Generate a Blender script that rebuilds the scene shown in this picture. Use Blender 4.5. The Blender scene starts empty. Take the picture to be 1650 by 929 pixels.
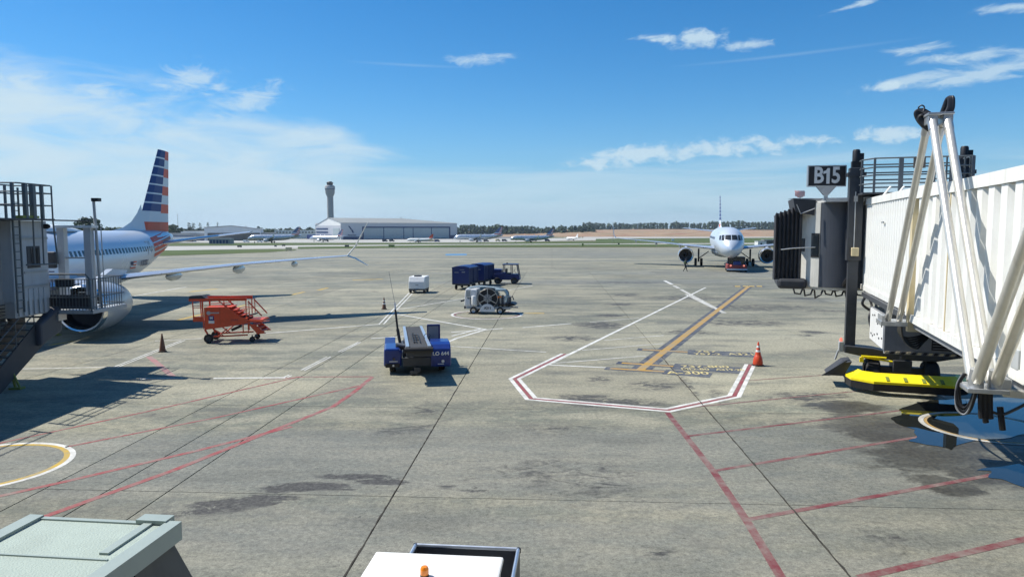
import bpy, math, random
from mathutils import Vector, Matrix
random.seed(7)
S = bpy.context.scene
COL = S.collection
R = math.radians

# ------------------------------------------------------------------ camera
F_PX, W_PX, H_PX, CAM_H = 1144.0, 1650.0, 929.0, 5.7
TH = math.atan(96.5 / F_PX)
cam_d = bpy.data.cameras.new("camera")
cam = bpy.data.objects.new("camera", cam_d)
COL.objects.link(cam)
cam.location = (0, 0, CAM_H)
cam.rotation_euler = (math.pi / 2 - TH, 0, 0)
cam_d.sensor_width = 36.0
cam_d.lens = F_PX / W_PX * 36.0
cam_d.clip_start = 0.1
cam_d.clip_end = 20000
S.camera = cam

# ------------------------------------------------------------------ sun, sky, exposure
SUN_EL = R(54)
SUN_AZ = math.atan2(-0.95, 0.30)          # measured from +Y towards +X
sun_vec = Vector((math.sin(SUN_AZ) * math.cos(SUN_EL), math.cos(SUN_AZ) * math.cos(SUN_EL), math.sin(SUN_EL)))
sl = bpy.data.lights.new("sun", 'SUN')
sl.energy = 5.0
sl.angle = R(0.53)
sl.color = (1.0, 0.955, 0.88)
so = bpy.data.objects.new("sun", sl)
COL.objects.link(so)
so.rotation_euler = (-sun_vec).to_track_quat('-Z', 'Y').to_euler()
so.location = (-60, 30, 80)
S.view_settings.view_transform = 'Standard'
S.view_settings.look = 'None'
S.view_settings.exposure = 0.3
S.view_settings.gamma = 1.0
try:
    S.cycles.max_bounces = 6
    S.cycles.use_denoising = True
except Exception:
    pass


def ray(px, py):
    u = (px - 825) / F_PX
    v = (464.5 - py) / F_PX
    return Vector((u, math.cos(TH) + v * math.sin(TH), -math.sin(TH) + v * math.cos(TH)))


PROF = [(-60, 0), (125, 0), (300, -2.3), (590, -6), (800, -7), (1000, -7), (1500, -7.4), (2600, -8), (12000, -8)]


def gz(y):
    for (a, za), (b, zb) in zip(PROF, PROF[1:]):
        if y <= b:
            return za + (zb - za) * (y - a) / (b - a) if y > a else za
    return PROF[-1][1]


def P(px, py, z=0.0):
    d = ray(px, py)
    t = (z - CAM_H) / d.z
    return Vector((d.x * t, d.y * t, z))


def G(px, py, dz=0.0):
    """point of the terrain seen at a photograph pixel"""
    d = ray(px, py)
    lo, hi = 1.0, 9000.0
    for _ in range(60):
        m = (lo + hi) / 2
        if CAM_H + d.z * m > gz(d.y * m):
            lo = m
        else:
            hi = m
    y = d.y * lo
    return Vector((d.x * lo, y, gz(y) + dz))


def D(px, py, y):
    """point at distance y seen at a photograph pixel"""
    d = ray(px, py)
    t = y / d.y
    return Vector((d.x * t, y, CAM_H + d.z * t))


# ------------------------------------------------------------------ world
def build_world():
    w = bpy.data.worlds.new("World")
    S.world = w
    w.use_nodes = True
    nt = w.node_tree
    nt.nodes.clear()
    N, L = nt.nodes.new, nt.links.new

    def math_(op, a, b=None, c=None, clamp=False):
        n = N('ShaderNodeMath')
        n.operation = op
        n.use_clamp = clamp
        for i, v in enumerate((a, b, c)):
            if v is None:
                continue
            if isinstance(v, (int, float)):
                n.inputs[i].default_value = v
            else:
                L(v, n.inputs[i])
        return n.outputs[0]

    out = N('ShaderNodeOutputWorld')
    bg = N('ShaderNodeBackground')
    bg.inputs['Strength'].default_value = 0.083
    sky = N('ShaderNodeTexSky')
    sky.sky_type = 'NISHITA'
    sky.sun_disc = False
    sky.sun_elevation = SUN_EL
    sky.sun_rotation = SUN_AZ
    sky.altitude = 200
    sky.air_density = 1.0
    sky.dust_density = 0.25
    sky.ozone_density = 2.2
    hs = N('ShaderNodeHueSaturation')
    hs.inputs['Saturation'].default_value = 1.24
    hs.inputs['Value'].default_value = 1.10
    tint = N('ShaderNodeMix')
    tint.data_type = 'RGBA'
    tint.blend_type = 'MULTIPLY'
    tint.inputs[0].default_value = 1.0
    tint.inputs[7].default_value = (0.80, 1.0, 1.16, 1)
    L(sky.outputs[0], tint.inputs[6])
    L(tint.outputs[2], hs.inputs['Color'])
    tc = N('ShaderNodeTexCoord')
    sx = N('ShaderNodeSeparateXYZ')
    L(tc.outputs['Generated'], sx.inputs[0])
    X, Y, Z = sx.outputs
    az = math_('ARCTAN2', X, Y)
    el = math_('ARCSINE', Z)
    cb = N('ShaderNodeCombineXYZ')
    L(az, cb.inputs[0])
    L(el, cb.inputs[1])
    v = cb.outputs[0]

    def noise(scale, detail, rough, sc, dist=0.0, loc=(0, 0, 0)):
        m = N('ShaderNodeMapping')
        m.inputs['Scale'].default_value = sc
        m.inputs['Location'].default_value = loc
        L(v, m.inputs[0])
        n = N('ShaderNodeTexNoise')
        n.inputs['Scale'].default_value = scale
        n.inputs['Detail'].default_value = detail
        n.inputs['Roughness'].default_value = rough
        n.inputs['Distortion'].default_value = dist
        L(m.outputs[0], n.inputs['Vector'])
        return n.outputs['Fac']

    n_wisp = noise(7, 9, 0.60, (1.0, 3.6, 1), 0.6)
    n_puff = noise(30, 8, 0.62, (1.0, 1.7, 1), 0.3, (3, 1, 0))
    n_band = noise(4.5, 7, 0.56, (0.7, 8.0, 1), 0.4, (7, 2, 0))
    n_gen = noise(2.2, 8, 0.6, (1, 2.2, 1), 0.3, (1.2, 5.5, 0))

    def blob(px, py, ax, ay, rot=0.0):
        d = ray(px, py).normalized()
        a = math.atan2(d.x, d.y)
        e = math.asin(d.z)
        m = N('ShaderNodeMapping')
        m.vector_type = 'TEXTURE'
        m.inputs['Location'].default_value = (a, e, 0)
        m.inputs['Rotation'].default_value = (0, 0, R(rot))
        m.inputs['Scale'].default_value = (ax / F_PX, ay / F_PX, 1)
        L(v, m.inputs[0])
        g = N('ShaderNodeTexGradient')
        g.gradient_type = 'SPHERICAL'
        L(m.outputs[0], g.inputs[0])
        return g.outputs[1]

    def cloud(mask, nz, lo, hi, gain):
        # coverage mask lowers the threshold of the noise
        s = math_('ADD', nz, math_('MULTIPLY', mask, 0.42))
        mr = N('ShaderNodeMapRange')
        mr.interpolation_type = 'SMOOTHSTEP'
        mr.inputs[1].default_value = lo
        mr.inputs[2].default_value = hi
        L(s, mr.inputs[0])
        edge = N('ShaderNodeMapRange')
        edge.inputs[1].default_value = 0.0
        edge.inputs[2].default_value = 0.22
        L(mask, edge.inputs[0])
        return math_('MULTIPLY', math_('MULTIPLY', mr.outputs[0], edge.outputs[0]), gain)

    big = math_('MAXIMUM', blob(-20, 330, 760, 215, -8), math_('MAXIMUM', blob(250, 290, 460, 165, -14), blob(420, 235, 260, 60, -6)))
    layers = [cloud(math_('MINIMUM', math_('MULTIPLY', big, 2.0), 1.0), n_wisp, 0.60, 1.06, 0.92)]
    wisps = None
    for b in ((310, 128, 80, 34, 8), (395, 165, 90, 32, 20), (350, 140, 30, 14, 0), (20, 150, 130, 50, 0), (150, 145, 70, 16, 0), (770, 95, 78, 15, 4), (1590, 116, 170, 24, 6), (1470, 128, 110, 12, 8),
              (1560, 92, 90, 16, 0), (1480, 78, 60, 12, 0), (1380, 8, 60, 6, 12), (1630, 12, 60, 10, 0), (1050, 60, 50, 9, 0), (1210, 72, 60, 12, 0)):
        m = blob(*b)
        wisps = m if wisps is None else math_('MAXIMUM', wisps, m)
    n_fine = noise(20, 9, 0.66, (1.0, 2.8, 1), 0.9, (5, 3, 0))
    layers.append(cloud(wisps, n_fine, 0.60, 0.94, 0.70))
    puffs = None
    for b in ((1115, 63, 78, 22, -2), (1440, 215, 70, 18, 0), (1020, 252, 150, 22, 8), (1110, 243, 120, 24, 4), (1185, 240, 90, 20, 0), (1245, 233, 100, 20, 0), (1420, 140, 45, 12, 0), (1320, 227, 50, 12, 0)):
        m = blob(*b)
        puffs = m if puffs is None else math_('MAXIMUM', puffs, m)
    layers.append(cloud(puffs, n_puff, 0.60, 0.86, 0.85))
    trails = math_('MAXIMUM', blob(660, 105, 110, 3.0, -1), math_('MAXIMUM', blob(1270, 89, 190, 3.2, 2), blob(80, 116, 150, 3, 1)))
    layers.append(math_('MULTIPLY', trails, 0.16))
    # stratified bank above the horizon, all the way round
    band = N('ShaderNodeMapRange')
    band.interpolation_type = 'SMOOTHSTEP'
    band.inputs[1].default_value = 0.125
    band.inputs[2].default_value = 0.03
    L(el, band.inputs[0])
    layers.append(cloud(band.outputs[0], n_band, 0.56, 0.98, 0.62))
    # scattered wisps for the rest of the sky, outside the frame
    away = N('ShaderNodeMapRange')
    away.inputs[1].default_value = 0.72
    away.inputs[2].default_value = 1.1
    L(math_('ABSOLUTE', az), away.inputs[0])
    gen = N('ShaderNodeMapRange')
    gen.interpolation_type = 'SMOOTHSTEP'
    gen.inputs[1].default_value = 0.52
    gen.inputs[2].default_value = 0.78
    L(n_gen, gen.inputs[0])
    layers.append(math_('MULTIPLY', math_('MULTIPLY', gen.outputs[0], away.outputs[0]), 0.6))
    tot = layers[0]
    for l in layers[1:]:
        tot = math_('ADD', math_('MULTIPLY', tot, math_('SUBTRACT', 1.0, l)), l, clamp=True)
    # thin pale air towards the horizon
    hz = N('ShaderNodeMapRange')
    hz.interpolation_type = 'SMOOTHSTEP'
    hz.inputs[1].default_value = 0.17
    hz.inputs[2].default_value = -0.02
    L(el, hz.inputs[0])
    mixh = N('ShaderNodeMix')
    mixh.data_type = 'RGBA'
    L(math_('MULTIPLY', hz.outputs[0], 0.56), mixh.inputs[0])
    L(hs.outputs[0], mixh.inputs[6])
    mixh.inputs[7].default_value = (2.0, 4.2, 7.0, 1)
    mixc = N('ShaderNodeMix')
    mixc.data_type = 'RGBA'
    L(tot, mixc.inputs[0])
    L(mixh.outputs[2], mixc.inputs[6])
    mixc.inputs[7].default_value = (6.0, 7.6, 8.6, 1)
    L(mixc.outputs[2], bg.inputs[0])
    L(bg.outputs[0], out.inputs[0])


build_world()

# ------------------------------------------------------------------ materials
MATS = {}


def _nodes(name):
    m = bpy.data.materials.new(name)
    m.use_nodes = True
    nt = m.node_tree
    b = nt.nodes['Principled BSDF']
    return m, nt, b


def pbr(name, col, rough=0.5, metal=0.0, var=0.12, scale=3.0, bump=0.0, bscale=60.0, dirt=0.0, dirtcol=(0.05, 0.045, 0.04),
        streak=0.0, spec=None, coat=0.0, emit=None):
    """paint, metal or rubber with procedural wear: tone variation, grime patches, run-down streaks, fine relief"""
    m, nt, b = _nodes(name)
    N, L = nt.nodes.new, nt.links.new
    tc = N('ShaderNodeTexCoord')
    no = N('ShaderNodeTexNoise')
    no.inputs['Scale'].default_value = scale
    no.inputs['Detail'].default_value = 6
    no.inputs['Roughness'].default_value = 0.62
    L(tc.outputs['Object'], no.inputs['Vector'])
    rp = N('ShaderNodeMapRange')
    rp.inputs[1].default_value = 0.25
    rp.inputs[2].default_value = 0.75
    rp.inputs[3].default_value = 1 - var
    rp.inputs[4].default_value = 1 + var
    L(no.outputs['Fac'], rp.inputs[0])
    mul = N('ShaderNodeMix')
    mul.data_type = 'RGBA'
    mul.blend_type = 'MULTIPLY'
    mul.inputs[0].default_value = 1
    mul.inputs[6].default_value = (*col, 1)
    L(rp.outputs[0], mul.inputs[7])
    cur = mul.outputs[2]
    for amount, kind in ((dirt, 'patch'), (streak, 'run')):
        if amount <= 0:
            continue
        mp = N('ShaderNodeMapping')
        mp.inputs['Scale'].default_value = (1, 1, 1) if kind == 'patch' else (6, 6, 0.35)
        L(tc.outputs['Object'], mp.inputs[0])
        n2 = N('ShaderNodeTexNoise')
        n2.inputs['Scale'].default_value = scale * 0.8
        n2.inputs['Detail'].default_value = 8
        n2.inputs['Roughness'].default_value = 0.7
        L(mp.outputs[0], n2.inputs['Vector'])
        r2 = N('ShaderNodeMapRange')
        r2.inputs[1].default_value = 0.5
        r2.inputs[2].default_value = 0.8
        r2.inputs[3].default_value = 0
        r2.inputs[4].default_value = amount
        L(n2.outputs['Fac'], r2.inputs[0])
        mx = N('ShaderNodeMix')
        mx.data_type = 'RGBA'
        L(r2.outputs[0], mx.inputs[0])
        L(cur, mx.inputs[6])
        mx.inputs[7].default_value = (*dirtcol, 1)
        cur = mx.outputs[2]
    L(cur, b.inputs['Base Color'])
    rr = N('ShaderNodeMapRange')
    rr.inputs[3].default_value = max(0.02, rough - 0.1)
    rr.inputs[4].default_value = min(1, rough + 0.12)
    L(no.outputs['Fac'], rr.inputs[0])
    L(rr.outputs[0], b.inputs['Roughness'])
    b.inputs['Metallic'].default_value = metal
    if spec is not None:
        b.inputs['Specular IOR Level'].default_value = spec
    if coat:
        b.inputs['Coat Weight'].default_value = coat
        b.inputs['Coat Roughness'].default_value = 0.08
    if emit:
        b.inputs['Emission Color'].default_value = (*emit[0], 1)
        b.inputs['Emission Strength'].default_value = emit[1]
    if bump > 0:
        n3 = N('ShaderNodeTexNoise')
        n3.inputs['Scale'].default_value = bscale
        n3.inputs['Detail'].default_value = 4
        L(tc.outputs['Object'], n3.inputs['Vector'])
        bp = N('ShaderNodeBump')
        bp.inputs['Strength'].default_value = bump
        bp.inputs['Distance'].default_value = 0.02
        L(n3.outputs['Fac'], bp.inputs['Height'])
        L(bp.outputs[0], b.inputs['Normal'])
    MATS[name] = m
    return m


M = {}
for nm, kw in dict(
    white=dict(col=(0.78, 0.78, 0.75), rough=0.42, var=0.06, dirt=0.25, dirtcol=(0.42, 0.39, 0.33), streak=0.3, scale=1.6),
    tunnel_white=dict(col=(0.82, 0.82, 0.77), rough=0.45, var=0.05, dirt=0.35, dirtcol=(0.50, 0.44, 0.32), streak=0.65, scale=1.2),
    cream=dict(col=(0.66, 0.55, 0.33), rough=0.5, var=0.08, dirt=0.3, dirtcol=(0.3, 0.22, 0.12), streak=0.3, scale=2),
    grey_paint=dict(col=(0.40, 0.42, 0.42), rough=0.38, var=0.07, dirt=0.3, dirtcol=(0.12, 0.11, 0.1), streak=0.3, scale=2),
    cab_grey=dict(col=(0.62, 0.61, 0.55), rough=0.40, var=0.06, dirt=0.25, dirtcol=(0.13, 0.12, 0.11), streak=0.35, scale=1.6),
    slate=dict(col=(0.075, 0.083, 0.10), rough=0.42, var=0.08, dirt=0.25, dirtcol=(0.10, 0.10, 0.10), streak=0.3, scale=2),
    pale_grey=dict(col=(0.50, 0.53, 0.55), rough=0.45, var=0.06, dirt=0.3, dirtcol=(0.26, 0.26, 0.25), streak=0.35, scale=1.6),
    unit_grey=dict(col=(0.24, 0.25, 0.26), rough=0.5, var=0.08, dirt=0.4, dirtcol=(0.08, 0.08, 0.08), streak=0.4, scale=2),
    dark_steel=dict(col=(0.045, 0.05, 0.058), rough=0.5, var=0.2, dirt=0.3, dirtcol=(0.10, 0.09, 0.08), scale=4),
    rail_steel=dict(col=(0.11, 0.13, 0.14), rough=0.45, var=0.15, scale=6),
    galv=dict(col=(0.52, 0.53, 0.53), rough=0.38, metal=0.75, var=0.15, dirt=0.25, dirtcol=(0.2, 0.19, 0.18), scale=6),
    alu=dict(col=(0.62, 0.66, 0.70), rough=0.35, metal=0.8, var=0.1, scale=5),
    pole_white=dict(col=(0.66, 0.64, 0.57), rough=0.34, metal=0.45, var=0.06, dirt=0.3, dirtcol=(0.40, 0.34, 0.25), streak=0.35, scale=2.5),
    rubber=dict(col=(0.018, 0.018, 0.019), rough=0.75, var=0.3, dirt=0.35, dirtcol=(0.07, 0.065, 0.06), scale=7, bump=0.2),
    bellows=dict(col=(0.040, 0.043, 0.050), rough=0.7, var=0.25, dirt=0.3, dirtcol=(0.07, 0.07, 0.07), scale=3),
    hose=dict(col=(0.015, 0.015, 0.017), rough=0.42, var=0.2, scale=8),
    yellow=dict(col=(0.88, 0.72, 0.01), rough=0.4, var=0.06, dirt=0.3, dirtcol=(0.35, 0.26, 0.05), scale=4),
    red_stair=dict(col=(0.66, 0.085, 0.03), rough=0.42, var=0.12, dirt=0.35, dirtcol=(0.2, 0.05, 0.03), streak=0.3, scale=3),
    orange=dict(col=(0.60, 0.065, 0.018), rough=0.45, var=0.1, dirt=0.45, dirtcol=(0.2, 0.06, 0.03), scale=6),
    backlit_cone=dict(col=(0.17, 0.075, 0.04), rough=0.6, var=0.25, dirt=0.6, dirtcol=(0.03, 0.03, 0.028), scale=6),  # backlit shade put into the colour: dark brown with near-black patches
    band_white=dict(col=(0.75, 0.75, 0.72), rough=0.35, var=0.08, dirt=0.3, dirtcol=(0.3, 0.28, 0.25), scale=8),
    blue=dict(col=(0.005, 0.030, 0.20), rough=0.36, var=0.12, dirt=0.3, dirtcol=(0.03, 0.04, 0.08), streak=0.25, scale=3, coat=0.3),
    deep_blue=dict(col=(0.006, 0.02, 0.125), rough=0.4, var=0.15, dirt=0.3, dirtcol=(0.015, 0.02, 0.04), streak=0.3, scale=3),
    curtain_blue=dict(col=(0.004, 0.012, 0.075), rough=0.6, var=0.2, dirt=0.2, dirtcol=(0.02, 0.025, 0.05), scale=4, bump=0.3, bscale=14),
    belt=dict(col=(0.034, 0.035, 0.036), rough=0.8, var=0.25, dirt=0.5, dirtcol=(0.11, 0.10, 0.09), scale=5, bump=0.3),
    black=dict(col=(0.012, 0.012, 0.014), rough=0.5, var=0.2, scale=5),
    glass=dict(col=(0.012, 0.016, 0.020), rough=0.06, var=0.1, scale=1, spec=0.8),
    roof_green=dict(col=(0.36, 0.43, 0.375), rough=0.75, var=0.10, dirt=0.4, dirtcol=(0.25, 0.30, 0.25), scale=2.2, bump=0.6, bscale=55),
    trim_green=dict(col=(0.30, 0.36, 0.33), rough=0.5, var=0.06, dirt=0.25, dirtcol=(0.22, 0.25, 0.22), scale=3),
    shed_wall=dict(col=(0.085, 0.09, 0.085), rough=0.6, var=0.12, dirt=0.3, dirtcol=(0.04, 0.04, 0.04), streak=0.5, scale=1.5),
    cockpit_glass=dict(col=(0.02, 0.025, 0.03), rough=0.35, var=0.05, scale=1, spec=.15),
    amber=dict(col=(0.85, 0.24, 0.01), rough=0.18, var=0.1, scale=20, coat=0.6),
    silver_body=dict(col=(0.60, 0.66, 0.72), rough=0.30, metal=0.3, var=0.01, scale=0.25),
    wing_grey=dict(col=(0.46, 0.51, 0.57), rough=0.25, metal=0.5, var=0.03, scale=0.5, dirt=0.1, dirtcol=(0.3, 0.31, 0.32)),
    nacelle=dict(col=(0.50, 0.53, 0.55), rough=0.3, metal=0.3, var=0.05, scale=1.2, dirt=0.2, dirtcol=(0.3, 0.3, 0.3)),
    lip=dict(col=(0.80, 0.81, 0.82), rough=0.16, metal=1.0, var=0.04, scale=3),
    flag_blue=dict(col=(0.010, 0.045, 0.19), rough=0.45, var=0.05, scale=1, spec=.25),
    flag_red=dict(col=(0.72, 0.10, 0.045), rough=0.45, var=0.05, scale=1, spec=.25),
    flag_white=dict(col=(0.66, 0.71, 0.74), rough=0.4, var=0.03, scale=1, spec=.3),
    hangar_wall=dict(col=(0.46, 0.475, 0.50), rough=0.6, var=0.04, scale=0.05, streak=0.15, dirtcol=(0.4, 0.4, 0.4)),
    hangar_roof=dict(col=(0.27, 0.275, 0.25), rough=0.6, var=0.08, scale=0.05),
    hangar_door=dict(col=(0.33, 0.385, 0.40), rough=0.55, var=0.05, scale=0.08),
    navy=dict(col=(0.014, 0.035, 0.11), rough=0.5, var=0.1, scale=0.2),
    tower_concrete=dict(col=(0.34, 0.34, 0.335), rough=0.8, var=0.07, scale=0.15, streak=0.3, dirtcol=(0.28, 0.28, 0.27)),
    pale_metal=dict(col=(0.68, 0.70, 0.71), rough=0.5, var=0.06, scale=0.15, streak=0.15, dirtcol=(0.45, 0.45, 0.45)),
    brown_wall=dict(col=(0.14, 0.12, 0.10), rough=0.8, var=0.15, scale=0.3),
    fabric_dark=dict(col=(0.020, 0.022, 0.026), rough=0.85, var=0.2, scale=9),
    vest=dict(col=(0.06, 0.085, 0.03), rough=0.8, var=0.2, scale=9),
    skin=dict(col=(0.22, 0.12, 0.08), rough=0.6, var=0.1, scale=12),
    tug_red=dict(col=(0.33, 0.055, 0.05), rough=0.45, var=0.15, dirt=0.4, dirtcol=(0.22, 0.16, 0.14), scale=4),
    lamp_red=dict(col=(0.6, 0.05, 0.03), rough=0.2, var=0.05, emit=((1, 0.35, 0.25), 0.6)),
    beige_hose=dict(col=(0.34, 0.44, 0.48), rough=0.55, var=0.15, scale=6, dirt=0.3),
    olive=dict(col=(0.20, 0.24, 0.04), rough=0.5, var=0.15, scale=5, dirt=0.3),
    trunk=dict(col=(0.10, 0.075, 0.05), rough=0.9, var=0.25, scale=3),
).items():
    M[nm] = pbr(nm, **kw)


def leaf_mat(name, a, b2):
    m, nt, b = _nodes(name)
    N, L = nt.nodes.new, nt.links.new
    g = N('ShaderNodeNewGeometry')
    n = N('ShaderNodeTexNoise')
    n.inputs['Scale'].default_value = 0.11
    n.inputs['Detail'].default_value = 5
    L(g.outputs['Position'], n.inputs['Vector'])
    mr = N('ShaderNodeMapRange')
    mr.inputs[1].default_value = 0.35
    mr.inputs[2].default_value = 0.65
    L(n.outputs['Fac'], mr.inputs[0])
    mx = N('ShaderNodeMix')
    mx.data_type = 'RGBA'
    L(mr.outputs[0], mx.inputs[0])
    mx.inputs[6].default_value = (*a, 1)
    mx.inputs[7].default_value = (*b2, 1)
    L(mx.outputs[2], b.inputs['Base Color'])
    b.inputs['Roughness'].default_value = 0.8
    return m


M['leaf'] = leaf_mat('leaf', (0.020, 0.038, 0.014), (0.060, 0.092, 0.028))
M['leaf_light'] = leaf_mat('leaf_light', (0.045, 0.075, 0.020), (0.10, 0.135, 0.04))


def ground_mat(name, c1, c2, c3, scale, fine=0.0, rough=0.95):
    m, nt, b = _nodes(name)
    N, L = nt.nodes.new, nt.links.new
    g = N('ShaderNodeNewGeometry')
    mp = N('ShaderNodeMapping')
    mp.inputs['Scale'].default_value = (0.35, 1.0, 1.0)
    L(g.outputs['Position'], mp.inputs[0])
    n = N('ShaderNodeTexNoise')
    n.inputs['Scale'].default_value = scale
    n.inputs['Detail'].default_value = 8
    n.inputs['Roughness'].default_value = 0.65
    L(mp.outputs[0], n.inputs['Vector'])
    cr = N('ShaderNodeValToRGB')
    e = cr.color_ramp.elements
    e[0].position = 0.35
    e[0].color = (*c1, 1)
    e[1].position = 0.68
    e[1].color = (*c3, 1)
    k = e.new(0.5)
    k.color = (*c2, 1)
    L(n.outputs['Fac'], cr.inputs[0])
    L(cr.outputs[0], b.inputs['Base Color'])
    b.inputs['Roughness'].default_value = rough
    b.inputs['Specular IOR Level'].default_value = 0.2
    return m


M['grass'] = ground_mat('grass', (0.045, 0.072, 0.018), (0.070, 0.100, 0.028), (0.12, 0.13, 0.050), 0.06)
M['field'] = ground_mat('field', (0.10, 0.10, 0.045), (0.15, 0.14, 0.075), (0.075, 0.09, 0.035), 0.012)
M['red_dirt'] = ground_mat('red_dirt', (0.21, 0.075, 0.04), (0.36, 0.25, 0.16), (0.12, 0.125, 0.06), 0.04)
M['taxi'] = ground_mat('taxi', (0.36, 0.36, 0.33), (0.42, 0.41, 0.37), (0.30, 0.30, 0.28), 0.03)
M['taxi_dark'] = ground_mat('taxi_dark', (0.14, 0.145, 0.15), (0.18, 0.18, 0.18), (0.22, 0.22, 0.20), 0.03)
M['joint'] = ground_mat('joint', (0.03, 0.028, 0.024), (0.045, 0.042, 0.036), (0.06, 0.055, 0.045), 1.5)


def concrete(name, joints_tex):
    """worn apron concrete: broad tone drift, cross streaks, aggregate, oil and tyre stains"""
    m, nt, b = _nodes(name)
    N, L = nt.nodes.new, nt.links.new
    g = N('ShaderNodeNewGeometry')
    pos = g.outputs['Position']

    def noise(scale, detail, rough, sc=(1, 1, 1), loc=(0, 0, 0), dist=0.0):
        mp = N('ShaderNodeMapping')
        mp.inputs['Scale'].default_value = sc
        mp.inputs['Location'].default_value = loc
        L(pos, mp.inputs[0])
        n = N('ShaderNodeTexNoise')
        n.inputs['Scale'].default_value = scale
        n.inputs['Detail'].default_value = detail
        n.inputs['Roughness'].default_value = rough
        n.inputs['Distortion'].default_value = dist
        L(mp.outputs[0], n.inputs['Vector'])
        return n.outputs['Fac']

    def mrange(f, a, b_, c, d, smooth=False):
        r = N('ShaderNodeMapRange')
        if smooth:
            r.interpolation_type = 'SMOOTHSTEP'
        for i, x in enumerate((a, b_, c, d)):
            r.inputs[i + 1].default_value = x
        L(f, r.inputs[0])
        return r.outputs[0]

    def mix(fac, a, bcol, blend='MIX'):
        x = N('ShaderNodeMix')
        x.data_type = 'RGBA'
        x.blend_type = blend
        if isinstance(fac, (int, float)):
            x.inputs[0].default_value = fac
        else:
            L(fac, x.inputs[0])
        for i, c in ((6, a), (7, bcol)):
            if isinstance(c, tuple):
                x.inputs[i].default_value = (*c, 1)
            else:
                L(c, x.inputs[i])
        return x.outputs[2]

    def mth(op, a, c):
        n = N('ShaderNodeMath')
        n.operation = op
        for i, q in enumerate((a, c)):
            if isinstance(q, (int, float)):
                n.inputs[i].default_value = q
            else:
                L(q, n.inputs[i])
        return n.outputs[0]

    big = noise(0.10, 6, 0.6, (0.7, 1, 1))
    mid = noise(0.75, 7, 0.65, (0.6, 1.3, 1), (3, 8, 0), 0.4)
    streak = noise(0.5, 6, 0.62, (0.42, 1.1, 1), (9, 2, 0))
    grain = noise(9.0, 8, 0.78)
    speck = noise(34.0, 4, 0.7)
    c = mix(mrange(big, 0.42, 0.58, 0, 1), (0.205, 0.208, 0.160), (0.315, 0.294, 0.212))
    c = mix(mrange(mid, 0.45, 0.58, 0.0, 0.70), c, (0.150, 0.166, 0.135))
    patch = noise(2.6, 6, 0.68, (0.8, 1.1, 1), (2, 9, 0), 0.6)
    c = mix(mrange(patch, 0.50, 0.60, 0.0, 0.50), c, (0.125, 0.130, 0.112))
    c = mix(mrange(patch, 0.46, 0.37, 0.0, 0.50), c, (0.33, 0.31, 0.235))
    c = mix(mrange(streak, 0.51, 0.63, 0.0, 0.66), c, (0.37, 0.35, 0.27))
    wide = noise(0.055, 5, 0.6, (0.22, 1.5, 1), (21, 4, 0))
    c = mix(mrange(wide, 0.50, 0.60, 0.0, 0.65), c, (0.41, 0.38, 0.28))
    c = mix(mrange(wide, 0.46, 0.38, 0.0, 0.55), c, (0.19, 0.20, 0.195))
    c = mix(mrange(streak, 0.47, 0.36, 0.0, 0.60), c, (0.125, 0.13, 0.116))
    oi = N('ShaderNodeObjectInfo')
    c = mix(1.0, c, mrange(oi.outputs['Random'], 0, 1, 0.88, 1.13), 'MULTIPLY')
    h = mth('FRACT', mth('MULTIPLY', oi.outputs['Random'], 7.31), 0)
    c = mix(mth('MULTIPLY', h, 0.14), c, (0.33, 0.30, 0.22))
    c = mix(1.0, c, (0.80, 0.80, 0.765), 'MULTIPLY')
    c = mix(1.0, c, mrange(grain, 0.39, 0.61, 0.72, 1.26), 'MULTIPLY')
    c = mix(1.0, c, mrange(speck, 0.38, 0.62, 0.76, 1.22), 'MULTIPLY')
    pit = noise(5.5, 3, 0.6, (1, 1, 1), (8, 3, 0))
    c = mix(mrange(pit, 0.66, 0.72, 0.0, 0.75), c, (0.05, 0.048, 0.042))
    blot = noise(0.9, 8, 0.75, (0.6, 1.0, 1), (14, 6, 0), 0.8)
    c = mix(mrange(blot, 0.56, 0.72, 0.0, 0.6), c, (0.09, 0.09, 0.08))
    # stains with a shape of their own (photo position, half axes in m, turn, strength)
    sn = noise(1.7, 9, 0.74, (0.7, 1.3, 1), (1, 5, 0), 1.2)
    tot = None
    for (px, py, ax, ay, rot, st) in STAINS:
        q = P(px, py)
        mp = N('ShaderNodeMapping')
        mp.vector_type = 'TEXTURE'
        mp.inputs['Location'].default_value = q
        mp.inputs['Rotation'].default_value = (0, 0, R(rot))
        mp.inputs['Scale'].default_value = (ax, ay, 5)
        L(pos, mp.inputs[0])
        gr = N('ShaderNodeTexGradient')
        gr.gradient_type = 'SPHERICAL'
        L(mp.outputs[0], gr.inputs[0])
        s = mth('MULTIPLY', gr.outputs[1], st)
        tot = s if tot is None else mth('MAXIMUM', tot, s)
    st = mrange(mth('MULTIPLY', tot, mrange(sn, 0.40, 0.64, 0.0, 1.55)), 0.06, 0.62, 0, 0.95, True)
    c = mix(st, c, mix(1.0, (0.042, 0.041, 0.038), mrange(grain, 0.39, 0.61, 0.4, 2.0), 'MULTIPLY'))
    # damp patch round the puddle
    wet = None
    for (px, py, ax, ay, rot) in ((1440, 690, 2.6, 2.6, 15), (1500, 735, 2.5, 1.6, 10), (1620, 765, 2.2, 1.3, 0), (1545, 700, 2.4, 2.4, 0), (1360, 655, 1.6, 1.2, 0), (1590, 650, 2.5, 2.0, 0), (1525, 780, 0.9, 1.0, 0)):
        q = P(px, py)
        mp = N('ShaderNodeMapping')
        mp.vector_type = 'TEXTURE'
        mp.inputs['Location'].default_value = q
        mp.inputs['Rotation'].default_value = (0, 0, R(rot))
        mp.inputs['Scale'].default_value = (ax, ay, 5)
        L(pos, mp.inputs[0])
        gr = N('ShaderNodeTexGradient')
        gr.gradient_type = 'SPHERICAL'
        L(mp.outputs[0], gr.inputs[0])
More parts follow.
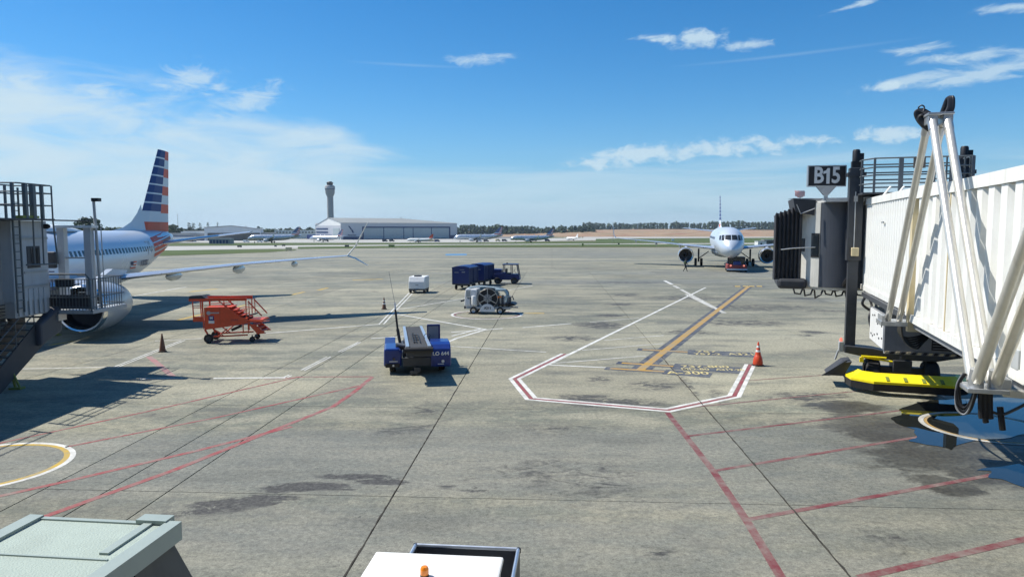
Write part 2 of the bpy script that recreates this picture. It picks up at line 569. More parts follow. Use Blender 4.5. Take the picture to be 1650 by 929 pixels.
        wet = gr.outputs[1] if wet is None else mth('MAXIMUM', wet, gr.outputs[1])
    wn = noise(1.3, 7, 0.65, (0.7, 1.2, 1), (4, 4, 0), 0.7)
    wf = mrange(mth('ADD', wet, mrange(wn, 0.3, 0.7, -0.28, 0.28)), 0.12, 0.46, 0, 1, True)
    c = mix(mth('MULTIPLY', wf, mrange(mid, 0.42, 0.60, 0.95, 0.66)), c, mix(1.0, (0.048, 0.044, 0.034), mrange(grain, 0.39, 0.61, 0.5, 1.6), 'MULTIPLY'))
    if joints_tex:
        # far slabs, too small to pick apart
        mp = N('ShaderNodeMapping')
        mp.inputs['Rotation'].default_value = (0, 0, R(3.2))
        L(pos, mp.inputs[0])
        sp = N('ShaderNodeSeparateXYZ')
        L(mp.outputs[0], sp.inputs[0])
        j = None
        for o_, per in ((sp.outputs[0], 8.3), (sp.outputs[1], 7.5)):
            f = mth('FRACT', mth('DIVIDE', o_, per), 0)
            l = mth('LESS_THAN', f, 0.012)
            j = l if j is None else mth('MAXIMUM', j, l)
        c = mix(mth('MULTIPLY', j, 0.35), c, (0.07, 0.065, 0.06))
    L(c, b.inputs['Base Color'])
    rgh = N('ShaderNodeMix')
    rgh.data_type = 'FLOAT'
    L(wf, rgh.inputs[0])
    rgh.inputs[2].default_value = 0.8
    rgh.inputs[3].default_value = 0.5
    L(rgh.outputs[0], b.inputs['Roughness'])
    b.inputs['Specular IOR Level'].default_value = 0.5
    bp = N('ShaderNodeBump')
    bp.inputs['Strength'].default_value = 0.35
    bp.inputs['Distance'].default_value = 0.01
    L(grain, bp.inputs['Height'])
    L(bp.outputs[0], b.inputs['Normal'])
    return m


STAINS = [(395, 808, 1.35, 0.45, 12, 2.2), (340, 822, 1.2, 0.35, 14, 1.4), (480, 785, 1.0, 0.40, 8, 2.4), (520, 783, 0.8, 0.3, 0, 2.0),
          (575, 768, 1.2, 0.26, -3, 2.1), (610, 775, 0.9, 0.26, -6, 1.8), (545, 788, 0.6, 0.12, 0, 0.9), (770, 790, 0.7, 0.14, 0, 0.9), (800, 780, 0.25, 0.4, 0, 0.8), (720, 783, 0.3, 0.3, 0, 0.6),
          (990, 648, 2.6, 1.0, -5, 1.05), (940, 640, 1.5, 0.7, 0, 1.0), (1050, 620, 1.5, 1.4, 0, 0.7), (965, 610, 0.8, 0.9, 0, 0.8), (1110, 620, 0.35, 3.0, -5, 0.7),
          (970, 523, 2.2, 2.2, 0, 1.2), (920, 545, 2.2, 1.6, 0, 0.9), (980, 508, 1.2, 1.2, 0, 1.2), (1000, 490, 1.6, 1.6, 0, 1.0), (1010, 475, 2.5, 2.5, 0, 0.8), (1200, 520, 5.0, 2.6, 0, 0.75), (1110, 535, 3.0, 2.0, 0, 0.7),
          (1210, 495, 8.0, 3.5, 0, 0.7), (1100, 480, 6.0, 3.0, 0, 0.8), (1310, 535, 1.1, 0.8, 0, 1.3), (1295, 540, 0.7, 0.6, 0, 1.0), (1330, 500, 3.0, 1.5, 0, 0.8), (1290, 480, 3.0, 2.0, 0, 0.7),
          (650, 690, 2.0, 1.0, 20, 0.5), (690, 660, 1.0, 2.2, 0, 0.55), (860, 760, 2.6, 2.0, 20, 0.45), (950, 770, 2.0, 2.4, 0, 0.5), (900, 690, 3.0, 1.2, 0, 0.42), (1060, 890, 0.8, 0.5, 0, 0.5),
          (1160, 640, 0.5, 2.5, -8, 0.6), (1300, 640, 2.4, 1.2, 10, 0.9), (1360, 655, 2.0, 1.0, 0, 0.9), (1290, 680, 1.5, 0.8, 0, 0.5), (1440, 860, 1.4, 0.9, 0, 0.5),
          (740, 520, 3.5, 1.0, 0, 0.35), (560, 470, 9, 2.5, 0, 0.4), (700, 436, 14, 4, 0, 0.5), (900, 432, 18, 4, 0, 0.5), (1000, 455, 9, 3, 0, 0.6), (520, 440, 14, 3, 0, 0.4), (250, 670, 1.5, 0.8, 0, 0.4), (330, 610, 3.0, 0.8, 0, 0.4)]
M['concrete'] = concrete('concrete', False)
M['concrete_far'] = concrete('concrete_far', True)


def line_paint(name, col, worn):
    """ground paint, scuffed through to the concrete in places"""
    m, nt, b = _nodes(name)
    N, L = nt.nodes.new, nt.links.new
    g = N('ShaderNodeNewGeometry')
    n = N('ShaderNodeTexNoise')
    n.inputs['Scale'].default_value = 1.6
    n.inputs['Detail'].default_value = 10
    n.inputs['Roughness'].default_value = 0.75
    L(g.outputs['Position'], n.inputs['Vector'])
    mr = N('ShaderNodeMapRange')
    mr.inputs[1].default_value = 0.40
    mr.inputs[2].default_value = 0.72
    mr.inputs[3].default_value = 0
    mr.inputs[4].default_value = worn
    L(n.outputs['Fac'], mr.inputs[0])
    mx = N('ShaderNodeMix')
    mx.data_type = 'RGBA'
    L(mr.outputs[0], mx.inputs[0])
    mx.inputs[6].default_value = (*col, 1)
    mx.inputs[7].default_value = (0.24, 0.235, 0.20, 1)
    L(mx.outputs[2], b.inputs['Base Color'])
    b.inputs['Roughness'].default_value = 0.75
    b.inputs['Specular IOR Level'].default_value = 0.3
    return m


M['p_white'] = line_paint('p_white', (0.66, 0.66, 0.62), 0.85)
M['p_white_old'] = line_paint('p_white_old', (0.55, 0.54, 0.49), 1.15)
M['p_red'] = line_paint('p_red', (0.150, 0.035, 0.042), 0.9)
M['p_red_bright'] = line_paint('p_red_bright', (0.27, 0.052, 0.055), 0.95)
M['p_red_dull'] = line_paint('p_red_dull', (0.24, 0.05, 0.06), 0.55)
M['p_red_faint'] = line_paint('p_red_faint', (0.36, 0.15, 0.15), 1.3)
M['p_yellow'] = line_paint('p_yellow', (0.42, 0.24, 0.04), 1.1)
M['p_yellow_bright'] = line_paint('p_yellow_bright', (0.52, 0.34, 0.035), 1.0)
M['p_black'] = line_paint('p_black', (0.045, 0.055, 0.08), 0.75)
M['p_blue'] = line_paint('p_blue', (0.05, 0.20, 0.38), 0.5)
M['p_text'] = line_paint('p_text', (0.58, 0.48, 0.20), 1.1)

wm, wnt, wb = _nodes('water')
wb.inputs['Base Color'].default_value = (0.016, 0.018, 0.016, 1)
wb.inputs['Roughness'].default_value = 0.015
wb.inputs['IOR'].default_value = 1.8
_n = wnt.nodes.new('ShaderNodeTexNoise')
_n.inputs['Scale'].default_value = 1.2
_b = wnt.nodes.new('ShaderNodeBump')
_b.inputs['Strength'].default_value = 0.02
wnt.links.new(_n.outputs['Fac'], _b.inputs['Height'])
wnt.links.new(_b.outputs[0], wb.inputs['Normal'])
M['water'] = wm


# ------------------------------------------------------------------ mesh builder
class MB:
    def __init__(s):
        s.v, s.f, s.m, s.sm = [], [], [], []

    def add(s, vs, fs, mi=0, smooth=False):
        o = len(s.v)
        s.v += [tuple(v) for v in vs]
        for f in fs:
            s.f.append([i + o for i in f])
            s.m.append(mi)
            s.sm.append(smooth)
        return s

    def box(s, c, size, rz=0.0, mi=0, T=None):
        hx, hy, hz = size[0] / 2, size[1] / 2, size[2] / 2
        vs = [Vector((x * hx, y * hy, z * hz)) for x in (-1, 1) for y in (-1, 1) for z in (-1, 1)]
        rot = Matrix.Rotation(rz, 3, 'Z') if T is None else T
        vs = [rot @ v + Vector(c) for v in vs]
        return s.add(vs, [(0, 1, 3, 2), (4, 6, 7, 5), (0, 4, 5, 1), (2, 3, 7, 6), (0, 2, 6, 4), (1, 5, 7, 3)], mi)

    def bx(s, x0, x1, y0, y1, z0, z1, mi=0):
        return s.box(((x0 + x1) / 2, (y0 + y1) / 2, (z0 + z1) / 2), (abs(x1 - x0), abs(y1 - y0), abs(z1 - z0)), mi=mi)

    def bar(s, a, b, w, h, mi=0):
        a, b = Vector(a), Vector(b)
        d = b - a
        if d.length < 1e-6:
            return s
        q = d.to_track_quat('Y', 'Z').to_matrix()
        return s.box((a + b) / 2, (w, d.length, h), mi=mi, T=q)

    def tube(s, pts, r, n=8, mi=0, caps=True):
        pts = [Vector(p) for p in pts]
        rs = r if isinstance(r, (list, tuple)) else [r] * len(pts)
        rings = []
        up0 = None
        for i, p in enumerate(pts):
            d = (pts[min(i + 1, len(pts) - 1)] - pts[max(i - 1, 0)])
            if d.length < 1e-9:
                d = Vector((0, 0, 1))
            d.normalize()
            if up0 is None:
                up0 = Vector((0, 0, 1)) if abs(d.z) < 0.9 else Vector((1, 0, 0))
            a = d.cross(up0)
            if a.length < 1e-4:
                a = d.cross(Vector((0.3, 1, 0.2)))
            a.normalize()
            b = a.cross(d).normalized()
            up0 = b
            rings.append([p + (a * math.cos(2 * math.pi * k / n) + b * math.sin(2 * math.pi * k / n)) * rs[i] for k in range(n)])
        return s.loft(rings, caps, True, mi)

    def loft(s, rings, caps=True, smooth=True, mi=0):
        n = len(rings[0])
        vs = [v for rg in rings for v in rg]
        fs = []
        for i in range(len(rings) - 1):
            for k in range(n):
                k2 = (k + 1) % n
                fs.append((i * n + k, i * n + k2, (i + 1) * n + k2, (i + 1) * n + k))
        s.add(vs, fs, mi, smooth)
        if caps:
            s.add(rings[0], [tuple(reversed(range(n)))], mi)
            s.add(rings[-1], [tuple(range(n))], mi)
        return s

    def lathe(s, prof, n=24, T=None, mi=0, caps=False):
        """profile of (radius, height) turned about local Z, then moved by T"""
        T = T or Matrix.Identity(4)
        rings = [[T @ Vector((r * math.cos(2 * math.pi * k / n), r * math.sin(2 * math.pi * k / n), h)) for k in range(n)] for r, h in prof]
        return s.loft(rings, caps, True, mi)

    def prism(s, poly, y0, y1, mi=0, T=None):
        """outline in x,z pushed from y0 to y1"""
        T = T or Matrix.Identity(4)
        n = len(poly)
        a = [T @ Vector((x, y0, z)) for x, z in poly]
        b = [T @ Vector((x, y1, z)) for x, z in poly]
        fs = [tuple(range(n)), tuple(reversed(range(n, 2 * n)))]
        for i in range(n):
            j = (i + 1) % n
            fs.append((i, i + n, j + n, j))
        return s.add(a + b, fs, mi)

    def slab(s, poly, z0, z1, mi=0):
        """outline in x,y raised from z0 to z1"""
        n = len(poly)
        a = [(x, y, z0) for x, y in poly]
        b = [(x, y, z1) for x, y in poly]
        fs = [tuple(reversed(range(n))), tuple(range(n, 2 * n))]
        for i in range(n):
            j = (i + 1) % n
            fs.append((i, j, j + n, i + n))
        return s.add(a + b, fs, mi)

    def sheet(s, pts, mi=0):
        return s.add(pts, [tuple(range(len(pts)))], mi)

    def mesh(s, name, mats):
        me = bpy.data.meshes.new(name)
        me.from_pydata(s.v, [], s.f)
        for m in (mats if isinstance(mats, (list, tuple)) else [mats]):
            me.materials.append(M[m] if isinstance(m, str) else m)
        me.polygons.foreach_set('material_index', s.m)
        me.polygons.foreach_set('use_smooth', s.sm)
        me.update()
        if any(s.sm):
            me.set_sharp_from_angle(angle=R(40))
        return me


def link(name, me, parent=None, loc=None, label=None, cat=None, group=None, kind=None):
    o = bpy.data.objects.new(name, me)
    COL.objects.link(o)
    if parent:
        o.parent = parent
    if loc is not None:
        o.location = loc
    for k, v in (('label', label), ('category', cat), ('group', group), ('kind', kind)):
        if v:
            o[k] = v
    return o


def part(name, mb, mat, parent=None, bev=0.0, **kw):
    o = link(name, mb.mesh(name, mat), parent, **kw)
    if bev:
        b = o.modifiers.new('edge', 'BEVEL')
        b.width = bev
        b.segments = 2
        b.limit_method = 'ANGLE'
        b.angle_limit = R(45)
    return o


def thing(name, label, cat, loc=(0, 0, 0), rz=0.0, group=None):
    o = link(name, None, None, loc, label, cat, group)
    o.rotation_euler = (0, 0, rz)
    o.empty_display_size = 0.5
    return o


def copy_tree(o, parent=None):
    c = o.copy()
    COL.objects.link(c)
    if parent:
        c.parent = parent
    for ch in o.children:
        copy_tree(ch, c)
    return c


def text(name, body, size, mat, parent, T, ext=0.004, bold=0.0, squeeze=1.0, align='CENTER'):
    cu = bpy.data.curves.new('lettering_curve', 'FONT')
    cu.body = body
    cu.size = size
    cu.extrude = ext
    cu.offset = bold
    cu.resolution_u = 3
    cu.align_x = align
    cu.align_y = 'CENTER'
    tmp = bpy.data.objects.new('lettering_curve', cu)
    COL.objects.link(tmp)
    dg = bpy.context.evaluated_depsgraph_get()
    me = bpy.data.meshes.new_from_object(tmp.evaluated_get(dg))
    bpy.data.objects.remove(tmp)
    bpy.data.curves.remove(cu)
    me.materials.clear()
    me.materials.append(M[mat])
    me.transform(T @ Matrix.Diagonal((squeeze, 1, 1, 1)))
    return link(name, me, parent)


def facing(origin, x_dir, up):
    """matrix that lays text along x_dir with its top towards up"""
    x = Vector(x_dir).normalized()
    z = x.cross(Vector(up)).normalized()
    y = z.cross(x).normalized()
    Mx = Matrix((x, y, z)).transposed().to_4x4()
    Mx.translation = Vector(origin)
    return Mx


def axis_T(origin, d):
    """matrix whose local Z points along d"""
    q = Vector(d).to_track_quat('Z', 'Y').to_matrix().to_4x4()
    q.translation = Vector(origin)
    return q


# ------------------------------------------------------------------ ground
def ground():
    ys = [-60, 0, 60, 125, 200, 300, 420, 590, 700, 800, 1000, 1500, 2600, 6000]
    mb = MB()
    for a, b in zip(ys, ys[1:]):
        mb.sheet([(-6000, a, gz(a) - 0.05), (6000, a, gz(a) - 0.05), (6000, b, gz(b) - 0.05), (-6000, b, gz(b) - 0.05)])
    part('ground', mb, 'field', kind='structure')

    # the apron: a dark bed with concrete slabs laid on it, joints recessed
    ap = MB()
    for a, b in ((-60, 0), (0, 60), (60, 110)):
        ap.sheet([(-160, a, -0.02), (260, a, -0.02), (260, b, -0.02), (-160, b, -0.02)])
    apron = part('apron', ap, 'joint', kind='structure')
    rz = R(-3.25)
    c0 = Vector((-2.55, 14.75, 0))
    us = [-58.1, -49.8, -41.5, -33.2, -24.9, -16.6, -7.75, -6.3, -4.95, 0.0, 8.3, 16.6, 24.9, 33.2, 41.5, 49.8, 58.1]
    cache = {}
    gap = 0.016
    for i in range(len(us) - 1):
        w = round(us[i + 1] - us[i], 3)
        for j in range(-2, 12):
            cx, cy = (us[i] + us[i + 1]) / 2, 7.5 * (j + 0.5)
            wp = c0 + Matrix.Rotation(rz, 3, 'Z') @ Vector((cx, cy, 0))
            if wp.y > 103 or wp.y < -2 or abs(wp.x) > wp.y * 0.78 + 9:
                continue
            if w not in cache:
                m = MB()
                m.bx(-w / 2 + gap, w / 2 - gap, -3.75 + gap * 0.6, 3.75 - gap * 0.6, -0.15, 0.0)
                cache[w] = m.mesh('concrete_slab', 'concrete')
            o = link('concrete_slab', cache[w], apron, wp)
            o.rotation_euler = (0, 0, rz)
    # beyond the slabs one can pick apart
    far = MB()
    xs = [-160, -110, -80, -60, -30, 0, 30, 60, 110, 180, 300]
    for a, b in zip(xs, xs[1:]):
        for y0, y1 in ((96, 125), (125, 200), (200, 300)):
            far.sheet([(x, y, gz(y) - 0.006) for x, y in ((a, y0), (b, y0), (b, y1), (a, y1))])
    part('apron', far, 'concrete_far', kind='structure')
    # concrete to the sides and behind, outside the picked slabs
    side = MB()
    side.sheet([(-160, -60, -0.012), (260, -60, -0.012), (260, -1, -0.012), (-160, -1, -0.012)])
    part('apron', side, 'concrete', kind='structure')
    return apron


apron = ground()


def strip(name, pts, mat, dz=0.03, kind='structure'):
    """a strip of ground traced round its edge, lying on the terrain"""
    mb = MB()
    mb.sheet([G(x, y, dz) for x, y in pts])
    return part(name, mb, mat, kind=kind)


def band(name, top, bot, mat, dz=0.03):
    """strip between two edge lines given as matching photo points"""
    mb = MB()
    for (a, b), (c, d) in zip(zip(bot, bot[1:]), zip(top, top[1:])):
        n = 3
        for k in range(n):
            f0, f1 = k / n, (k + 1) / n
            l = lambda p, q, f: (p[0] + (q[0] - p[0]) * f, p[1] + (q[1] - p[1]) * f)
            mb.sheet([G(*l(a, c, f0), dz), G(*l(b, d, f0), dz), G(*l(b, d, f1), dz), G(*l(a, c, f1), dz)])
    return part(name, mb, mat, kind='structure')


band('grass_verge', [(-200, 406), (270, 403.5), (440, 401.5), (475, 402)], [(-200, 418), (270, 412), (430, 406.5), (478, 403)], 'grass', 0.05)
band('taxiway', [(-200, 398), (270, 396.5), (700, 393.6), (1000, 392.3), (1280, 391)], [(-200, 406), (270, 403.5), (700, 395.5), (1000, 394.2), (1280, 393)], 'taxi', 0.03)
band('grass_verge', [(-200, 391.5), (270, 391.5), (700, 391.2), (960, 389.5)], [(-200, 397.5), (270, 396.0), (700, 393.4), (960, 392.0)], 'grass', 0.05)
band('grass_verge', [(480, 397.6), (730, 394.6), (1000, 393.4), (1280, 393)], [(480, 401.0), (730, 398.2), (1000, 397.4), (1280, 397.2)], 'grass', 0.06)
band('service_apron', [(-200, 385), (420, 385), (560, 385), (760, 384.5), (900, 383.5), (980, 382.5)], [(-200, 391), (420, 391), (560, 391), (760, 390.6), (900, 388.0), (980, 386.5)], 'taxi', 0.03)
band('grass_verge', [(960, 384.8), (1100, 384), (1280, 383)], [(960, 392.0), (1100, 391.6), (1280, 391)], 'grass', 0.07)
band('runway', [(940, 380.5), (1100, 379.6), (1300, 379.0)], [(940, 384.5), (1100, 383.6), (1300, 382.6)], 'taxi', 0.05)
band('runway', [(560, 383), (800, 381.3), (940, 379.5), (1300, 377.5)], [(560, 384.8), (800, 384.2), (940, 380.3), (1300, 378.9)], 'taxi_dark', 0.06)


# red earthworks far right: terraced mound
def earthworks():
    mb = MB()
    xs = [-120 + 40 * i for i in range(26)]
    rows = [(1080, -7.2), (1120, -6.0), (1160, -5.4), (1220, -4.8), (1250, -2.6), (1330, -2.0), (1370, .2), (1450, .6), (1500, 2.6), (1700, 3.2), (1900, 4.0), (2600, 6.0)]
    vs = []
    for j, (y, z) in enumerate(rows):
        for i, x in enumerate(xs):
            rise = max(0.0, min(1.0, (x - (-60)) / 160.0))
            zz = -7.05 + (z + 7.05) * rise * (0.86 + 0.14 * math.sin(x * 0.021 + j)) + random.uniform(-0.35, 0.35) * (j > 0)
            vs.append((x * (y / 900.0), y + random.uniform(-8, 8) * (j > 0), zz if j else -7.4))
    n = len(xs)
    fs = []
    for j in range(len(rows) - 1):
        for i in range(n - 1):
            fs.append((j * n + i, j * n + i + 1, (j + 1) * n + i + 1, (j + 1) * n + i))
    mb.add(vs, fs)
    part('terrain', mb, 'red_dirt', kind='structure')


earthworks()


# ------------------------------------------------------------------ painted markings (children of the apron)
def line(pts, w, mat, dz=0.004, name='painted_line', closed=False):
    """a painted line through ground points (x, y), mitred"""
    p = [Vector((q[0], q[1], 0)) for q in pts]
    n = len(p)
    le, ri = [], []
    for i in range(n):
        a = p[i - 1] if (i > 0 or closed) else None
        b = p[(i + 1) % n] if (i < n - 1 or closed) else None
        d1 = (p[i] - a).normalized() if a is not None else (b - p[i]).normalized()
        d2 = (b - p[i]).normalized() if b is not None else d1
        t = (d1 + d2).normalized()
        nn = Vector((-t.y, t.x, 0))
        k = w / 2 / max(0.4, nn.dot(Vector((-d1.y, d1.x, 0))))
        le.append(p[i] + nn * k)
        ri.append(p[i] - nn * k)
    mb = MB()
    for i in range(n if closed else n - 1):
        j = (i + 1) % n
        mb.sheet([(ri[i].x, ri[i].y, gz(ri[i].y) + dz), (ri[j].x, ri[j].y, gz(ri[j].y) + dz), (le[j].x, le[j].y, gz(le[j].y) + dz), (le[i].x, le[i].y, gz(le[i].y) + dz)])
    return part(name, mb, mat, apron)


def pl(pix, w, mat, dz=0.004, **k):
    return line([P(*q)[:2] for q in pix], w, mat, dz, **k)


def off(pix, d):
    p = [P(*q) for q in pix]
    res = []
    for i in range(len(p)):
        d1 = (p[i] - p[i - 1]).normalized() if i else (p[1] - p[0]).normalized()
        d2 = (p[i + 1] - p[i]).normalized() if i < len(p) - 1 else d1
        t = (d1 + d2).normalized()
        nn = Vector((-t.y, t.x, 0))
        k = d / max(0.4, nn.dot(Vector((-d1.y, d1.x, 0))))
        res.append((p[i] + nn * k)[:2])
    return res


# stop box at the gate: white, dark red, white
box_l = [(911, 570), (829, 610), (856, 642), (1076, 660.5), (1183, 638), (1209, 587)]
for dd, ww, mt in ((-0.155, 0.15, 'p_white'), (0.0, 0.13, 'p_red_dull'), (0.155, 0.15, 'p_white')):
    line(off(box_l, dd), ww, mt, 0.006)
# lead-in line with black borders
lead = [(1031, 596), (1206, 461.5)]
pl(lead, 0.84, 'p_black', 0.004)
pl(lead, 0.34, 'p_yellow', 0.008)
pl([(1182, 461), (1232, 461.3)], 1.3, 'p_black', 0.0045)
for q in ((1184, 1193), (1197, 1206), (1207, 1216), (1219, 1228)):
    pl([(q[0], 461), (q[1], 461.2)], 1.1, 'p_yellow_bright', 0.009)
# stop bars with aircraft codes
for (a, b, c, w_) in (((1027, 562.5), (1108, 567), (1215, 571.5), 1.25), ((994, 584), (1085, 590), (1193, 596.5), 1.35), ((975, 592.8), (1070, 598.5), (1146, 604.5), .95)):
    pl([a, b], 0.62, 'p_black', 0.005)
    pl([b, c], w_, 'p_black', 0.0052)
    pl([(a[0] + 8, a[1] + 0.5), b], 0.27, 'p_yellow', 0.0085)


def ground_text(body, px, py, size, squeeze=1.0):
    q = P(px, py)
    Mx = Matrix.Translation((q.x, q.y, 0.0095)) @ Matrix.Rotation(R(-4.5), 4, 'Z')
    return text('painted_lettering', body, size, 'p_text', apron, Mx, ext=0.0008, bold=0.012, squeeze=squeeze)


ground_text('A-300', 1108, 600.6, 0.78, 0.85)
ground_text('737-800', 1136, 590.6, 0.62, 0.95)
ground_text('MD-80', 1120, 594.6, 0.55, 0.72)
ground_text('A319-20', 1176, 595.6, 0.52, 0.62)
ground_text('757', 1138, 566.3, 0.58, 1.1)
ground_text('757-2', 1140, 570.4, 0.58, 0.9)
ground_text('A321', 1195, 570.6, 0.75, 0.75)
# service-zone lines, white
pl([(884, 587), (1137, 463)], 0.17, 'p_white', 0.0042)
pl([(891, 585), (1040, 573)], 0.13, 'p_white_old', 0.0044)
pl([(884, 587.5), (1000, 593)], 0.15, 'p_white', 0.0046)
pl([(938, 564), (1070, 553)], 0.12, 'p_white_old', 0.0042)
pl([(973, 548), (1070, 540)], 0.12, 'p_white_old', 0.0042)
pl([(1071, 452), (1083, 458)], 0.35, 'p_white', 0.0042)
pl([(1086, 460), (1094, 464.5)], 0.35, 'p_white_old', 0.0042)
pl([(1097, 466), (1167, 504)], 0.32, 'p_white_old', 0.0043)
pl([(1105, 474), (1150, 496)], 0.25, 'p_white_old', 0.0044)
pl([(842, 527.5), (920, 521)], 0.16, 'p_white', 0.0042)
pl([(950, 519), (1030, 512)], 0.13, 'p_white_old', 0.0042)
pl([(640, 506), (783, 530.5)], 0.17, 'p_white', 0.0042)
pl([(783, 530.5), (735, 545), (708, 557)], 0.16, 'p_white', 0.0043)
pl([(776, 529), (728, 541)], 0.14, 'p_white', 0.0044)
pl([(810, 529), (727, 535)], 0.15, 'p_white', 0.0041)
pl([(720, 557), (880, 567)], 0.15, 'p_white_old', 0.0042)
pl([(620, 502), (740, 482), (858, 460)], 0.17, 'p_white_old', 0.0042)
pl([(611, 522), (634, 498), (660, 471)], 0.09, 'p_white', 0.0045)
pl([(618, 522), (640, 498), (664, 473)], 0.09, 'p_white', 0.0045)
pl([(424, 537), (612, 522)], 0.16, 'p_white', 0.0041)
pl([(250, 549), (325, 545)], 0.16, 'p_white_old', 0.0041)
pl([(598, 545), (660, 541)], 0.16, 'p_white', 0.0041)
for a, b in (((485, 596), (527, 574.5)), ((490, 596.5), (533, 574.5)), ((545, 566.5), (577, 551)), ((550, 567), (581, 551)), ((457, 607.5), (466, 603.5)), ((463, 607.5), (470, 604.5))):
    pl([a, b], 0.06, 'p_white', 0.0042)
pl([(344, 609), (460, 608)], 0.19, 'p_white', 0.0044)
pl([(183, 591), (292, 548)], 0.065, 'p_white', 0.0042)
pl([(189, 591.5), (298, 548)], 0.065, 'p_white', 0.0042)
pl([(30, 594), (180, 591)], 0.16, 'p_white_old', 0.0041)
pl([(225, 610), (295, 608.5)], 0.16, 'p_white_old', 0.0041)
pl([(215, 477), (300, 462)], 0.25, 'p_white_old', 0.0041)
# yellow guide lines far left
for a, b, w in (((285, 516), (330, 505), 0.30), ((80, 556), (120, 549), 0.30), ((370, 498), (395, 491), 0.25), ((465, 476), (490, 470), 0.35), ((512, 467.5), (528, 463.5), 0.35), ((305, 470), (350, 465), 0.5), ((568, 451), (617, 449.5), 0.7), ((845, 504.5), (877, 504.5), 0.35)):
    pl([a, b], w, 'p_yellow_bright', 0.0041)
# red envelope lines
pl([(1075, 664), (1149, 758), (1203, 838), (1262, 935)], 0.17, 'p_red', 0.005)
for a, b, w in (((1105, 702.5), (1500, 655), 0.11), ((1148, 758.5), (1560, 690), 0.13), ((1203, 837), (1700, 746), 0.15), ((1385, 930), (1720, 852), 0.17), ((1090, 658), (1420, 626), 0.09), ((1200, 613), (1400, 599), 0.08)):
    pl([a, b], w, 'p_red', 0.0046)
pl([(600, 607), (572, 630), (536, 655), (430, 697), (280, 757), (60, 836)], 0.17, 'p_red_bright', 0.005)
pl([(470, 687), (320, 725), (120, 772), (-60, 812)], 0.16, 'p_red_bright', 0.0046)
pl([(580, 621), (350, 672), (105, 720)], 0.11, 'p_red_bright', 0.0046)
pl([(600, 606.5), (480, 607), (240, 662), (-40, 722)], 0.10, 'p_red_bright', 0.0047)
pl([(240, 574), (278, 606)], 0.25, 'p_red_faint', 0.0043)
pl([(500, 606.5), (425, 611)], 0.10, 'p_red_faint', 0.0042)


def ring(c, r, w, mat, dz):
    n = 56
    line([(c[0] + r * math.cos(2 * math.pi * k / n), c[1] + r * math.sin(2 * math.pi * k / n)) for k in range(n)], w, mat, dz, 'painted_circle', True)


cc = P(784.5, 506.5)
ring(cc, 2.32, 0.17, 'p_white', 0.0044)
ring(cc, 2.14, 0.14, 'p_red', 0.0045)
lc = P(-28, 751)
lr = (P(120, 738) - lc).length
ring(lc, lr - 0.08, 0.13, 'p_white', 0.0046)
ring(lc, lr - 0.21, 0.13, 'p_yellow_bright', 0.0047)
rc2 = P(1590, 688)
ring(rc2, 1.65, 0.14, 'p_white_old', 0.0108)
ring(rc2, 1.53, 0.08, 'p_yellow', 0.0109)
# blue panel painted on the far concrete
mbp = MB()
mbp.sheet([G(718, 411.6, .01), G(752, 411.2, .01), G(752, 408.6, .01), G(718, 408.9, .01)])
part('painted_panel', mbp, 'p_blue', apron)


def seal(a, b, w, seed):
    random.seed(seed)
    a, b = P(*a), P(*b)
    n_ = int((b - a).length / .22)
    d = (b - a).normalized()
    nn = Vector((-d.y, d.x, 0))
    mb = MB()
    row = []
    for i in range(n_ + 1):
        p = a.lerp(b, i / n_)
        o = random.uniform(-.012, .012)
        w_ = w * random.uniform(.45, 1.25) * (1.9 if random.random() < .07 else 1)
        row.append((p + nn * (o + w_ / 2), p + nn * (o - w_ / 2)))
    for (l0, r0), (l1, r1) in zip(row, row[1:]):
        mb.sheet([(q.x, q.y, .0062) for q in (r0, r1, l1, l0)])
    part('joint_sealant', mb, 'joint', apron)


seal((1064, 572), (1376, 935), .034, 1)
seal((742, 616), (550, 937), .028, 2)


# puddles
def puddle(pix, seed):
    random.seed(seed)
    p = [P(*q) for q in pix]
    out = []
    n = len(p)
    for i in range(n):
        a, b = p[i], p[(i + 1) % n]
        for k in range(12):
            f = k / 12
            q = a.lerp(b, f)
            ph = seed * 7 + i * 12 + k
            q += Vector((.12 * math.sin(ph * .31) + .04 * math.sin(ph * .83 + 1), .10 * math.sin(ph * .27 + 2) + .05 * math.sin(ph * .71), 0))
            out.append((q.x, q.y, 0.0102))
    mb = MB()
    mb.sheet(out)
    part('puddle', mb, 'water', kind='structure')


puddle([(1500, 646), (1560, 641), (1650, 640), (1710, 660), (1700, 684), (1640, 700), (1566, 714), (1520, 722), (1478, 713), (1463, 690), (1440, 674), (1448, 660)], 3)
puddle([(1580, 755), (1640, 750), (1700, 760), (1700, 790), (1650, 788), (1605, 770)], 5)


# ------------------------------------------------------------------ airliners
def airfoil(le, chord, t, z, n=7, dirx=None, tw=0.0):
    """ring of points round a wing section; le=(s, u), s runs aft"""
    up, lo = [], []
    for k in range(n + 1):
        f = (k / n) ** 1.6
        h = t * chord * 2.6 * (math.sqrt(f) * 0.36 - 0.10 * f - 0.26 * f * f) if f < 1 else 0.0
        up.append((le[0] + f * chord, le[1], z + max(h, 0.004) - tw * f))
        lo.append((le[0] + f * chord, le[1], z - max(h * 0.6, 0.004) - tw * f))
    return up + list(reversed(lo[1:-1]))


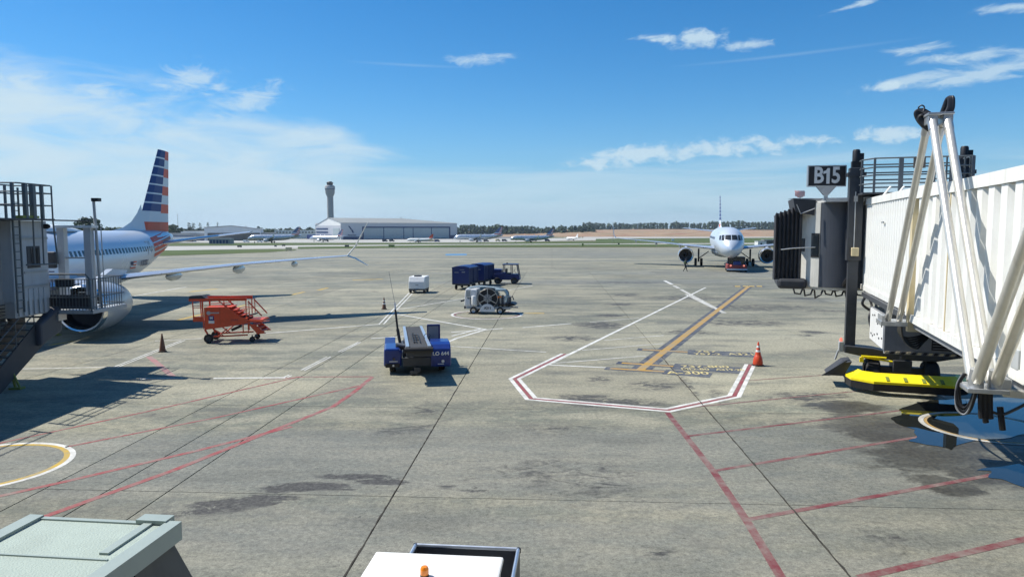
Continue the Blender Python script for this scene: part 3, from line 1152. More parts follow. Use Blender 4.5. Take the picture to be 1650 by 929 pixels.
def airliner(label, loc, heading, L, fus, wing, stab, fin, eng, gear, detail=2, group=None, livery='flag', body='silver_body', scale=1.0, wing_mat='wing_grey', winglet='blade'):
    """nose at local origin, +s aft along local -X (local +X is forward), u to the left, z up"""
    t = thing('airliner', label, 'airplane', loc, heading, group)
    t.scale = (scale,) * 3
    C = lambda q: (-q[0], q[1], q[2])
    N = 28 if detail > 1 else 14
    mb = MB()
    mb.loft([[C((s, ry * math.cos(2 * math.pi * k / N), zc + rz_ * math.sin(2 * math.pi * k / N))) for k in range(N)] for s, zc, ry, rz_ in fus])
    bo = part('fuselage', mb, body, t)

    def radius(s):
        for (a, za, ya, ra), (b, zb, yb, rb) in zip(fus, fus[1:]):
            if s <= b:
                f = (s - a) / (b - a)
                return za + (zb - za) * f, ya + (yb - ya) * f, ra + (rb - ra) * f
        return fus[-1][1:]

    def skin(s, z, side, outw=0.02):
        zc, ry, rz_ = radius(s)
        c = max(-1, min(1, (z - zc) / rz_))
        return (s, side * (ry * math.sqrt(1 - c * c) + outw), z)

    for side in (1, -1):
        w = MB()
        rings = [airfoil((s, side * u), c, th, z, tw=tw) for s, u, c, th, z, tw in wing]
        w.loft([[C(p) for p in rg] for rg in rings])
        wo = part('wing', w, wing_mat, t)
        s, u, c, th, z, tw = wing[-1]
        if winglet == 'split':
            for (ds, du, dz, cc) in ((1.5, 1.25, 2.25, 0.6), (1.0, 1.30, -0.72, 0.36)):
                g = MB()
                g.loft([[C(p) for p in airfoil((s + 0.12, side * u), c * 0.95, 0.11, z)],
                        [C((q[0], q[1], q[2])) for q in airfoil((s + ds * 0.35 + 0.12, side * (u + du * 0.40)), c * 0.75, 0.12, z + dz * 0.28)],
                        [C(p) for p in airfoil((s + ds + 0.35, side * (u + du)), cc, 0.14, z + dz)]])
                part('winglet', g, 'white', wo)
        elif winglet == 'blade' and detail:
            g = MB()
            g.loft([[C(p) for p in airfoil((s + 0.1, side * u), c * 0.95, 0.06, z)],
                    [C(p) for p in airfoil((s + 0.6, side * (u + 0.35)), c * 0.7, 0.06, z + 0.5)],
                    [C(p) for p in airfoil((s + 1.6, side * (u + 0.55)), 0.5, 0.06, z + 2.35)]])
            part('winglet', g, 'white', wo)
        if detail > 1:
            for fu in (6.6, 10.3, 13.6):
                # flap track fairing: canoe under the trailing edge
                for (a, b) in zip(wing, wing[1:]):
                    if a[1] <= fu <= b[1]:
                        f = (fu - a[1]) / (b[1] - a[1])
                        te = a[0] + a[2] + (b[0] + b[2] - a[0] - a[2]) * f
                        zz = a[4] + (b[4] - a[4]) * f - 0.18
                        k = MB()
                        kk = 1.0 if fu < 12 else 0.7
                        k.loft([[C((te - 2.2 * kk + x * 3.0 * kk, side * fu + 0.20 * kk * r * math.cos(q), zz - 0.10 - 0.06 * x + 0.30 * kk * r * math.sin(q))) for q in [2 * math.pi * m / 10 for m in range(10)]] for x, r in ((0, 0.05), (0.12, 0.6), (0.35, 1), (0.6, 0.95), (0.85, 0.55), (1, 0.05))])
                        part('flap_fairing', k, wing_mat, wo)
        # tailplane
        h = MB()
        h.loft([[C(p) for p in airfoil((a, side * u_), c_, 0.13, z_, tw=-.12)] for a, u_, c_, z_ in stab])
        part('tailplane', h, wing_mat, t)
        # engine
        es, eu, ez, er, el_ = eng
        e = MB()
        T = axis_T(C((es, side * eu, ez)), (-1, 0, 0))
        e.lathe([(er * 0.86, 0.10), (er * 0.93, 0.02), (er * 0.99, 0.25), (er * 1.06, el_ * 0.28), (er * 1.03, el_ * 0.55), (er * 0.84, el_ * 0.86), (er * 0.76, el_ * 0.92)], N, T)
        en = part('engine', e, 'nacelle', t)
        q = MB()
        q.lathe([(er * 0.80, 0.30), (er * 0.81, 0.12), (er * 0.865, 0.0), (er * 0.93, -0.03), (er * 0.985, 0.05), (er * 1.005, 0.22)], N, T)
        part('inlet_lip', q, 'lip' if detail > 1 else 'flag_white', en)
        q = MB()
        q.lathe([(er * 0.80, 0.28), (er * 0.79, 0.9), (0.001, 1.05)], N, T)
        q.lathe([(0.001, 0.45), (er * 0.16, 0.62), (er * 0.26, 1.0)], 14, T)
        part('fan', q, 'black', en)
        q = MB()
        q.lathe([(er * 0.66, el_ * 0.84), (er * 0.5, el_ * 1.02), (er * 0.30, el_ * 1.12), (0.01, el_ * 1.25)], 16, T)
        part('exhaust_cone', q, 'dark_steel', en)
        q = MB()
        q.prism([(-(es + 0.8), ez + er * 0.9), (-(es + el_ * 0.95), ez + er * 0.75), (-(es + el_ * 1.25), ez + er * 1.35), (-(es + el_ * 0.8), ez + er * 1.5)], side * eu - 0.16, side * eu + 0.16)
        part('pylon', q, 'nacelle', en)
        if detail:
            gs, gu, gr = gear
            g = MB()
            g.tube([C((gs, side * gu, gr)), C((gs + 0.1, side * gu, 2.6))], 0.13, 8)
            g.tube([C((gs, side * gu, 1.1)), C((gs, side * (gu - 1.5), 2.2))], 0.07, 8)
            go = part('landing_gear', g, 'dark_steel', t)
            for dx in (-0.43, 0.43):
                wl = MB()
                wl.lathe([(gr * 0.55, -0.16), (gr * 0.92, -0.19), (gr, -0.10), (gr, 0.10), (gr * 0.92, 0.19), (gr * 0.55, 0.16)], 20, axis_T(C((gs, side * gu + dx, gr)), (0, 1, 0)))
                wl.lathe([(0.01, -0.10), (gr * 0.55, -0.13), (gr * 0.55, 0.13), (0.01, 0.10)], 14, axis_T(C((gs, side * gu + dx, gr)), (0, 1, 0)))
                part('wheel', wl, 'rubber', go)
    if detail:
        g = MB()
        ns = fus[-1][0] * 0.128
        g.tube([C((ns, 0, 0.36)), C((ns + 0.2, 0, 2.0))], 0.10, 8)
        go = part('landing_gear', g, 'dark_steel', t)
        for dx in (-0.25, 0.25):
            wl = MB()
            wl.lathe([(0.01, -0.1), (0.33, -0.11), (0.38, -0.06), (0.38, 0.06), (0.33, 0.11), (0.01, 0.1)], 16, axis_T(C((ns, dx, 0.38)), (0, 1, 0)))
            part('wheel', wl, 'rubber', go)
    # fin: horizontal bands, front and rear half of each in its own colour
    zb, zt, leb, let_, teb, tet = fin['zb'], fin['zt'], fin['leb'], fin['let'], fin['teb'], fin['tet']
    fm = ['flag_white', 'flag_blue', 'flag_red', body]
    g = MB()
    lev = fin['levels'] if livery == 'flag' else [(zb, 0, 0), (zt, None, None)]

    def sect(z, a, b):
        """left/right pair at chord fraction a..b"""
        f = (z - zb) / (zt - zb)
        le_ = leb + (let_ - leb) * f
        te_ = teb + (tet - teb) * f
        return le_, te_
    split = fin.get('split', 0.62)
    for (z0, mf, mr), (z1, _, _) in zip(lev, lev[1:]):
        q = []
        for z in (z0, z1):
            le_, te_ = sect(z, 0, 1)
            f = (z - zb) / (zt - zb)
            sp = le_ + (te_ - le_) * (split + 0.0 * f)
            th = fin.get('thick', .24) * (1 - 0.6 * f)
            q.append((le_, sp, te_, th, z))
        for side in (1, -1):
            (l0, s0, t0, h0, za), (l1, s1, t1, h1, zc_) = q
            m0, m1 = l0 + (s0 - l0) * 0.35, l1 + (s1 - l1) * 0.35
            g.add([C((l0, 0, za)), C((m0, side * h0, za)), C((m1, side * h1, zc_)), C((l1, 0, zc_))], [(0, 1, 2, 3)], mf, False)
            g.add([C((m0, side * h0, za)), C((s0, side * h0, za)), C((s1, side * h1, zc_)), C((m1, side * h1, zc_))], [(0, 1, 2, 3)], mf, False)
            g.add([C((s0, side * h0, za)), C((t0, side * 0.015, za)), C((t1, side * 0.015, zc_)), C((s1, side * h1, zc_))], [(0, 1, 2, 3)], mr, False)
    (le_, te_) = sect(zt, 0, 1)
    th = 0.24 * 0.4
    sp = le_ + (te_ - le_) * split
    g.add([C((le_, 0, zt)), C((sp, th, zt)), C((te_, 0, zt)), C((sp, -th, zt))], [(0, 1, 2, 3)], lev[-2][1])
    fo = part('fin', g, fm if livery == 'flag' else [livery], t)
    if detail and 'dorsal' in fin:
        g = MB()
        pr = fin['dorsal']
        rows = []
        for s, z in pr:
            zc, ry, rz_ = radius(s)
            rows.append((s, zc + rz_ - 0.25, z))
        rings = []
        for i, (s, z0, z1) in enumerate(rows):
            w_ = 0.10 + 0.14 * i / len(rows)
            rings.append([C((s, -w_ * 1.5, z0)), C((s, -w_ * 0.4, (z0 + z1 * 2) / 3)), C((s, 0, z1)), C((s, w_ * 0.4, (z0 + z1 * 2) / 3)), C((s, w_ * 1.5, z0))])
        g.loft(rings, True, False)
        part('fin_fillet', g, 'flag_white', fo)
    if detail:
        # wing to body fairing
        g = MB()
        s0, s1 = wing[0][0] - 1.2, wing[0][0] + wing[0][2] + 2.2
        zc = fus[5][1] - fus[5][3] + 0.55
        g.loft([[C((s0 + (s1 - s0) * x, 1.0 * fus[5][2] * (0.72 + 0.32 * r) * r * math.cos(q), zc + 0.85 * r * math.sin(q))) for q in [2 * math.pi * m / 16 for m in range(16)]] for x, r in ((0, 0.1), (0.1, 0.7), (0.25, 1), (0.7, 1), (0.9, 0.7), (1, 0.1))])
        part('belly_fairing', g, wing_mat, t)
    return t, C, skin, radius


def flag_levels(zt, zb, zroot):
    """blue bars with white gaps in front, red and white bars behind, then a plain and a red band"""
    lv = []
    hgt = zt - zb
    per = hgt * 0.111
    z = zt
    rows = []
    for k in range(7):
        rows.append((z - per * 0.83, z, 1, 2 if k % 2 == 0 else 0))
        rows.append((z - per, z - per * 0.83, 0, 2 if k % 2 == 0 else 0))
        z -= per
    rows.append((zb + hgt * 0.115, z, 0, 0))
    rows.append((zb + hgt * 0.0, zb + hgt * 0.115, 2, 2))
    rows.append((zroot, zb, 0, 0))
    rows.reverse()
    lv = [(a, mf, mr) for a, b, mf, mr in rows]
    lv.append((rows[-1][1], 0, 0))
    return lv


F737 = [(0, 2.9, .04, .04), (.3, 2.92, .50, .45), (1.0, 3.02, .95, .90), (2.2, 3.2, 1.38, 1.40), (4.2, 3.45, 1.76, 1.84), (6.5, 3.55, 1.88, 2.0),
        (14, 3.55, 1.88, 2.0), (20, 3.55, 1.88, 2.0), (25.5, 3.55, 1.88, 2.0), (28.5, 3.70, 1.80, 1.85), (32, 4.12, 1.48, 1.48), (35, 4.5, 1.05, 1.08), (37.6, 4.8, .62, .66), (39.0, 4.95, .28, .32), (39.4, 5.0, .12, .14)]
W737 = [(12.8, 1.2, 8.2, .12, 2.45, .12), (16.0, 5.6, 4.9, .11, 2.95, .05), (19.3, 11.3, 3.1, .10, 3.50, .02), (22.3, 17.0, 1.55, .09, 3.86, 0)]
S737 = [(33.3, .3, 4.2, 4.35), (35.2, 3.5, 2.9, 4.85), (37.4, 7.1, 1.35, 5.35)]
Z737 = dict(zb=5.45, zt=12.3, leb=31.9, let=37.0, teb=38.6, tet=39.4, split=0.60, levels=flag_levels(12.3, 5.45, 4.9),
            dorsal=[(27.6, 5.55), (29.4, 5.75), (31.0, 6.2), (32.2, 6.9), (33.0, 7.6)])
E737 = (11.6, 5.10, 1.66, 1.22, 4.3)
G737 = (19.6, 2.86, 0.56)
# the parked aircraft on the left, nose to the terminal
HD = math.atan2(-0.993, 0.113)
left, C, skin, radius = airliner('silver airliner with blue and red striped tail parked behind the left boarding bridge', (-25.45, 23.4, 0), HD, 39.4, F737, W737, S737, Z737, E737, G737, 2, 'airliners parked and taxiing', winglet='split')
mb = MB()
mb.loft([[C((s, .75 * r * math.cos(q), 5.52 + .42 * r * math.sin(q))) for q in [math.pi * m / 9 for m in range(10)]] for s, r in ((16.6, .05), (17.2, .6), (18.2, .95), (19.6, 1), (21, .75), (22.4, .35), (23.4, .05))], True)
part('antenna_dome', mb, 'flag_white', left)
for k in range(46):
    s = 9.2 + k * 0.508
    w = MB()
    a, b = skin(s, 4.02, 1, .012), skin(s + .25, 4.02, 1, .012)
    c_, d_ = skin(s + .25, 4.37, 1, .012), skin(s, 4.37, 1, .012)
    i0 = [C((p[0], p[1] - .06, p[2])) for p in (a, b, c_, d_)]
    w.add([C(a), C(b), C(c_), C(d_)] + i0, [(0, 1, 2, 3), (4, 7, 6, 5), (0, 4, 5, 1), (1, 5, 6, 2), (2, 6, 7, 3), (3, 7, 4, 0)])
    part('cabin_window', w, 'glass', left)
w = MB()
p = [skin(29.6, 3.0, 1, .012), skin(30.4, 3.05, 1, .012), skin(30.4, 4.0, 1, .012), skin(30.4, 4.75, 1, .012), skin(29.6, 4.75, 1, .012), skin(29.6, 3.9, 1, .012)]
w.tube([C(q) for q in p + [p[0]]], .025, 4)
part('door_outline', w, 'grey_paint', left)
# red striped panel on the tail cone, lettering and the little flag
mb = MB()
for (z0, z1, mi) in ((4.62, 4.98, 0), (4.28, 4.54, 0), (3.92, 4.18, 0), (3.5, 3.78, 0)):
    ss = [31.2 + 0.6 * i for i in range(11)]
    for a, b in zip(ss, ss[1:]):
        if z0 > radius(a)[0] - radius(a)[2] + .05 and z1 < radius(b)[0] + radius(b)[2]:
            lean = 0.22
            p = [skin(a, z0 + lean * (a - 31) * .4, 1, .015), skin(b, z0 + lean * (b - 31) * .4, 1, .015), skin(b, z1 + lean * (b - 31) * .4, 1, .015), skin(a, z1 + lean * (a - 31) * .4, 1, .015)]
            mb.sheet([C(q) for q in p])
part('tail_stripe', mb, 'flag_red', left)


def skin_text(name, body, size, mat, s, z):
    a, b = Vector(C(skin(s, z, 1, .03))), Vector(C(skin(s + 0.5, z, 1, .03)))
    up = Vector(C(skin(s, z + .3, 1, .03))) - a
    text(name, body, size, mat, left, facing(a, b - a, up), .004, .004)


skin_text('registration_lettering', 'N303SU', .62, 'navy', 28.6, 3.18)
skin_text('lettering', '737', .40, 'flag_white', 30.2, 4.55)
mb = MB()
for (s0, s1, z0, z1, mi) in ((26.0, 26.45, 3.15, 3.4, 0), (26.45, 27.0, 3.3, 3.4, 1), (26.45, 27.0, 3.2, 3.3, 2), (26.45, 27.0, 3.1, 3.2, 1), (26.0, 27.0, 3.0, 3.1, 2), (26.0, 27.0, 2.9, 3.0, 1)):
    mb.sheet([C(skin(a, b, 1, .03)) for a, b in ((s0, z0), (s1, z0), (s1, z1), (s0, z1))], mi)
part('flag_emblem', mb, ['navy', 'flag_red', 'flag_white'], left)

# the aircraft being pushed back on the right
F320 = [(0, 2.95, .04, .04), (.2, 2.97, .55, .55), (.8, 3.10, 1.08, 1.06), (2.0, 3.4, 1.54, 1.58), (3.8, 3.72, 1.82, 1.92), (5.6, 3.84, 1.97, 2.06),
        (12, 3.84, 1.97, 2.07), (18, 3.84, 1.97, 2.07), (24.5, 3.84, 1.97, 2.07), (28, 4.05, 1.85, 1.85), (32, 4.5, 1.4, 1.38), (35, 4.9, .9, .9), (37, 5.15, .4, .42), (37.6, 5.2, .15, .18)]
W320 = [(11.4, 1.2, 7.4, .13, 2.75, .1), (14.8, 6.3, 4.2, .11, 3.2, .04), (18.0, 11.8, 2.8, .10, 3.75, .02), (20.6, 16.9, 1.6, .09, 4.15, 0)]
S320 = [(31.2, .3, 3.9, 5.1), (33.3, 3.3, 2.6, 5.4), (35.4, 6.2, 1.35, 5.75)]
Z320 = dict(zb=5.8, zt=11.4, leb=29.8, let=34.9, teb=36.0, tet=37.2, thick=.13, split=.60, levels=flag_levels(11.4, 5.8, 5.2), dorsal=[(28.0, 5.95), (29.6, 6.2), (30.8, 6.6)])
E320 = (12.6, 5.75, 1.75, 1.10, 3.6)
G320 = (17.7, 3.8, 0.58)
hd = math.atan2(-17.7, -4.3)
fwd = Vector((math.cos(hd), math.sin(hd), 0))
gear_mid = P(1166.5, 428)
nose = gear_mid + fwd * 17.7
right_jet, C2, skin2, radius2 = airliner('white nosed airliner facing the camera on the taxi line behind a blue tug', nose, hd, 37.6, F320, W320, S320, Z320, E320, G320, 2, 'airliners parked and taxiing')


def pane(s0, u0, s1, u1, z0, z1, back):
    """cockpit pane standing just proud of the nose; given lower edge ends and how far the top leans back"""
    def on(s, u, z):
        # push forward until on the skin
        lo, hi = 0.0, 6.0
        for _ in range(40):
            m = (lo + hi) / 2
            zc, ry, rz_ = radius2(m)
            inside = (u / ry) ** 2 + ((z - zc) / rz_) ** 2 < 1
            if inside:
                hi = m
            else:
                lo = m
        return Vector((hi - .03, u, z))
    nu, nz = 5, 4
    vs, fs = [], []
    for out_ in (0.0, .05):
        for i in range(nu + 1):
            for k in range(nz + 1):
                fz = k / nz
                u = (u0 + (u1 - u0) * i / nu) * (1 - .07 * fz)
                q = on(0, u, z0 + (z1 - z0) * fz)
                vs.append(C2(q + Vector((out_, 0, 0))))
    w_ = nz + 1
    for i in range(nu):
        for k in range(nz):
            p0 = i * w_ + k
            fs.append((p0, p0 + 1, p0 + w_ + 1, p0 + w_))
    o = MB()
    o.add(vs, fs, 0, True)
    part('cockpit_window', o, 'cockpit_glass', right_jet)


for sd in (1, -1):
    pane(0, sd * .05, 0, sd * .80, 4.22, 4.86, 0)
    pane(0, sd * .90, 0, sd * 1.22, 4.16, 4.84, 0)
    pane(0, sd * 1.30, 0, sd * 1.50, 4.18, 4.76, 0)
for sd in (1, -1):
    w = MB()
    for k in range(48):
        s = 6.2 + k * .51
        p = [skin2(s, 4.22, sd, .012), skin2(s + .24, 4.22, sd, .012), skin2(s + .24, 4.56, sd, .012), skin2(s, 4.56, sd, .012)]
        w.sheet([C2(q) for q in p])
    part('window_row', w, 'navy', right_jet, kind='stuff')
for sd in (1, -1):
    w = MB()
    p = [skin2(4.6, 3.3, sd, .012), skin2(5.4, 3.3, sd, .012), skin2(5.4, 5.1, sd, .012), skin2(4.6, 5.1, sd, .012)]
    w.tube([C2(q) for q in p + [p[0]]], .02, 4)
    part('door_outline', w, 'grey_paint', right_jet)


# far airliners beyond the taxiways
def far_jet(label, px, py, hdg, scale, y, livery='flag', body='silver_body', detail=0, wl='blade'):
    d = ray(px, py)
    x = d.x * y / d.y
    t, *_ = airliner(label, (x, y, gz(y) + 0.06), hdg, 37.6, F320, W320, S320, Z320, E320, G320, 1, 'airliners parked and taxiing', livery, body, scale)
    return t


far_jet('long silver airliner with dark tail standing nose left in front of the low hangar', 399, 388, R(186), 1.1, 560, body='wing_grey')
far_jet('silver airliner standing nose left beside the big hangar, half hidden behind the winglet', 499, 387, R(160), 0.95, 640, body='wing_grey')
far_jet('small white regional jet with red tail parked before the hangar doors', 655, 388, R(172), 0.62, 590, livery='flag_red', body='white')
far_jet('white airliner with its nose just past the right end of the hangar', 731, 387, R(178), 1.15, 620, body='wing_grey')
far_jet('airliner with tall blue and red tail parked in the middle of the far apron', 822, 386, R(184), 1.0, 600, body='wing_grey')
far_jet('tiny white jet seen tail on at the end of the far taxiway', 912, 381, R(120), 0.6, 760, livery='white', body='white')


# ------------------------------------------------------------------ right boarding bridge
AX = Vector((0.308, 0.951, 0)).normalized()
BR = Vector((12.35, 25.0, 0))
brz = -math.atan2(AX.x, AX.y)
bridge = thing('boarding_bridge', 'white ribbed boarding bridge on the right with grey cab and black canopy', 'boarding bridge', BR, brz, None)


def ribbed(name, x0, x1, y0, y1, z0, z1, pitch, depth, mat, parent):
    """tunnel body with pressed vertical ribs on both sides"""
    core = MB()
    core.bx(x0 + depth, x1 - depth, y0, y1, z0 + .02, z1 - .02)
    o = part(name, core, mat, parent)
    n = int((y1 - y0) / pitch)
    for side, x in ((-1, x0), (1, x1)):
        me = None
        for k in range(n):
            yc = y0 + pitch * (k + .5)
            if side == 1 and k % 1:
                continue
            if me is None:
                r = MB()
                hw = pitch * .33
                dx = depth * side
                a = [(-dx * 0 - dx, -hw - pitch * .12), (0, -hw * .72), (0, hw * .72), (-dx, hw + pitch * .12)]
                v = [(p[0], p[1], zz) for zz in (z0 + .16, z1 - .20) for p in a]
                r.add(v, [(0, 1, 5, 4), (1, 2, 6, 5), (2, 3, 7, 6), (4, 5, 6, 7), (3, 2, 1, 0)])
                me = r.mesh('wall_rib', mat)
            link('wall_rib', me, o, (x, yc, 0))
        tr = MB()
        tr.bx(x - .03 if side < 0 else x - .10, x + .10 if side < 0 else x + .03, y0, y1, z1 - .19, z1 + .03)
        part('top_rail', tr, mat, o)
        tr = MB()
        tr.bx(x - .02 if side < 0 else x - .12, x + .12 if side < 0 else x + .02, y0, y1, z0 - .03, z0 + .15)
        part('bottom_rail', tr, mat, o)
    tr = MB()
    tr.bx(x0 + .11, x1 - .11, y0 + .01, y1 - .01, z1 - .01, z1 + .02)
    part('roof_sheet', tr, 'tunnel_white', o)
    return o


inner = ribbed('inner_tunnel', .12, 2.75, -9.4, .9, 3.54, 6.72, .34, .09, 'tunnel_white', bridge)
outer = ribbed('outer_tunnel', -.12, 3.0, -26.5, -8.35, 3.48, 6.60, .62, .17, 'tunnel_white', bridge)
# yellowed portal frame where the tunnels telescope
mb = MB()
mb.bx(-.17, 3.05, -8.33, -8.05, 6.22, 6.58)
mb.bx(-.17, .18, -8.33, -8.13, 3.40, 6.22)
mb.bx(2.70, 3.05, -8.33, -8.13, 3.40, 6.22)
mb.bx(-.17, 3.05, -8.33, -8.13, 3.20, 3.40)
part('portal_frame', mb, 'cream', bridge)
mb = MB()
mb.bx(.02, .16, -7.75, -7.55, 3.36, 6.5)
mb.bx(-.02, .14, -7.35, -7.22, 3.30, 6.45)
part('roller_post', mb, 'tunnel_white', bridge)
mb = MB()
mb.bx(-.02, .10, -9.2, -.2, 3.34, 3.49)
mb.bx(2.7, 2.85, -9.2, -.2, 3.34, 3.49)
for k in range(9):
    mb.bx(.10, 2.7, -9.0 + k, -8.9 + k, 3.36, 3.47)
part('floor_beam', mb, 'dark_steel', bridge)
mb = MB()
mb.bx(-.06, .14, -26.4, -8.4, 3.30, 3.44)
mb.bx(2.75, 2.95, -26.4, -8.4, 3.30, 3.44)
for k in range(12):
    mb.bx(.14, 2.75, -26 + 1.5 * k, -25.85 + 1.5 * k, 3.31, 3.42)
part('floor_beam', mb, 'unit_grey', bridge)
mb = MB()
mb.bx(-.15, -.11, -15.5, -15.2, 3.62, 3.92)
part('access_box', mb, 'grey_paint', outer, bev=.01)
mb = MB()
mb.bx(.05, .085, -3.2, -2.9, 5.86, 5.92)
part('number_plate', mb, 'grey_paint', inner)
for y in (-11.4, -17.6, -23.0):
    mb = MB()
    mb.bx(-.135, -.10, y, y + .05, 3.5, 6.58)
    part('panel_seam', mb, 'cream', outer)
# shadowed gutter between the two roofs
mb = MB()
mb.bx(.3, 2.6, -9.2, -8.1, 6.62, 6.74)
part('roof_gutter', mb, 'dark_steel', bridge)

# lift columns, cross beam and bogie
for k, x in enumerate((-.24, 3.12)):
    mb = MB()
    mb.bx(x - .235, x + .235, .35, .80, 4.55, 7.85)
    co = part('lift_column', mb, 'dark_steel', bridge, bev=.02)
    mb = MB()
    mb.bx(x - .165, x + .165, .40, .75, 1.32, 4.6)
    part('column_leg', mb, 'dark_steel', co)
    mb = MB()
    mb.bx(x - .17, x + .13, .42, .72, 7.85, 8.08)
    mb.lathe([(.001, .42), (.10, .42), (.13, .36), (.13, 0), (.001, 0)], 14, Matrix.Translation((x - .02, .57, 8.08)))
    mb.bx(x + .06, x + .22, .48, .66, 8.12, 8.36)
    part('lift_motor', mb, 'black', co)
    mb = MB()
    mb.tube([(x - .02, .33, 7.0), (x - .02, .32, 5.0)], .018, 6)
    mb.bx(x - .07, x + .05, .29, .36, 6.65, 6.85)
    part('conduit', mb, 'galv', co)
    mb = MB()
    mb.bx(x - .10, x + .14, .20, .36, 4.72, 5.02)
    part('junction_box', mb, 'cream', co, bev=.02)
    mb = MB()
    mb.bx(x - .30, x + .30, .30, .84, 7.55, 7.68)
    part('column_collar', mb, 'dark_steel', co)
mb = MB()
mb.prism([(-.44, 1.24), (-.44, 1.50), (.5, 1.44), (1.0, 1.34), (2.0, 1.34), (2.5, 1.44), (3.3, 1.50), (3.3, 1.24), (2.5, 1.06), (.5, 1.06)], .25, .90)
part('cross_beam', mb, 'dark_steel', bridge, bev=.03)
mb = MB()
mb.bx(1.15, 1.75, .2, .95, .62, 1.06)
mb.bx(.35, 2.55, .42, .72, .48, .78)
mb.tube([(1.45, .57, .95), (1.45, .57, 1.2)], .34, 16)
bogie = part('bogie', mb, 'dark_steel', bridge, bev=.02)
mb = MB()
mb.tube([(.1, .12, 1.16), (.9, .1, 1.14)], .035, 8)
mb.tube([(.2, .2, 1.12), (1.1, .1, 1.02)], .035, 8)
mb.bx(.05, .18, .06, .16, .95, 1.12)
part('drive_bracket', mb, 'yellow', bogie)
for x in (.52, 2.38):
    wl = MB()
    T = axis_T((x, .57, .52), (1, 0, 0))
    wl.lathe([(.30, -.20), (.44, -.24), (.52, -.17), (.52, .17), (.44, .24), (.30, .20)], 28, T)
    wo = part('tyre', wl, 'rubber', bogie)
    wl = MB()
    wl.lathe([(.001, -.16), (.12, -.18), (.30, -.12), (.30, .12), (.12, .18), (.001, .16)], 20, T)
    part('rim', wl, 'dark_steel', wo)
# yellow bumper plate with a black skirt round the wheels
mb = MB()
ou = [(-.42, .10), (-.30, -.55), (.35, -1.05), (2.95, -1.05), (3.35, -.7), (3.5, .10)]
inn = [(.0, .12), (.10, -.22), (.50, -.45), (2.6, -.45), (2.95, -.30), (3.1, .12)]
n = len(ou)
vs = [(x, y, .50) for x, y in ou] + [(x, y, .70) for x, y in inn] + [(x, y, .42) for x, y in ou] + [(x, y, .42) for x, y in inn]
fs = []
for i in range(n - 1):
    fs += [(i, i + 1, n + i + 1, n + i), (2 * n + i, 3 * n + i, 3 * n + i + 1, 2 * n + i + 1), (i, 2 * n + i, 2 * n + i + 1, i + 1), (n + i, n + i + 1, 3 * n + i + 1, 3 * n + i)]
fs += [(0, n, 3 * n, 2 * n), (n - 1, 3 * n - 1, 4 * n - 1, 2 * n - 1)]
mb.add(vs, fs)
guard = part('wheel_guard', mb, 'yellow', bridge)
mb = MB()
for a, b in zip(ou, ou[1:]):
    mb.add([(a[0], a[1], .415), (b[0], b[1], .415), (b[0] * .97, b[1] * .93, .16), (a[0] * .97, a[1] * .93, .16)], [(0, 1, 2, 3)])
    mb.add([(a[0], a[1] + .05, .415), (b[0], b[1] + .05, .415), (b[0] * .97, b[1] * .93 + .05, .16), (a[0] * .97, a[1] * .93 + .05, .16)], [(0, 1, 2, 3)])
part('skirt', mb, 'rubber', guard)
for x in (.8, 1.35, 1.9, 2.45):
    mb = MB()
    mb.bar((x, -1.00, .53), (x, -.72, .615), .10, .03)
    part('bracket', mb, 'olive', guard)
mb = MB()
mb.prism([(-1.2, .40), (-.9, .42), (-.35, .98), (-.40, 1.0)], .0, .05)
mb.prism([(-1.0, .42), (-.45, .42), (-.2, .95), (-.45, .9)], .05, 1.1)
part('side_flap', mb, 'bellows', guard)

# air unit slung under the tunnel
mb = MB()
mb.bx(.10, 2.75, -3.9, -1.5, 2.02, 3.12)
unit = part('air_unit', mb, 'unit_grey', bridge, bev=.02)
mb = MB()
mb.bx(.075, .10, -3.86, -1.54, 2.06, 3.08)
lit_side = part('side_panel', mb, 'white', unit)  # sunlight on this side put into white, the near face's shade into grey
random.seed(21)
for k in range(11):
    mb = MB()
    y, z = -3.7 + .38 * (k % 6) + random.uniform(-.1, .1), 2.25 + .55 * (k // 6) + random.uniform(-.12, .18)
    mb.bx(.062, .076, y, y + .12, z, z + .05)
    part('vent_slot', mb, 'black', lit_side)
mb = MB()
mb.bx(1.38, 2.70, -3.925, -3.9, 2.10, 3.08)
gr = part('louvre_frame', mb, 'black', unit)
for k in range(11):
    mb = MB()
    mb.bar((1.40, -3.955, 2.16 + .083 * k), (2.68, -3.955, 2.16 + .083 * k), .05, .022)
    part('louvre', mb, 'unit_grey', gr)
for k in range(18):
    mb = MB()
    x = .12 + k * .146
    mb.prism([(x, 1.94), (x + .10, 1.94), (x + .14, 2.01), (x + .04, 2.01)], -3.93, -3.91)
    part('hazard_stripe', mb, 'black' if k % 2 else 'cream', unit)
mb = MB()
mb.bx(.12, 2.72, -3.91, -3.75, 1.93, 2.02)
part('sill', mb, 'unit_grey', unit)
for y in (-3.6, -1.8):
    for x in (.16, 2.6):
        mb = MB()
        mb.bx(x, x + .08, y, y + .08, 3.12, 3.54)
        part('hanger', mb, 'galv', unit)
# sloping cable tray at the tunnel's underside
mb = MB()
mb.prism([(.35, 3.34), (.35, 3.22), (2.9, 2.8), (2.9, 3.3)], -5.6, -4.2)
part('cable_tray', mb, 'dark_steel', bridge)

# pantograph cable carrier made of white tubes
UPP, LOW, TOP, TOP2 = Vector((-.42, -8.0, 3.50)), Vector((-.55, -15.42, 3.42)), Vector((-.55, -11.92, 7.86)), Vector((-.55, -19.0, 7.86))
mb = MB()
mb.bx(-.75, .02, -8.3, -7.6, 3.32, 3.42)
mb.bx(-.72, -.66, -8.25, -7.65, 3.42, 3.56)
mb.bx(-.04, .02, -8.25, -7.65, 3.42, 3.56)
carrier = part('cable_carrier', mb, 'galv', bridge)
cg = .125


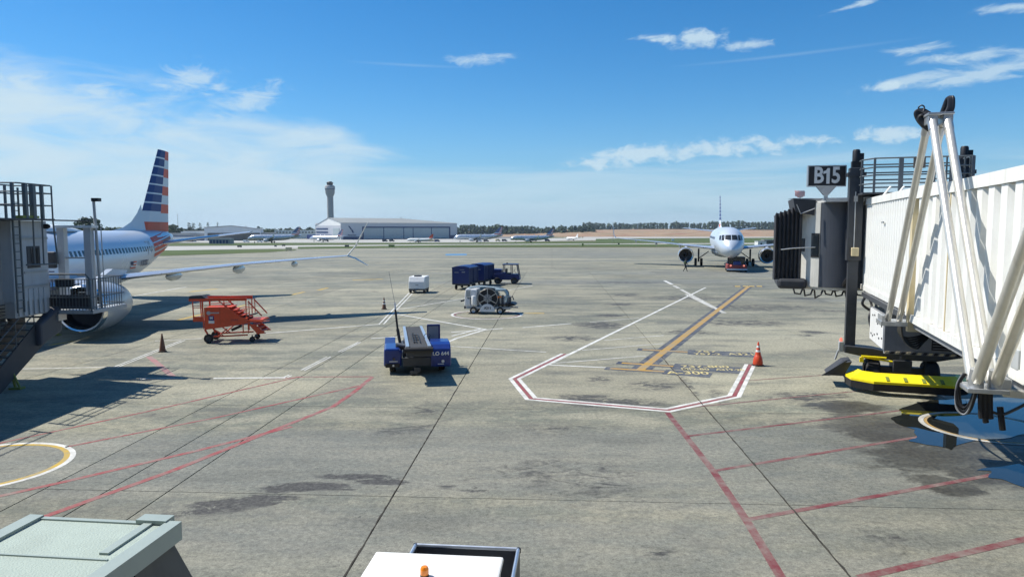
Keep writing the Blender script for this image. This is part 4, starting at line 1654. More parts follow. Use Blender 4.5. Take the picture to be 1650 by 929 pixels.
def leg(a, b, r, dx, mat='pole_white'):
    m = MB()
    m.tube([a + Vector((dx, 0, 0)), b + Vector((dx, 0, 0))], r, 14)
    part('carrier_tube', m, mat, carrier)


for dx in (-cg, cg):
    leg(UPP + Vector((0, 0, -.05)), TOP + Vector((0, .16, -.08)), .072, dx)
    leg(TOP + Vector((0, -.16, -.06)), LOW + Vector((0, .10, -.02)), .074, dx)
    leg(LOW + Vector((0, -.10, -.02)), TOP2, .084, dx)
mb = MB()
mb.bx(-.55 - .22, -.55 + .22, -12.20, -11.66, 7.83, 7.88)
for dx in (-cg, cg):
    mb.bx(-.55 + dx - .08, -.55 + dx + .08, -12.18, -11.68, 7.68, 7.83)
part('head_plate', mb, 'galv', carrier, bev=.01)
for dx in (-cg, cg):
    for yy in (0, 1):
        mb = MB()
        f = .04
        a = TOP + Vector((dx, -.16 if yy < 1 else .16, -.1))
        e = (LOW if yy < 1 else UPP) + Vector((dx, 0, 0))
        d = (e - a).normalized()
        mb.tube([a + d * .10, a + d * .28], .088, 14)
        part('clamp', mb, 'galv', carrier)
mb = MB()
mb.bx(-.82, -.28, -15.68, -15.16, 3.28, 3.35)
for dx in (-cg, cg):
    mb.tube([LOW + Vector((dx, -.10, -.12)), LOW + Vector((dx, -.13, .20))], .10, 14)
mb.bx(-.38, -.24, -15.6, -15.3, 3.35, 3.5)
part('lower_joint', mb, 'galv', carrier, bev=.01)
mb = MB()
mb.bar((-.30, -15.45, 3.27), (2.4, -15.9, 3.25), .14, .10)
part('swing_arm', mb, 'pole_white', carrier)


def cable(name, pts, r, n=7, mat='hose', parent=None):
    # smooth through the points
    p = [Vector(q) for q in pts]
    res = []
    for i in range(len(p) - 1):
        a, b, c_, d_ = p[max(i - 1, 0)], p[i], p[i + 1], p[min(i + 2, len(p) - 1)]
        for k in range(6):
            u = k / 6
            res.append(.5 * ((2 * b) + (-a + c_) * u + (2 * a - 5 * b + 4 * c_ - d_) * u * u + (-a + 3 * b - 3 * c_ + d_) * u ** 3))
    res.append(p[-1])
    m = MB()
    m.tube(res, r, n)
    return part(name, m, mat, parent or carrier)


TO = Vector((.02, -1.32, -.36))     # head of the carrier
LO = Vector((-.02, -2.05, .40))      # lower joint


def coil(name, pts, r, base, k=.42, n=8, mat='hose'):
    c = Vector((-.55, -10.6, 8.2)) if base is TO else Vector((-.55, -13.35, 2.9))
    return cable(name, [c + base + (Vector(q) - c) * k for q in pts], r, n, mat)


for k in range(5):
    o = (k - 2) * .056
    coil('hose_loop', [(-.72 + o, -10.35, 8.15), (-1.00 + o * .8, -10.15, 8.46 + .03 * (k % 2)), (-1.20 + o, -10.05, 8.56 + .03 * (k % 2)), (-1.28 + o, -10.05, 8.42), (-1.16 + o, -10.1, 8.1), (-.95 + o, -10.2, 7.8)], .036, TO)
for k in range(4):
    o = (k - 1.5) * .06
    coil('hose_loop', [(-.80 + o, -10.3, 8.2), (-1.08 + o, -10.2 + o, 8.32), (-1.20 + o, -10.25, 8.15), (-1.02 + o, -10.3, 7.85), (-.85, -10.4, 7.6)], .036, TO)
coil('hose_loop', [(-1.22, -10.1, 8.5), (-1.28, -10.05, 8.70), (-1.16, -10.1, 8.80), (-1.06, -10.15, 8.70), (-1.10, -10.2, 8.5)], .014, TO)
for k in range(4):
    o = (k - 1.5) * .062
    coil('hose_loop', [(-.42 + o, -10.75, 8.18), (-.33 + o, -10.8, 8.5), (-.24 + o * .8, -10.85, 8.88 + .02 * (k % 2)), (-.18 + o * .7, -10.95, 8.90 + .02 * (k % 2)), (-.20 + o * .8, -11.05, 8.5), (-.32 + o, -11.05, 8.18)], .040, TO)
random.seed(4)
for k in range(7):
    o = random.uniform(-.06, .06)
    dp = random.uniform(0, .25)
    coil('hose', [(-.95 + o, -13.15, 3.3), (-1.08 + o, -13.05, 2.9), (-1.05 + o * 2, -13.1, 2.5 - dp), (-.93 + o, -13.2, 2.28 - dp), (-.80 + o, -13.3, 2.45 - dp), (-.68 + o, -13.35, 2.88)], .016, LO, .50, 6, random.choice(['hose', 'hose', 'unit_grey']))
for k in range(3):
    coil('hose', [(-.55 + .14 * k, -13.35, 2.9), (-.54 + .14 * k, -13.35, 2.5), (-.52 + .14 * k, -13.4, 2.0 - .15 * (k % 2)), (-.49 + .14 * k, -13.4, 1.85 - .15 * (k % 2))], .042, LO, .42)
coil('hose', [(-.2, -13.4, 2.1), (.1, -13.5, 2.05), (.4, -13.7, 2.3), (.7, -13.9, 2.6)], .022, LO, .42)
coil('hose', [(.05, -13.4, 2.3), (.1, -13.5, 1.75), (.14, -13.5, 1.5)], .045, LO, .42)
for k in range(6):
    z = -.06 * k
    cable('hose', [(-.20, -7.7, 3.38), (.0 + .03 * k, -6.4, 2.95 + z * .8), (.45 + .05 * k, -5.2, 2.62 + z), (1.0, -4.6, 2.66 + z * .8), (1.5, -4.3, 3.0 + z * .3)], .026, 6)
cable('hose', [(-.3, .9, 3.9), (-.6, 1.4, 3.45), (-1.3, 2.1, 3.55), (-1.7, 2.6, 3.75)], .09, 8, 'hose', bridge)
cable('hose', [(.2, .2, 3.4), (.35, .0, 3.0), (.25, -.2, 2.6), (.32, -.3, 2.2)], .04, 6, 'hose', bridge)
cable('hose', [(.2, .3, 3.3), (.1, .3, 3.0), (.45, .2, 2.7), (.3, .1, 2.5)], .05, 6, 'hose', bridge)
# sensor head in front of the bogie
mb = MB()
mb.bx(-.62, -.46, .30, .50, 1.25, 1.62)
mb.tube([(-.62, .4, 1.3), (-.72, .4, .95)], .04, 7)
so_ = part('sensor_head', mb, 'grey_paint', bridge, bev=.02)
mb = MB()
mb.lathe([(.05, 0), (.055, .08), (.03, .13), (.001, .14)], 10, Matrix.Translation((-.54, .40, 1.62)))
part('signal_lamp', mb, 'lamp_red', so_)

# cab: round grey rotunda with windows, then the black folding canopy
CB = Vector((-.60, 2.55, 0))
mb = MB()
CR = 1.40
mb.lathe([(CR * .98, 3.40), (CR, 3.46), (CR, 6.62), (CR * .98, 6.72), (.01, 6.78)], 36, Matrix.Translation(CB), caps=False)
mb.lathe([(.01, 3.38), (CR * .98, 3.40)], 36, Matrix.Translation(CB))
cab = part('cab', mb, 'cab_grey', bridge)
to_local = lambda w_: Matrix.Rotation(-brz, 3, 'Z') @ (Vector(w_) - BR)


def cyl_panel(a0, a1, z0, z1, out, mat, name, parent, n=6, th=.03):
    m = MB()
    ring_ = []
    for r in (CR + out - th, CR + out):
        for k in range(n + 1):
            a = R(a0 + (a1 - a0) * k / n)
            for z in (z0, z1):
                ring_.append((CB.x + r * math.cos(a), CB.y + r * math.sin(a), z))
    q = 2 * (n + 1)
    fs = []
    for k in range(n):
        i = 2 * k
        fs += [(i, i + 1, i + 3, i + 2), (q + i, q + i + 2, q + i + 3, q + i + 1), (i, i + 2, q + i + 2, q + i), (i + 1, q + i + 1, q + i + 3, i + 3)]
    fs += [(0, q, q + 1, 1), (2 * n, 2 * n + 1, q + 2 * n + 1, q + 2 * n)]
    m.add(ring_, fs)
    return part(name, m, mat, parent)


cyl_panel(172, 241, 3.50, 6.66, .035, 'cab_grey', 'cab_panel', cab, 10)
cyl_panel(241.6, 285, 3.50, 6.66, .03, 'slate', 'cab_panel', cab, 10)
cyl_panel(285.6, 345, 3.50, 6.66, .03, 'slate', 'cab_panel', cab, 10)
wf = cyl_panel(228, 240.6, 4.62, 5.52, .055, 'black', 'cab_window', cab, 4)
cyl_panel(229.2, 239.6, 4.69, 5.45, .062, 'glass', 'pane', wf, 4, .02)
cyl_panel(207, 215, 4.82, 5.32, .055, 'black', 'handle_recess', cab, 4)
mb = MB()
mb.bx(CB.x - .6, CB.x + 1.9, .5, CB.y, 6.66, 6.80)
mb.bx(CB.x - 1.3, CB.x + 1.2, CB.y - .2, CB.y + 1.3, 6.74, 6.86)
part('roof_sheet', mb, 'galv', cab)
mb = MB()
for x in (.2, .5, 1.2, 1.6):
    mb.bx(x, x + .09, .92, 1.1, 3.5, 6.7)
part('shutter', mb, 'dark_steel', cab)
random.seed(9)
for k in range(7):
    x = CB.x - 1.55 + .36 * k
    mb = MB()
    mb.tube([(x, CB.y - 1.2 - .2 * math.sin(k), 3.42), (x + .05, CB.y - 1.25, 3.25 - .08 * (k % 3)), (x + .25, CB.y - 1.2, 3.22), (x + .32, CB.y - 1.2, 3.42)], .035, 7)
    part('hose', mb, 'hose', cab)
# canopy: accordion frames stepping out towards the aircraft side
cd = Vector((-0.95, .10, 0)).normalized()
side_v = Vector((-cd.y, cd.x, 0))
mb = MB()
rings = []
nfold = 7
for k in range(nfold * 2 + 1):
    o = CB + cd * (1.15 + .072 * k) + Vector((0, .35, 0))
    sw = 0.0 if k % 2 else .13
    drop = k / (nfold * 2)
    hw = 1.55 - sw + .10 * drop * drop
    zt, zb_ = 6.62 - sw - .34 * drop, 3.70 + .05 * drop
    rings.append([o + side_v * hw + Vector((0, 0, zb_)), o + side_v * hw + Vector((0, 0, zt)), o - side_v * hw + Vector((0, 0, zt)), o - side_v * hw + Vector((0, 0, zb_))])
for a, b in zip(rings, rings[1:]):
    for k in range(3):
        mb.add([a[k], a[k + 1], b[k + 1], b[k]], [(0, 1, 2, 3)])
can = part('canopy', mb, 'bellows', bridge)
for k in range(0, nfold * 2 + 1, 2):
    mb = MB()
    rg = rings[k]
    mb.tube([v + (v - (rg[0] + rg[2]) / 2).normalized() * .02 for v in (rg[3], rg[2])], .022, 6)
    mb.tube([v + (v - (rg[0] + rg[2]) / 2).normalized() * .02 for v in (rg[2], rg[1])], .022, 6)
    part('canopy_hoop', mb, 'dark_steel', can)
mb = MB()
o = CB + cd * 1.05 + Vector((0, .35, 0))
mb.prism([(.1, .0), (.75, -.15), (.8, .42), (.0, .50)], -1.62, 1.62, T=Matrix.Translation(o + Vector((-.62, 0, 6.34))))
part('canopy_hood', mb, 'bellows', can)
mb = MB()
mb.bx(o.x - 1.08, o.x - .02, o.y - 1.60, o.y + 1.60, 3.40, 3.80)
part('bumper', mb, 'bellows', can, bev=.12)
mb = MB()
mb.tube([o + Vector((.2, -1.74, 5.0)), o + Vector((-.55, -1.76, 4.96)), o + Vector((-1.0, -1.7, 4.9))], .022, 6)
part('tie_strap', mb, 'galv', can)
mb = MB()
for a, b in (((.15, -1.78, 6.45), (-.35, -1.8, 6.25)), ((-.35, -1.8, 6.25), (-.5, -1.8, 6.6))):
    mb.tube([o + Vector(a), o + Vector(b)], .018, 6)
part('tie_strap', mb, 'galv', can)

# roof platform with guard rail
mb = MB()
mb.bx(-.2, 3.1, -.75, 2.0, 6.86, 6.92)
plat = part('roof_platform', mb, 'dark_steel', bridge)
ZP, ZR = 6.92, 8.06


def rail_run(a, b, levels, parent, mat='rail_steel', r=.028):
    for z in levels:
        m = MB()
        m.tube([(a[0], a[1], z), (b[0], b[1], z)], r, 6)
        part('rail', m, mat, parent)


def post(x, y, z0, z1, parent, mat='rail_steel', w=.07):
    m = MB()
    m.bx(x - w / 2, x + w / 2, y - w / 2, y + w / 2, z0, z1)
    part('post', m, mat, parent)


lv4 = (7.22, 7.50, 7.76, ZR)
for a, b in (((-.15, 1.95), (-.15, -.1)), ((-.15, -.1), (.15, -.7)), ((.15, -.7), (3.05, -.7)), ((3.05, -.7), (3.05, 1.95)), ((3.05, 1.95), (-.15, 1.95))):
    rail_run(a, b, lv4, plat)
for x, y, w in ((-.15, 1.95, .07), (-.15, .9, .07), (-.15, -.1, .07), (.15, -.7, .07), (.95, -.7, .13), (1.95, -.7, .05), (2.45, -.7, .07), (3.05, -.7, .09), (3.05, .6, .07), (3.05, 1.95, .07), (1.4, 1.95, .07)):
    post(x, y, ZP, ZR, plat, w=w)
for k in range(6):
    post(2.15 + .17 * k, -.62 + .05 * (k % 2), ZP, ZR + .02, plat, w=.045)
mb = MB()
mb.bx(1.30, 1.66, -.76, -.72, 7.70, 8.05)
part('notice_plate', mb, 'brown_wall', plat)
mb = MB()
mb.bx(2.62, 2.95, -.3, .1, ZP, 8.0)
part('equipment_box', mb, 'dark_steel', plat)
for x in (.35, .75):
    mb = MB()
    mb.bar((x, -1.2, 6.76), (x + .3, -.75, 7.10), .05, .05)
    part('stay', mb, 'tunnel_white', plat)

# gate sign standing on the cab roof
sg = thing('gate_sign', 'black sign with white B15 standing on the cab roof of the right bridge', 'sign', (11.38, 25.9, 6.72), R(-8))
mb = MB()
mb.bx(-.64, .64, .0, .14, .52, 1.22)
sp_ = part('sign_box', mb, 'black', sg, bev=.02)
mb = MB()
for a in ((-.66, .66, -.015, .155, 1.215, 1.25), (-.66, .66, -.015, .155, .49, .525), (-.665, -.63, -.015, .155, .525, 1.215), (.63, .665, -.015, .155, .525, 1.215)):
    mb.bx(*a)
part('frame', mb, 'galv', sp_)
text('letter', 'B', .80, 'band_white', sp_, facing((-.29, -.012, .87), (1, 0, 0), (0, 0, 1)), .006, .022, .78)
mb = MB()
mb.prism([(-.02, .59), (.09, .59), (.09, 1.15), (.01, 1.15), (-.04, 1.07), (-.13, 1.03), (-.13, .94), (-.02, .97)], -.018, -.002)
part('digit', mb, 'band_white', sp_)
text('digit', '5', .80, 'band_white', sp_, facing((.31, -.012, .87), (1, 0, 0), (0, 0, 1)), .006, .020, .80)
mb = MB()
mb.prism([(-.34, .49), (.34, .49), (.08, .18), (-.08, .18)], .02, .12)
mb.bx(-.06, .06, .02, .12, 0, .18)
part('bracket', mb, 'galv', sg)


# ------------------------------------------------------------------ terminal behind the camera, unseen, added to block that side of the sky
tmn = thing('terminal_building', 'long unseen terminal facade of dark glass and grey panels added to block the sky', 'terminal', (0, -1.2, 0))
mb = MB()
mb.bx(-130, 130, -16, -.6, 0, 12.5)
part('wall', mb, 'unit_grey', tmn)
for k in range(52):
    mb = MB()
    mb.bx(-129.6 + 5 * k, -125.4 + 5 * k, -.6, -.45, 4.4, 9.8)
    part('window', mb, 'glass', tmn)
mb = MB()
mb.bx(-131, 131, -17, .3, 12.5, 13.1)
part('roof', mb, 'grey_paint', tmn)

# ------------------------------------------------------------------ left boarding bridge
# local frame: x right, y away from the camera, origin on the ground below the near visible edge of the cab
lb = thing('boarding_bridge', 'shaded grey boarding bridge at the left edge with roof ladder cage, service platform and stairs', 'boarding bridge', (-17.85, 25.0, 0), R(0))
mb = MB()
mb.bx(-3.2, 0, -22, -.6, 2.95, 5.95)
tun = part('tunnel', mb, 'grey_paint', lb)
for k in range(34):
    m = MB()
    y = -21.5 + k * .62
    m.bx(-.02, .07, y, y + .26, 3.1, 5.85)
    part('wall_rib', m, 'grey_paint', tun)
mb = MB()
mb.bx(-3.1, -.30, -.6, .2, 2.9, 5.80)
cabl = part('cab', mb, 'grey_paint', lb)
for k in range(9):
    m = MB()
    m.bar((-.27, -.58, 2.05 + .12 * k), (-.27, .55, 2.0 + .12 * k), .05, .035)
    part('bellows_fold', m, 'bellows', cabl)
mb = MB()
mb.bx(-3.0, .12, .2, 2.15, 3.05, 5.98)
part('cab_wall', mb, 'pale_grey', lb, bev=.03)
mb = MB()
mb.bx(.115, .145, .95, 1.65, 4.25, 5.05)
cw = part('cab_window', mb, 'dark_steel', lb)
mb = MB()
mb.bx(.14, .155, 1.15, 1.60, 4.32, 4.98)
part('pane', mb, 'glass', cw)
mb = MB()
mb.bx(.12, .16, .75, 2.0, 4.06, 4.14)
mb.bx(.12, .16, .40, 2.0, 3.55, 3.62)
part('trim', mb, 'grey_paint', lb)
mb = MB()
mb.bx(.12, .17, .25, 2.1, 5.30, 5.38)
part('trim', mb, 'grey_paint', lb)
for k in range(6):
    m = MB()
    m.bx(.12, .15, .35 + .28 * k, .49 + .28 * k, 2.55, 3.5)
    part('panel_rib', m, 'pale_grey', lb)
mb = MB()
mb.bx(-3.0, .10, .2, 2.1, 2.5, 3.05)
part('cab_floor', mb, 'grey_paint', lb)
mb = MB()
mb.lathe([(.001, 0), (.09, .0), (.10, .14), (.06, .22), (.001, .24)], 12, axis_T((.14, 1.95, 5.78), (1, 0, 0)))
part('flood_lamp', mb, 'black', lb)
mb = MB()
mb.tube([(.0, 1.5, 6.02), (.9, 3.6, 6.0)], .03, 6)
part('antenna_rod', mb, 'dark_steel', lb)
# roof ladder and cage
mb = MB()
for y in (.12, .46):
    mb.bx(.22, .27, y, y + .05, 2.7, 7.15)
lad = part('ladder', mb, 'rail_steel', lb)
for k in range(15):
    m = MB()
    m.tube([(.245, .14, 2.85 + .29 * k), (.245, .49, 2.85 + .29 * k)], .018, 6)
    part('rung', m, 'rail_steel', lad)
mb = MB()
mb.bx(-1.6, .55, -1.3, 2.0, 6.0, 6.06)
lplat = part('roof_platform', mb, 'dark_steel', lb)
mb = MB()
mb.bx(.1, .5, .3, 1.2, 6.07, 6.16)
part('kick_plate', mb, 'olive', lplat)
for x, y, w in ((.45, .55, .13), (.45, .95, .16), (.45, 1.45, .10), (.3, .12, .09), (-.9, 1.45, .07), (-.9, .1, .07)):
    post(x, y, 6.05, 7.32, lplat, 'rail_steel', w)
for a, b in (((.45, .1), (.45, 1.95)), ((-.9, .1), (.45, .1)), ((-.9, 1.95), (.45, 1.95)), ((-.9, .1), (-.9, 1.95))):
    rail_run(a, b, (6.55, 7.0, 7.30), lplat)
for y in (1.95,):
    m = MB()
    m.tube([(.5, y, 7.3), (.5, y, 6.0), (.55, y + .1, 4.35)], .03, 6)
    part('post', m, 'rail_steel', lplat)
for y in (.95, 1.45):
    m = MB()
    m.tube([(.42, y, 6.05), (.4, y, 4.4)], .028, 6)
    part('post', m, 'rail_steel', lplat)
m = MB()
m.tube([(.4, .5, 4.4), (.5, 2.0, 4.36)], .03, 6)
part('rail', m, 'rail_steel', lplat)
for a, b in (((.1, -3.2), (.1, -.35)),):
    rail_run(a, b, (6.45, 6.85, 7.2), lplat)
for y in (-3.2, -2.2, -1.2, -.35):
    post(.1, y, 5.95, 7.2, lplat)
post(.06, -.55, 5.95, 7.2, lplat)
for a, b in (((.1, -20), (.1, -4)),):
    rail_run(a, b, (6.45, 7.0), lplat)
for k in range(9):
    post(.1, -20 + 2 * k, 5.95, 7.0, lplat)
# service platform with guard bars
mb = MB()
mb.bx(-.6, 1.7, 2.2, 4.6, 2.42, 2.56)
sp2 = part('service_platform', mb, 'grey_paint', lb)
mb = MB()
mb.bx(-.2, .42, 2.1, 2.6, 2.16, 2.42)
part('step_box', mb, 'galv', sp2)
for a, b in (((-.25, 2.25), (1.62, 2.25)), ((1.62, 2.25), (1.62, 4.55)), ((-.25, 4.5), (1.62, 4.5))):
    rail_run(a, b, (2.66, 3.05, 3.75), sp2, 'rail_steel', .024)
mb = MB()
mb.tube([(-.2, 2.22, 2.56), (-.2, 2.22, 3.75), (-.05, 2.22, 3.95), (1.45, 2.22, 3.95), (1.6, 2.22, 3.78), (1.64, 2.22, 2.5)], .035, 8)
part('hoop', mb, 'rail_steel', sp2)
for k in range(14):
    m = MB()
    x = -.1 + .125 * k
    m.tube([(x, 2.25, 2.56), (x, 2.25, 3.75)], .016, 5)
    part('guard_bar', m, 'rail_steel', sp2)
for k in range(12):
    m = MB()
    y = 2.4 + .18 * k
    m.tube([(1.62, y, 2.56), (1.62, y, 3.75)], .016, 5)
    part('guard_bar', m, 'rail_steel', sp2)
for a, b in (((-1.5, 3.1), (-.3, 3.1)),):
    rail_run(a, b, (2.95, 3.3, 3.62, 4.0), sp2, 'navy', .03)
for k in range(6):
    m = MB()
    m.tube([(-1.5 + .22 * k, 3.1, 2.5), (-1.5 + .22 * k, 3.1, 3.6)], .02, 5)
    part('guard_bar', m, 'navy', sp2)
mb = MB()
mb.bx(-.18, 1.55, 2.30, 2.33, 2.6, 3.15)
mb.bx(.25, .95, 2.30, 2.33, 3.45, 3.78)
part('screen_panel', mb, 'dark_steel', sp2)
# portal frame over the platform, control box and lamp pole
mb = MB()
mb.bx(.0, .27, 2.9, 3.15, 2.56, 5.72)
por = part('portal_post', mb, 'pale_grey', lb)
mb = MB()
mb.bx(1.05, 1.32, 2.9, 3.15, 2.56, 5.72)
part('portal_post', mb, 'pale_grey', lb)
mb = MB()
mb.bx(-.05, 1.45, 2.8, 3.25, 5.72, 5.82)
part('portal_beam', mb, 'white', lb)
mb = MB()
mb.bx(-.55, .02, 2.7, 2.88, 4.15, 4.80)
part('control_box', mb, 'dark_steel', lb, bev=.06)
mb = MB()
mb.bx(.27, 1.05, 2.95, 3.05, 4.52, 4.58)
part('portal_beam', mb, 'grey_paint', lb)
lp = thing('lamp_pole', 'slim grey lamp pole rising above the left bridge platform', 'lamp pole', (-16.36, 28.15, 2.56))
mb = MB()
mb.tube([(0, 0, 0), (-.12, 0, 4.25)], .055, 10)
mb.tube([(.13, .03, 0), (.10, .03, 3.2)], .02, 6)
part('pole', mb, 'grey_paint', lp)
mb = MB()
mb.bx(-.16, .12, -.10, .12, 4.20, 4.33)
part('lamp_head', mb, 'black', lp)
# stairs down towards the camera
st = thing('service_stairs', 'steel stairs coloured dark for their shade, leading down from the left bridge platform towards the camera', 'stairs', (-17.95, 27.4, 0), R(3))
mb = MB()
top, bot = (0.0, 2.62), (-4.4, 0.05)
for x in (.02, -1.0):
    mb.add([(x, top[0], top[1] + .12), (x, bot[0], bot[1] + .12), (x, bot[0], bot[1] - .04), (x, -3.2, .02), (x, top[0], top[1] - 1.0), (x + .06, top[0], top[1] + .12), (x + .06, bot[0], bot[1] + .12), (x + .06, bot[0], bot[1] - .04), (x + .06, -3.2, .02), (x + .06, top[0], top[1] - 1.0)],
           [(0, 1, 2, 3, 4), (9, 8, 7, 6, 5), (0, 5, 6, 1), (1, 6, 7, 2), (2, 7, 8, 3), (3, 8, 9, 4), (4, 9, 5, 0)])
part('stringer', mb, 'dark_steel', st)  # stair shade put into the dark colour of stringers and steps
for k in range(13):
    m = MB()
    f = (k + .5) / 13
    y, z = top[0] + (bot[0] - top[0]) * f, top[1] + (bot[1] - top[1]) * f
    m.bx(-.95, .02, y - .14, y + .14, z, z + .04)
    part('step', m, 'rail_steel', st)
for x in (.05, -.98):
    for h in (.55, 1.0):
        m = MB()
        m.tube([(x, top[0], top[1] + h), (x, bot[0], bot[1] + h)], .022, 6)
        part('handrail', m, 'rail_steel', st)
    for k in range(5):
        f = k / 4
        y, z = top[0] + (bot[0] - top[0]) * f, top[1] + (bot[1] - top[1]) * f
        m = MB()
        m.tube([(x, y, z), (x, y, z + 1.0)], .02, 6)
        part('post', m, 'rail_steel', st)
mb = MB()
mb.add([(.02, -.05, 2.75), (.02, -1.1, 2.15), (.02, -1.1, 1.3), (.02, -.05, 1.75), (.5, -.05, 2.75), (.28, -1.1, 2.15), (.28, -1.1, 1.3), (.5, -.05, 1.75)],
       [(0, 1, 2, 3), (7, 6, 5, 4), (0, 4, 5, 1), (1, 5, 6, 2), (2, 6, 7, 3), (3, 7, 4, 0)])
part('fairing', mb, 'slate', st, bev=.08)
for (px, py, hh, lab) in ((93, 540, .95, 'nearer yellow green post standing on the concrete under the engine inlet'), (110, 529, .75, 'farther yellow green post right beside the engine inlet shadow')):
    mp_ = thing('marker_post', lab, 'post', P(px, py), 0, 'yellow green posts under the left engine')
    m = MB()
    m.tube([(0, 0, 0.02), (.03, 0, hh)], .055, 8)
    part('post', m, 'olive', mp_)
    m = MB()
    m.bx(-.13, .13, -.13, .13, 0, .05)
    part('base', m, 'olive', mp_)
m = MB()
m.bx(-.05, .35, -2.6, -2.3, 0, .07)
m.tube([(.1, -2.45, .05), (.0, -2.45, .55)], .05, 7)
m.tube([(.25, -2.45, .05), (.05, -2.45, .55)], .04, 7)
part('support_foot', m, 'olive', st)
# lift column and undercarriage of the left bridge
mb = MB()
for x in (-2.9, -.35):
    mb.bx(x - .18, x + .18, -1.6, -1.2, .9, 5.9)
part('lift_column', mb, 'dark_steel', lb)
mb = MB()
mb.bx(-3.1, -.1, -1.7, -1.1, .7, 1.1)
part('cross_beam', mb, 'dark_steel', lb)
for x in (-2.3, -.9):
    mb = MB()
    mb.lathe([(.001, -.2), (.44, -.24), (.5, -.17), (.5, .17), (.44, .24), (.001, .2)], 20, axis_T((x, -1.4, .5), (1, 0, 0)))
    part('tyre', mb, 'rubber', lb)

# ------------------------------------------------------------------ traffic cones
def cone(label, p, h, mat, bands, base=.19, stack=False):
    t = thing('traffic_cone', label, 'traffic cone', p, 0, 'traffic cones on the apron')
    m = MB()
    m.slab([(base * math.cos(a), base * math.sin(a)) for a in [R(22.5 + 45 * k) for k in range(8)]], 0.0, .045)
    part('base', m, 'rubber', t, bev=.01)
    r0, r1 = base * .76, .028
    m = MB()
    m.lathe([(r0, .045), (r1, h - .02), (r1 * .6, h), (.001, h)], 24)
    body = part('cone_body', m, mat, t)
    for a, b in bands:
        m = MB()
        ra, rb = r0 + (r1 - r0) * (a * h - .045) / (h - .065), r0 + (r1 - r0) * (b * h - .045) / (h - .065)
        m.lathe([(ra + .001, a * h), (ra + .005, a * h), (rb + .005, b * h), (rb + .001, b * h)], 24)
        part('reflective_band', m, 'band_white', body)
    if stack:
        m = MB()
        m.lathe([(.19, .045), (.205, .10), (.175, .32), (.12, .45), (.09, .48)], 24)
        part('weighted_skirt', m, mat, t)
    return t


cone('backlit cone with its shade coloured dark brown standing on the white double line left of the red stairs', P(262, 566.5), .86, 'backlit_cone', ())
cone('dull orange cone with dark bands standing alone near the white box trailer', P(619, 498), .86, 'backlit_cone', ((.42, .52), (.66, .74)), .2)
cone('bright orange cone with two white bands and thick skirt at the stop box corner', P(1221, 588.5), 1.0, 'orange', ((.58, .66), (.76, .85)), .25, True)


# ------------------------------------------------------------------ wheels helper
def wheel(parent, c, r, w, axis=(1, 0, 0), rim='dark_steel', name='wheel'):
    m = MB()
    T = axis_T(c, axis)
    m.lathe([(r * .55, -w * .42), (r * .9, -w * .5), (r, -w * .34), (r, w * .34), (r * .9, w * .5), (r * .55, w * .42)], 22, T)
    o = part(name, m, 'rubber', parent)
    m = MB()
    m.lathe([(.001, -w * .40), (r * .18, -w * .42), (r * .3, -w * .28), (r * .56, -w * .40), (r * .56, w * .40), (r * .3, w * .28), (r * .18, w * .42), (.001, w * .40)], 18, T)
    part('rim', m, rim, o)
    return o


# ------------------------------------------------------------------ red maintenance stairs
rs = thing('maintenance_stairs', 'orange red wheeled maintenance stairs with blue sticker and railings beside the wing shadow', 'maintenance stairs', P(337, 552), R(6))
sc_ = .00309


def q2(zx, zy):
    return ((zx - 390) * sc_, (868 - zy) * sc_)


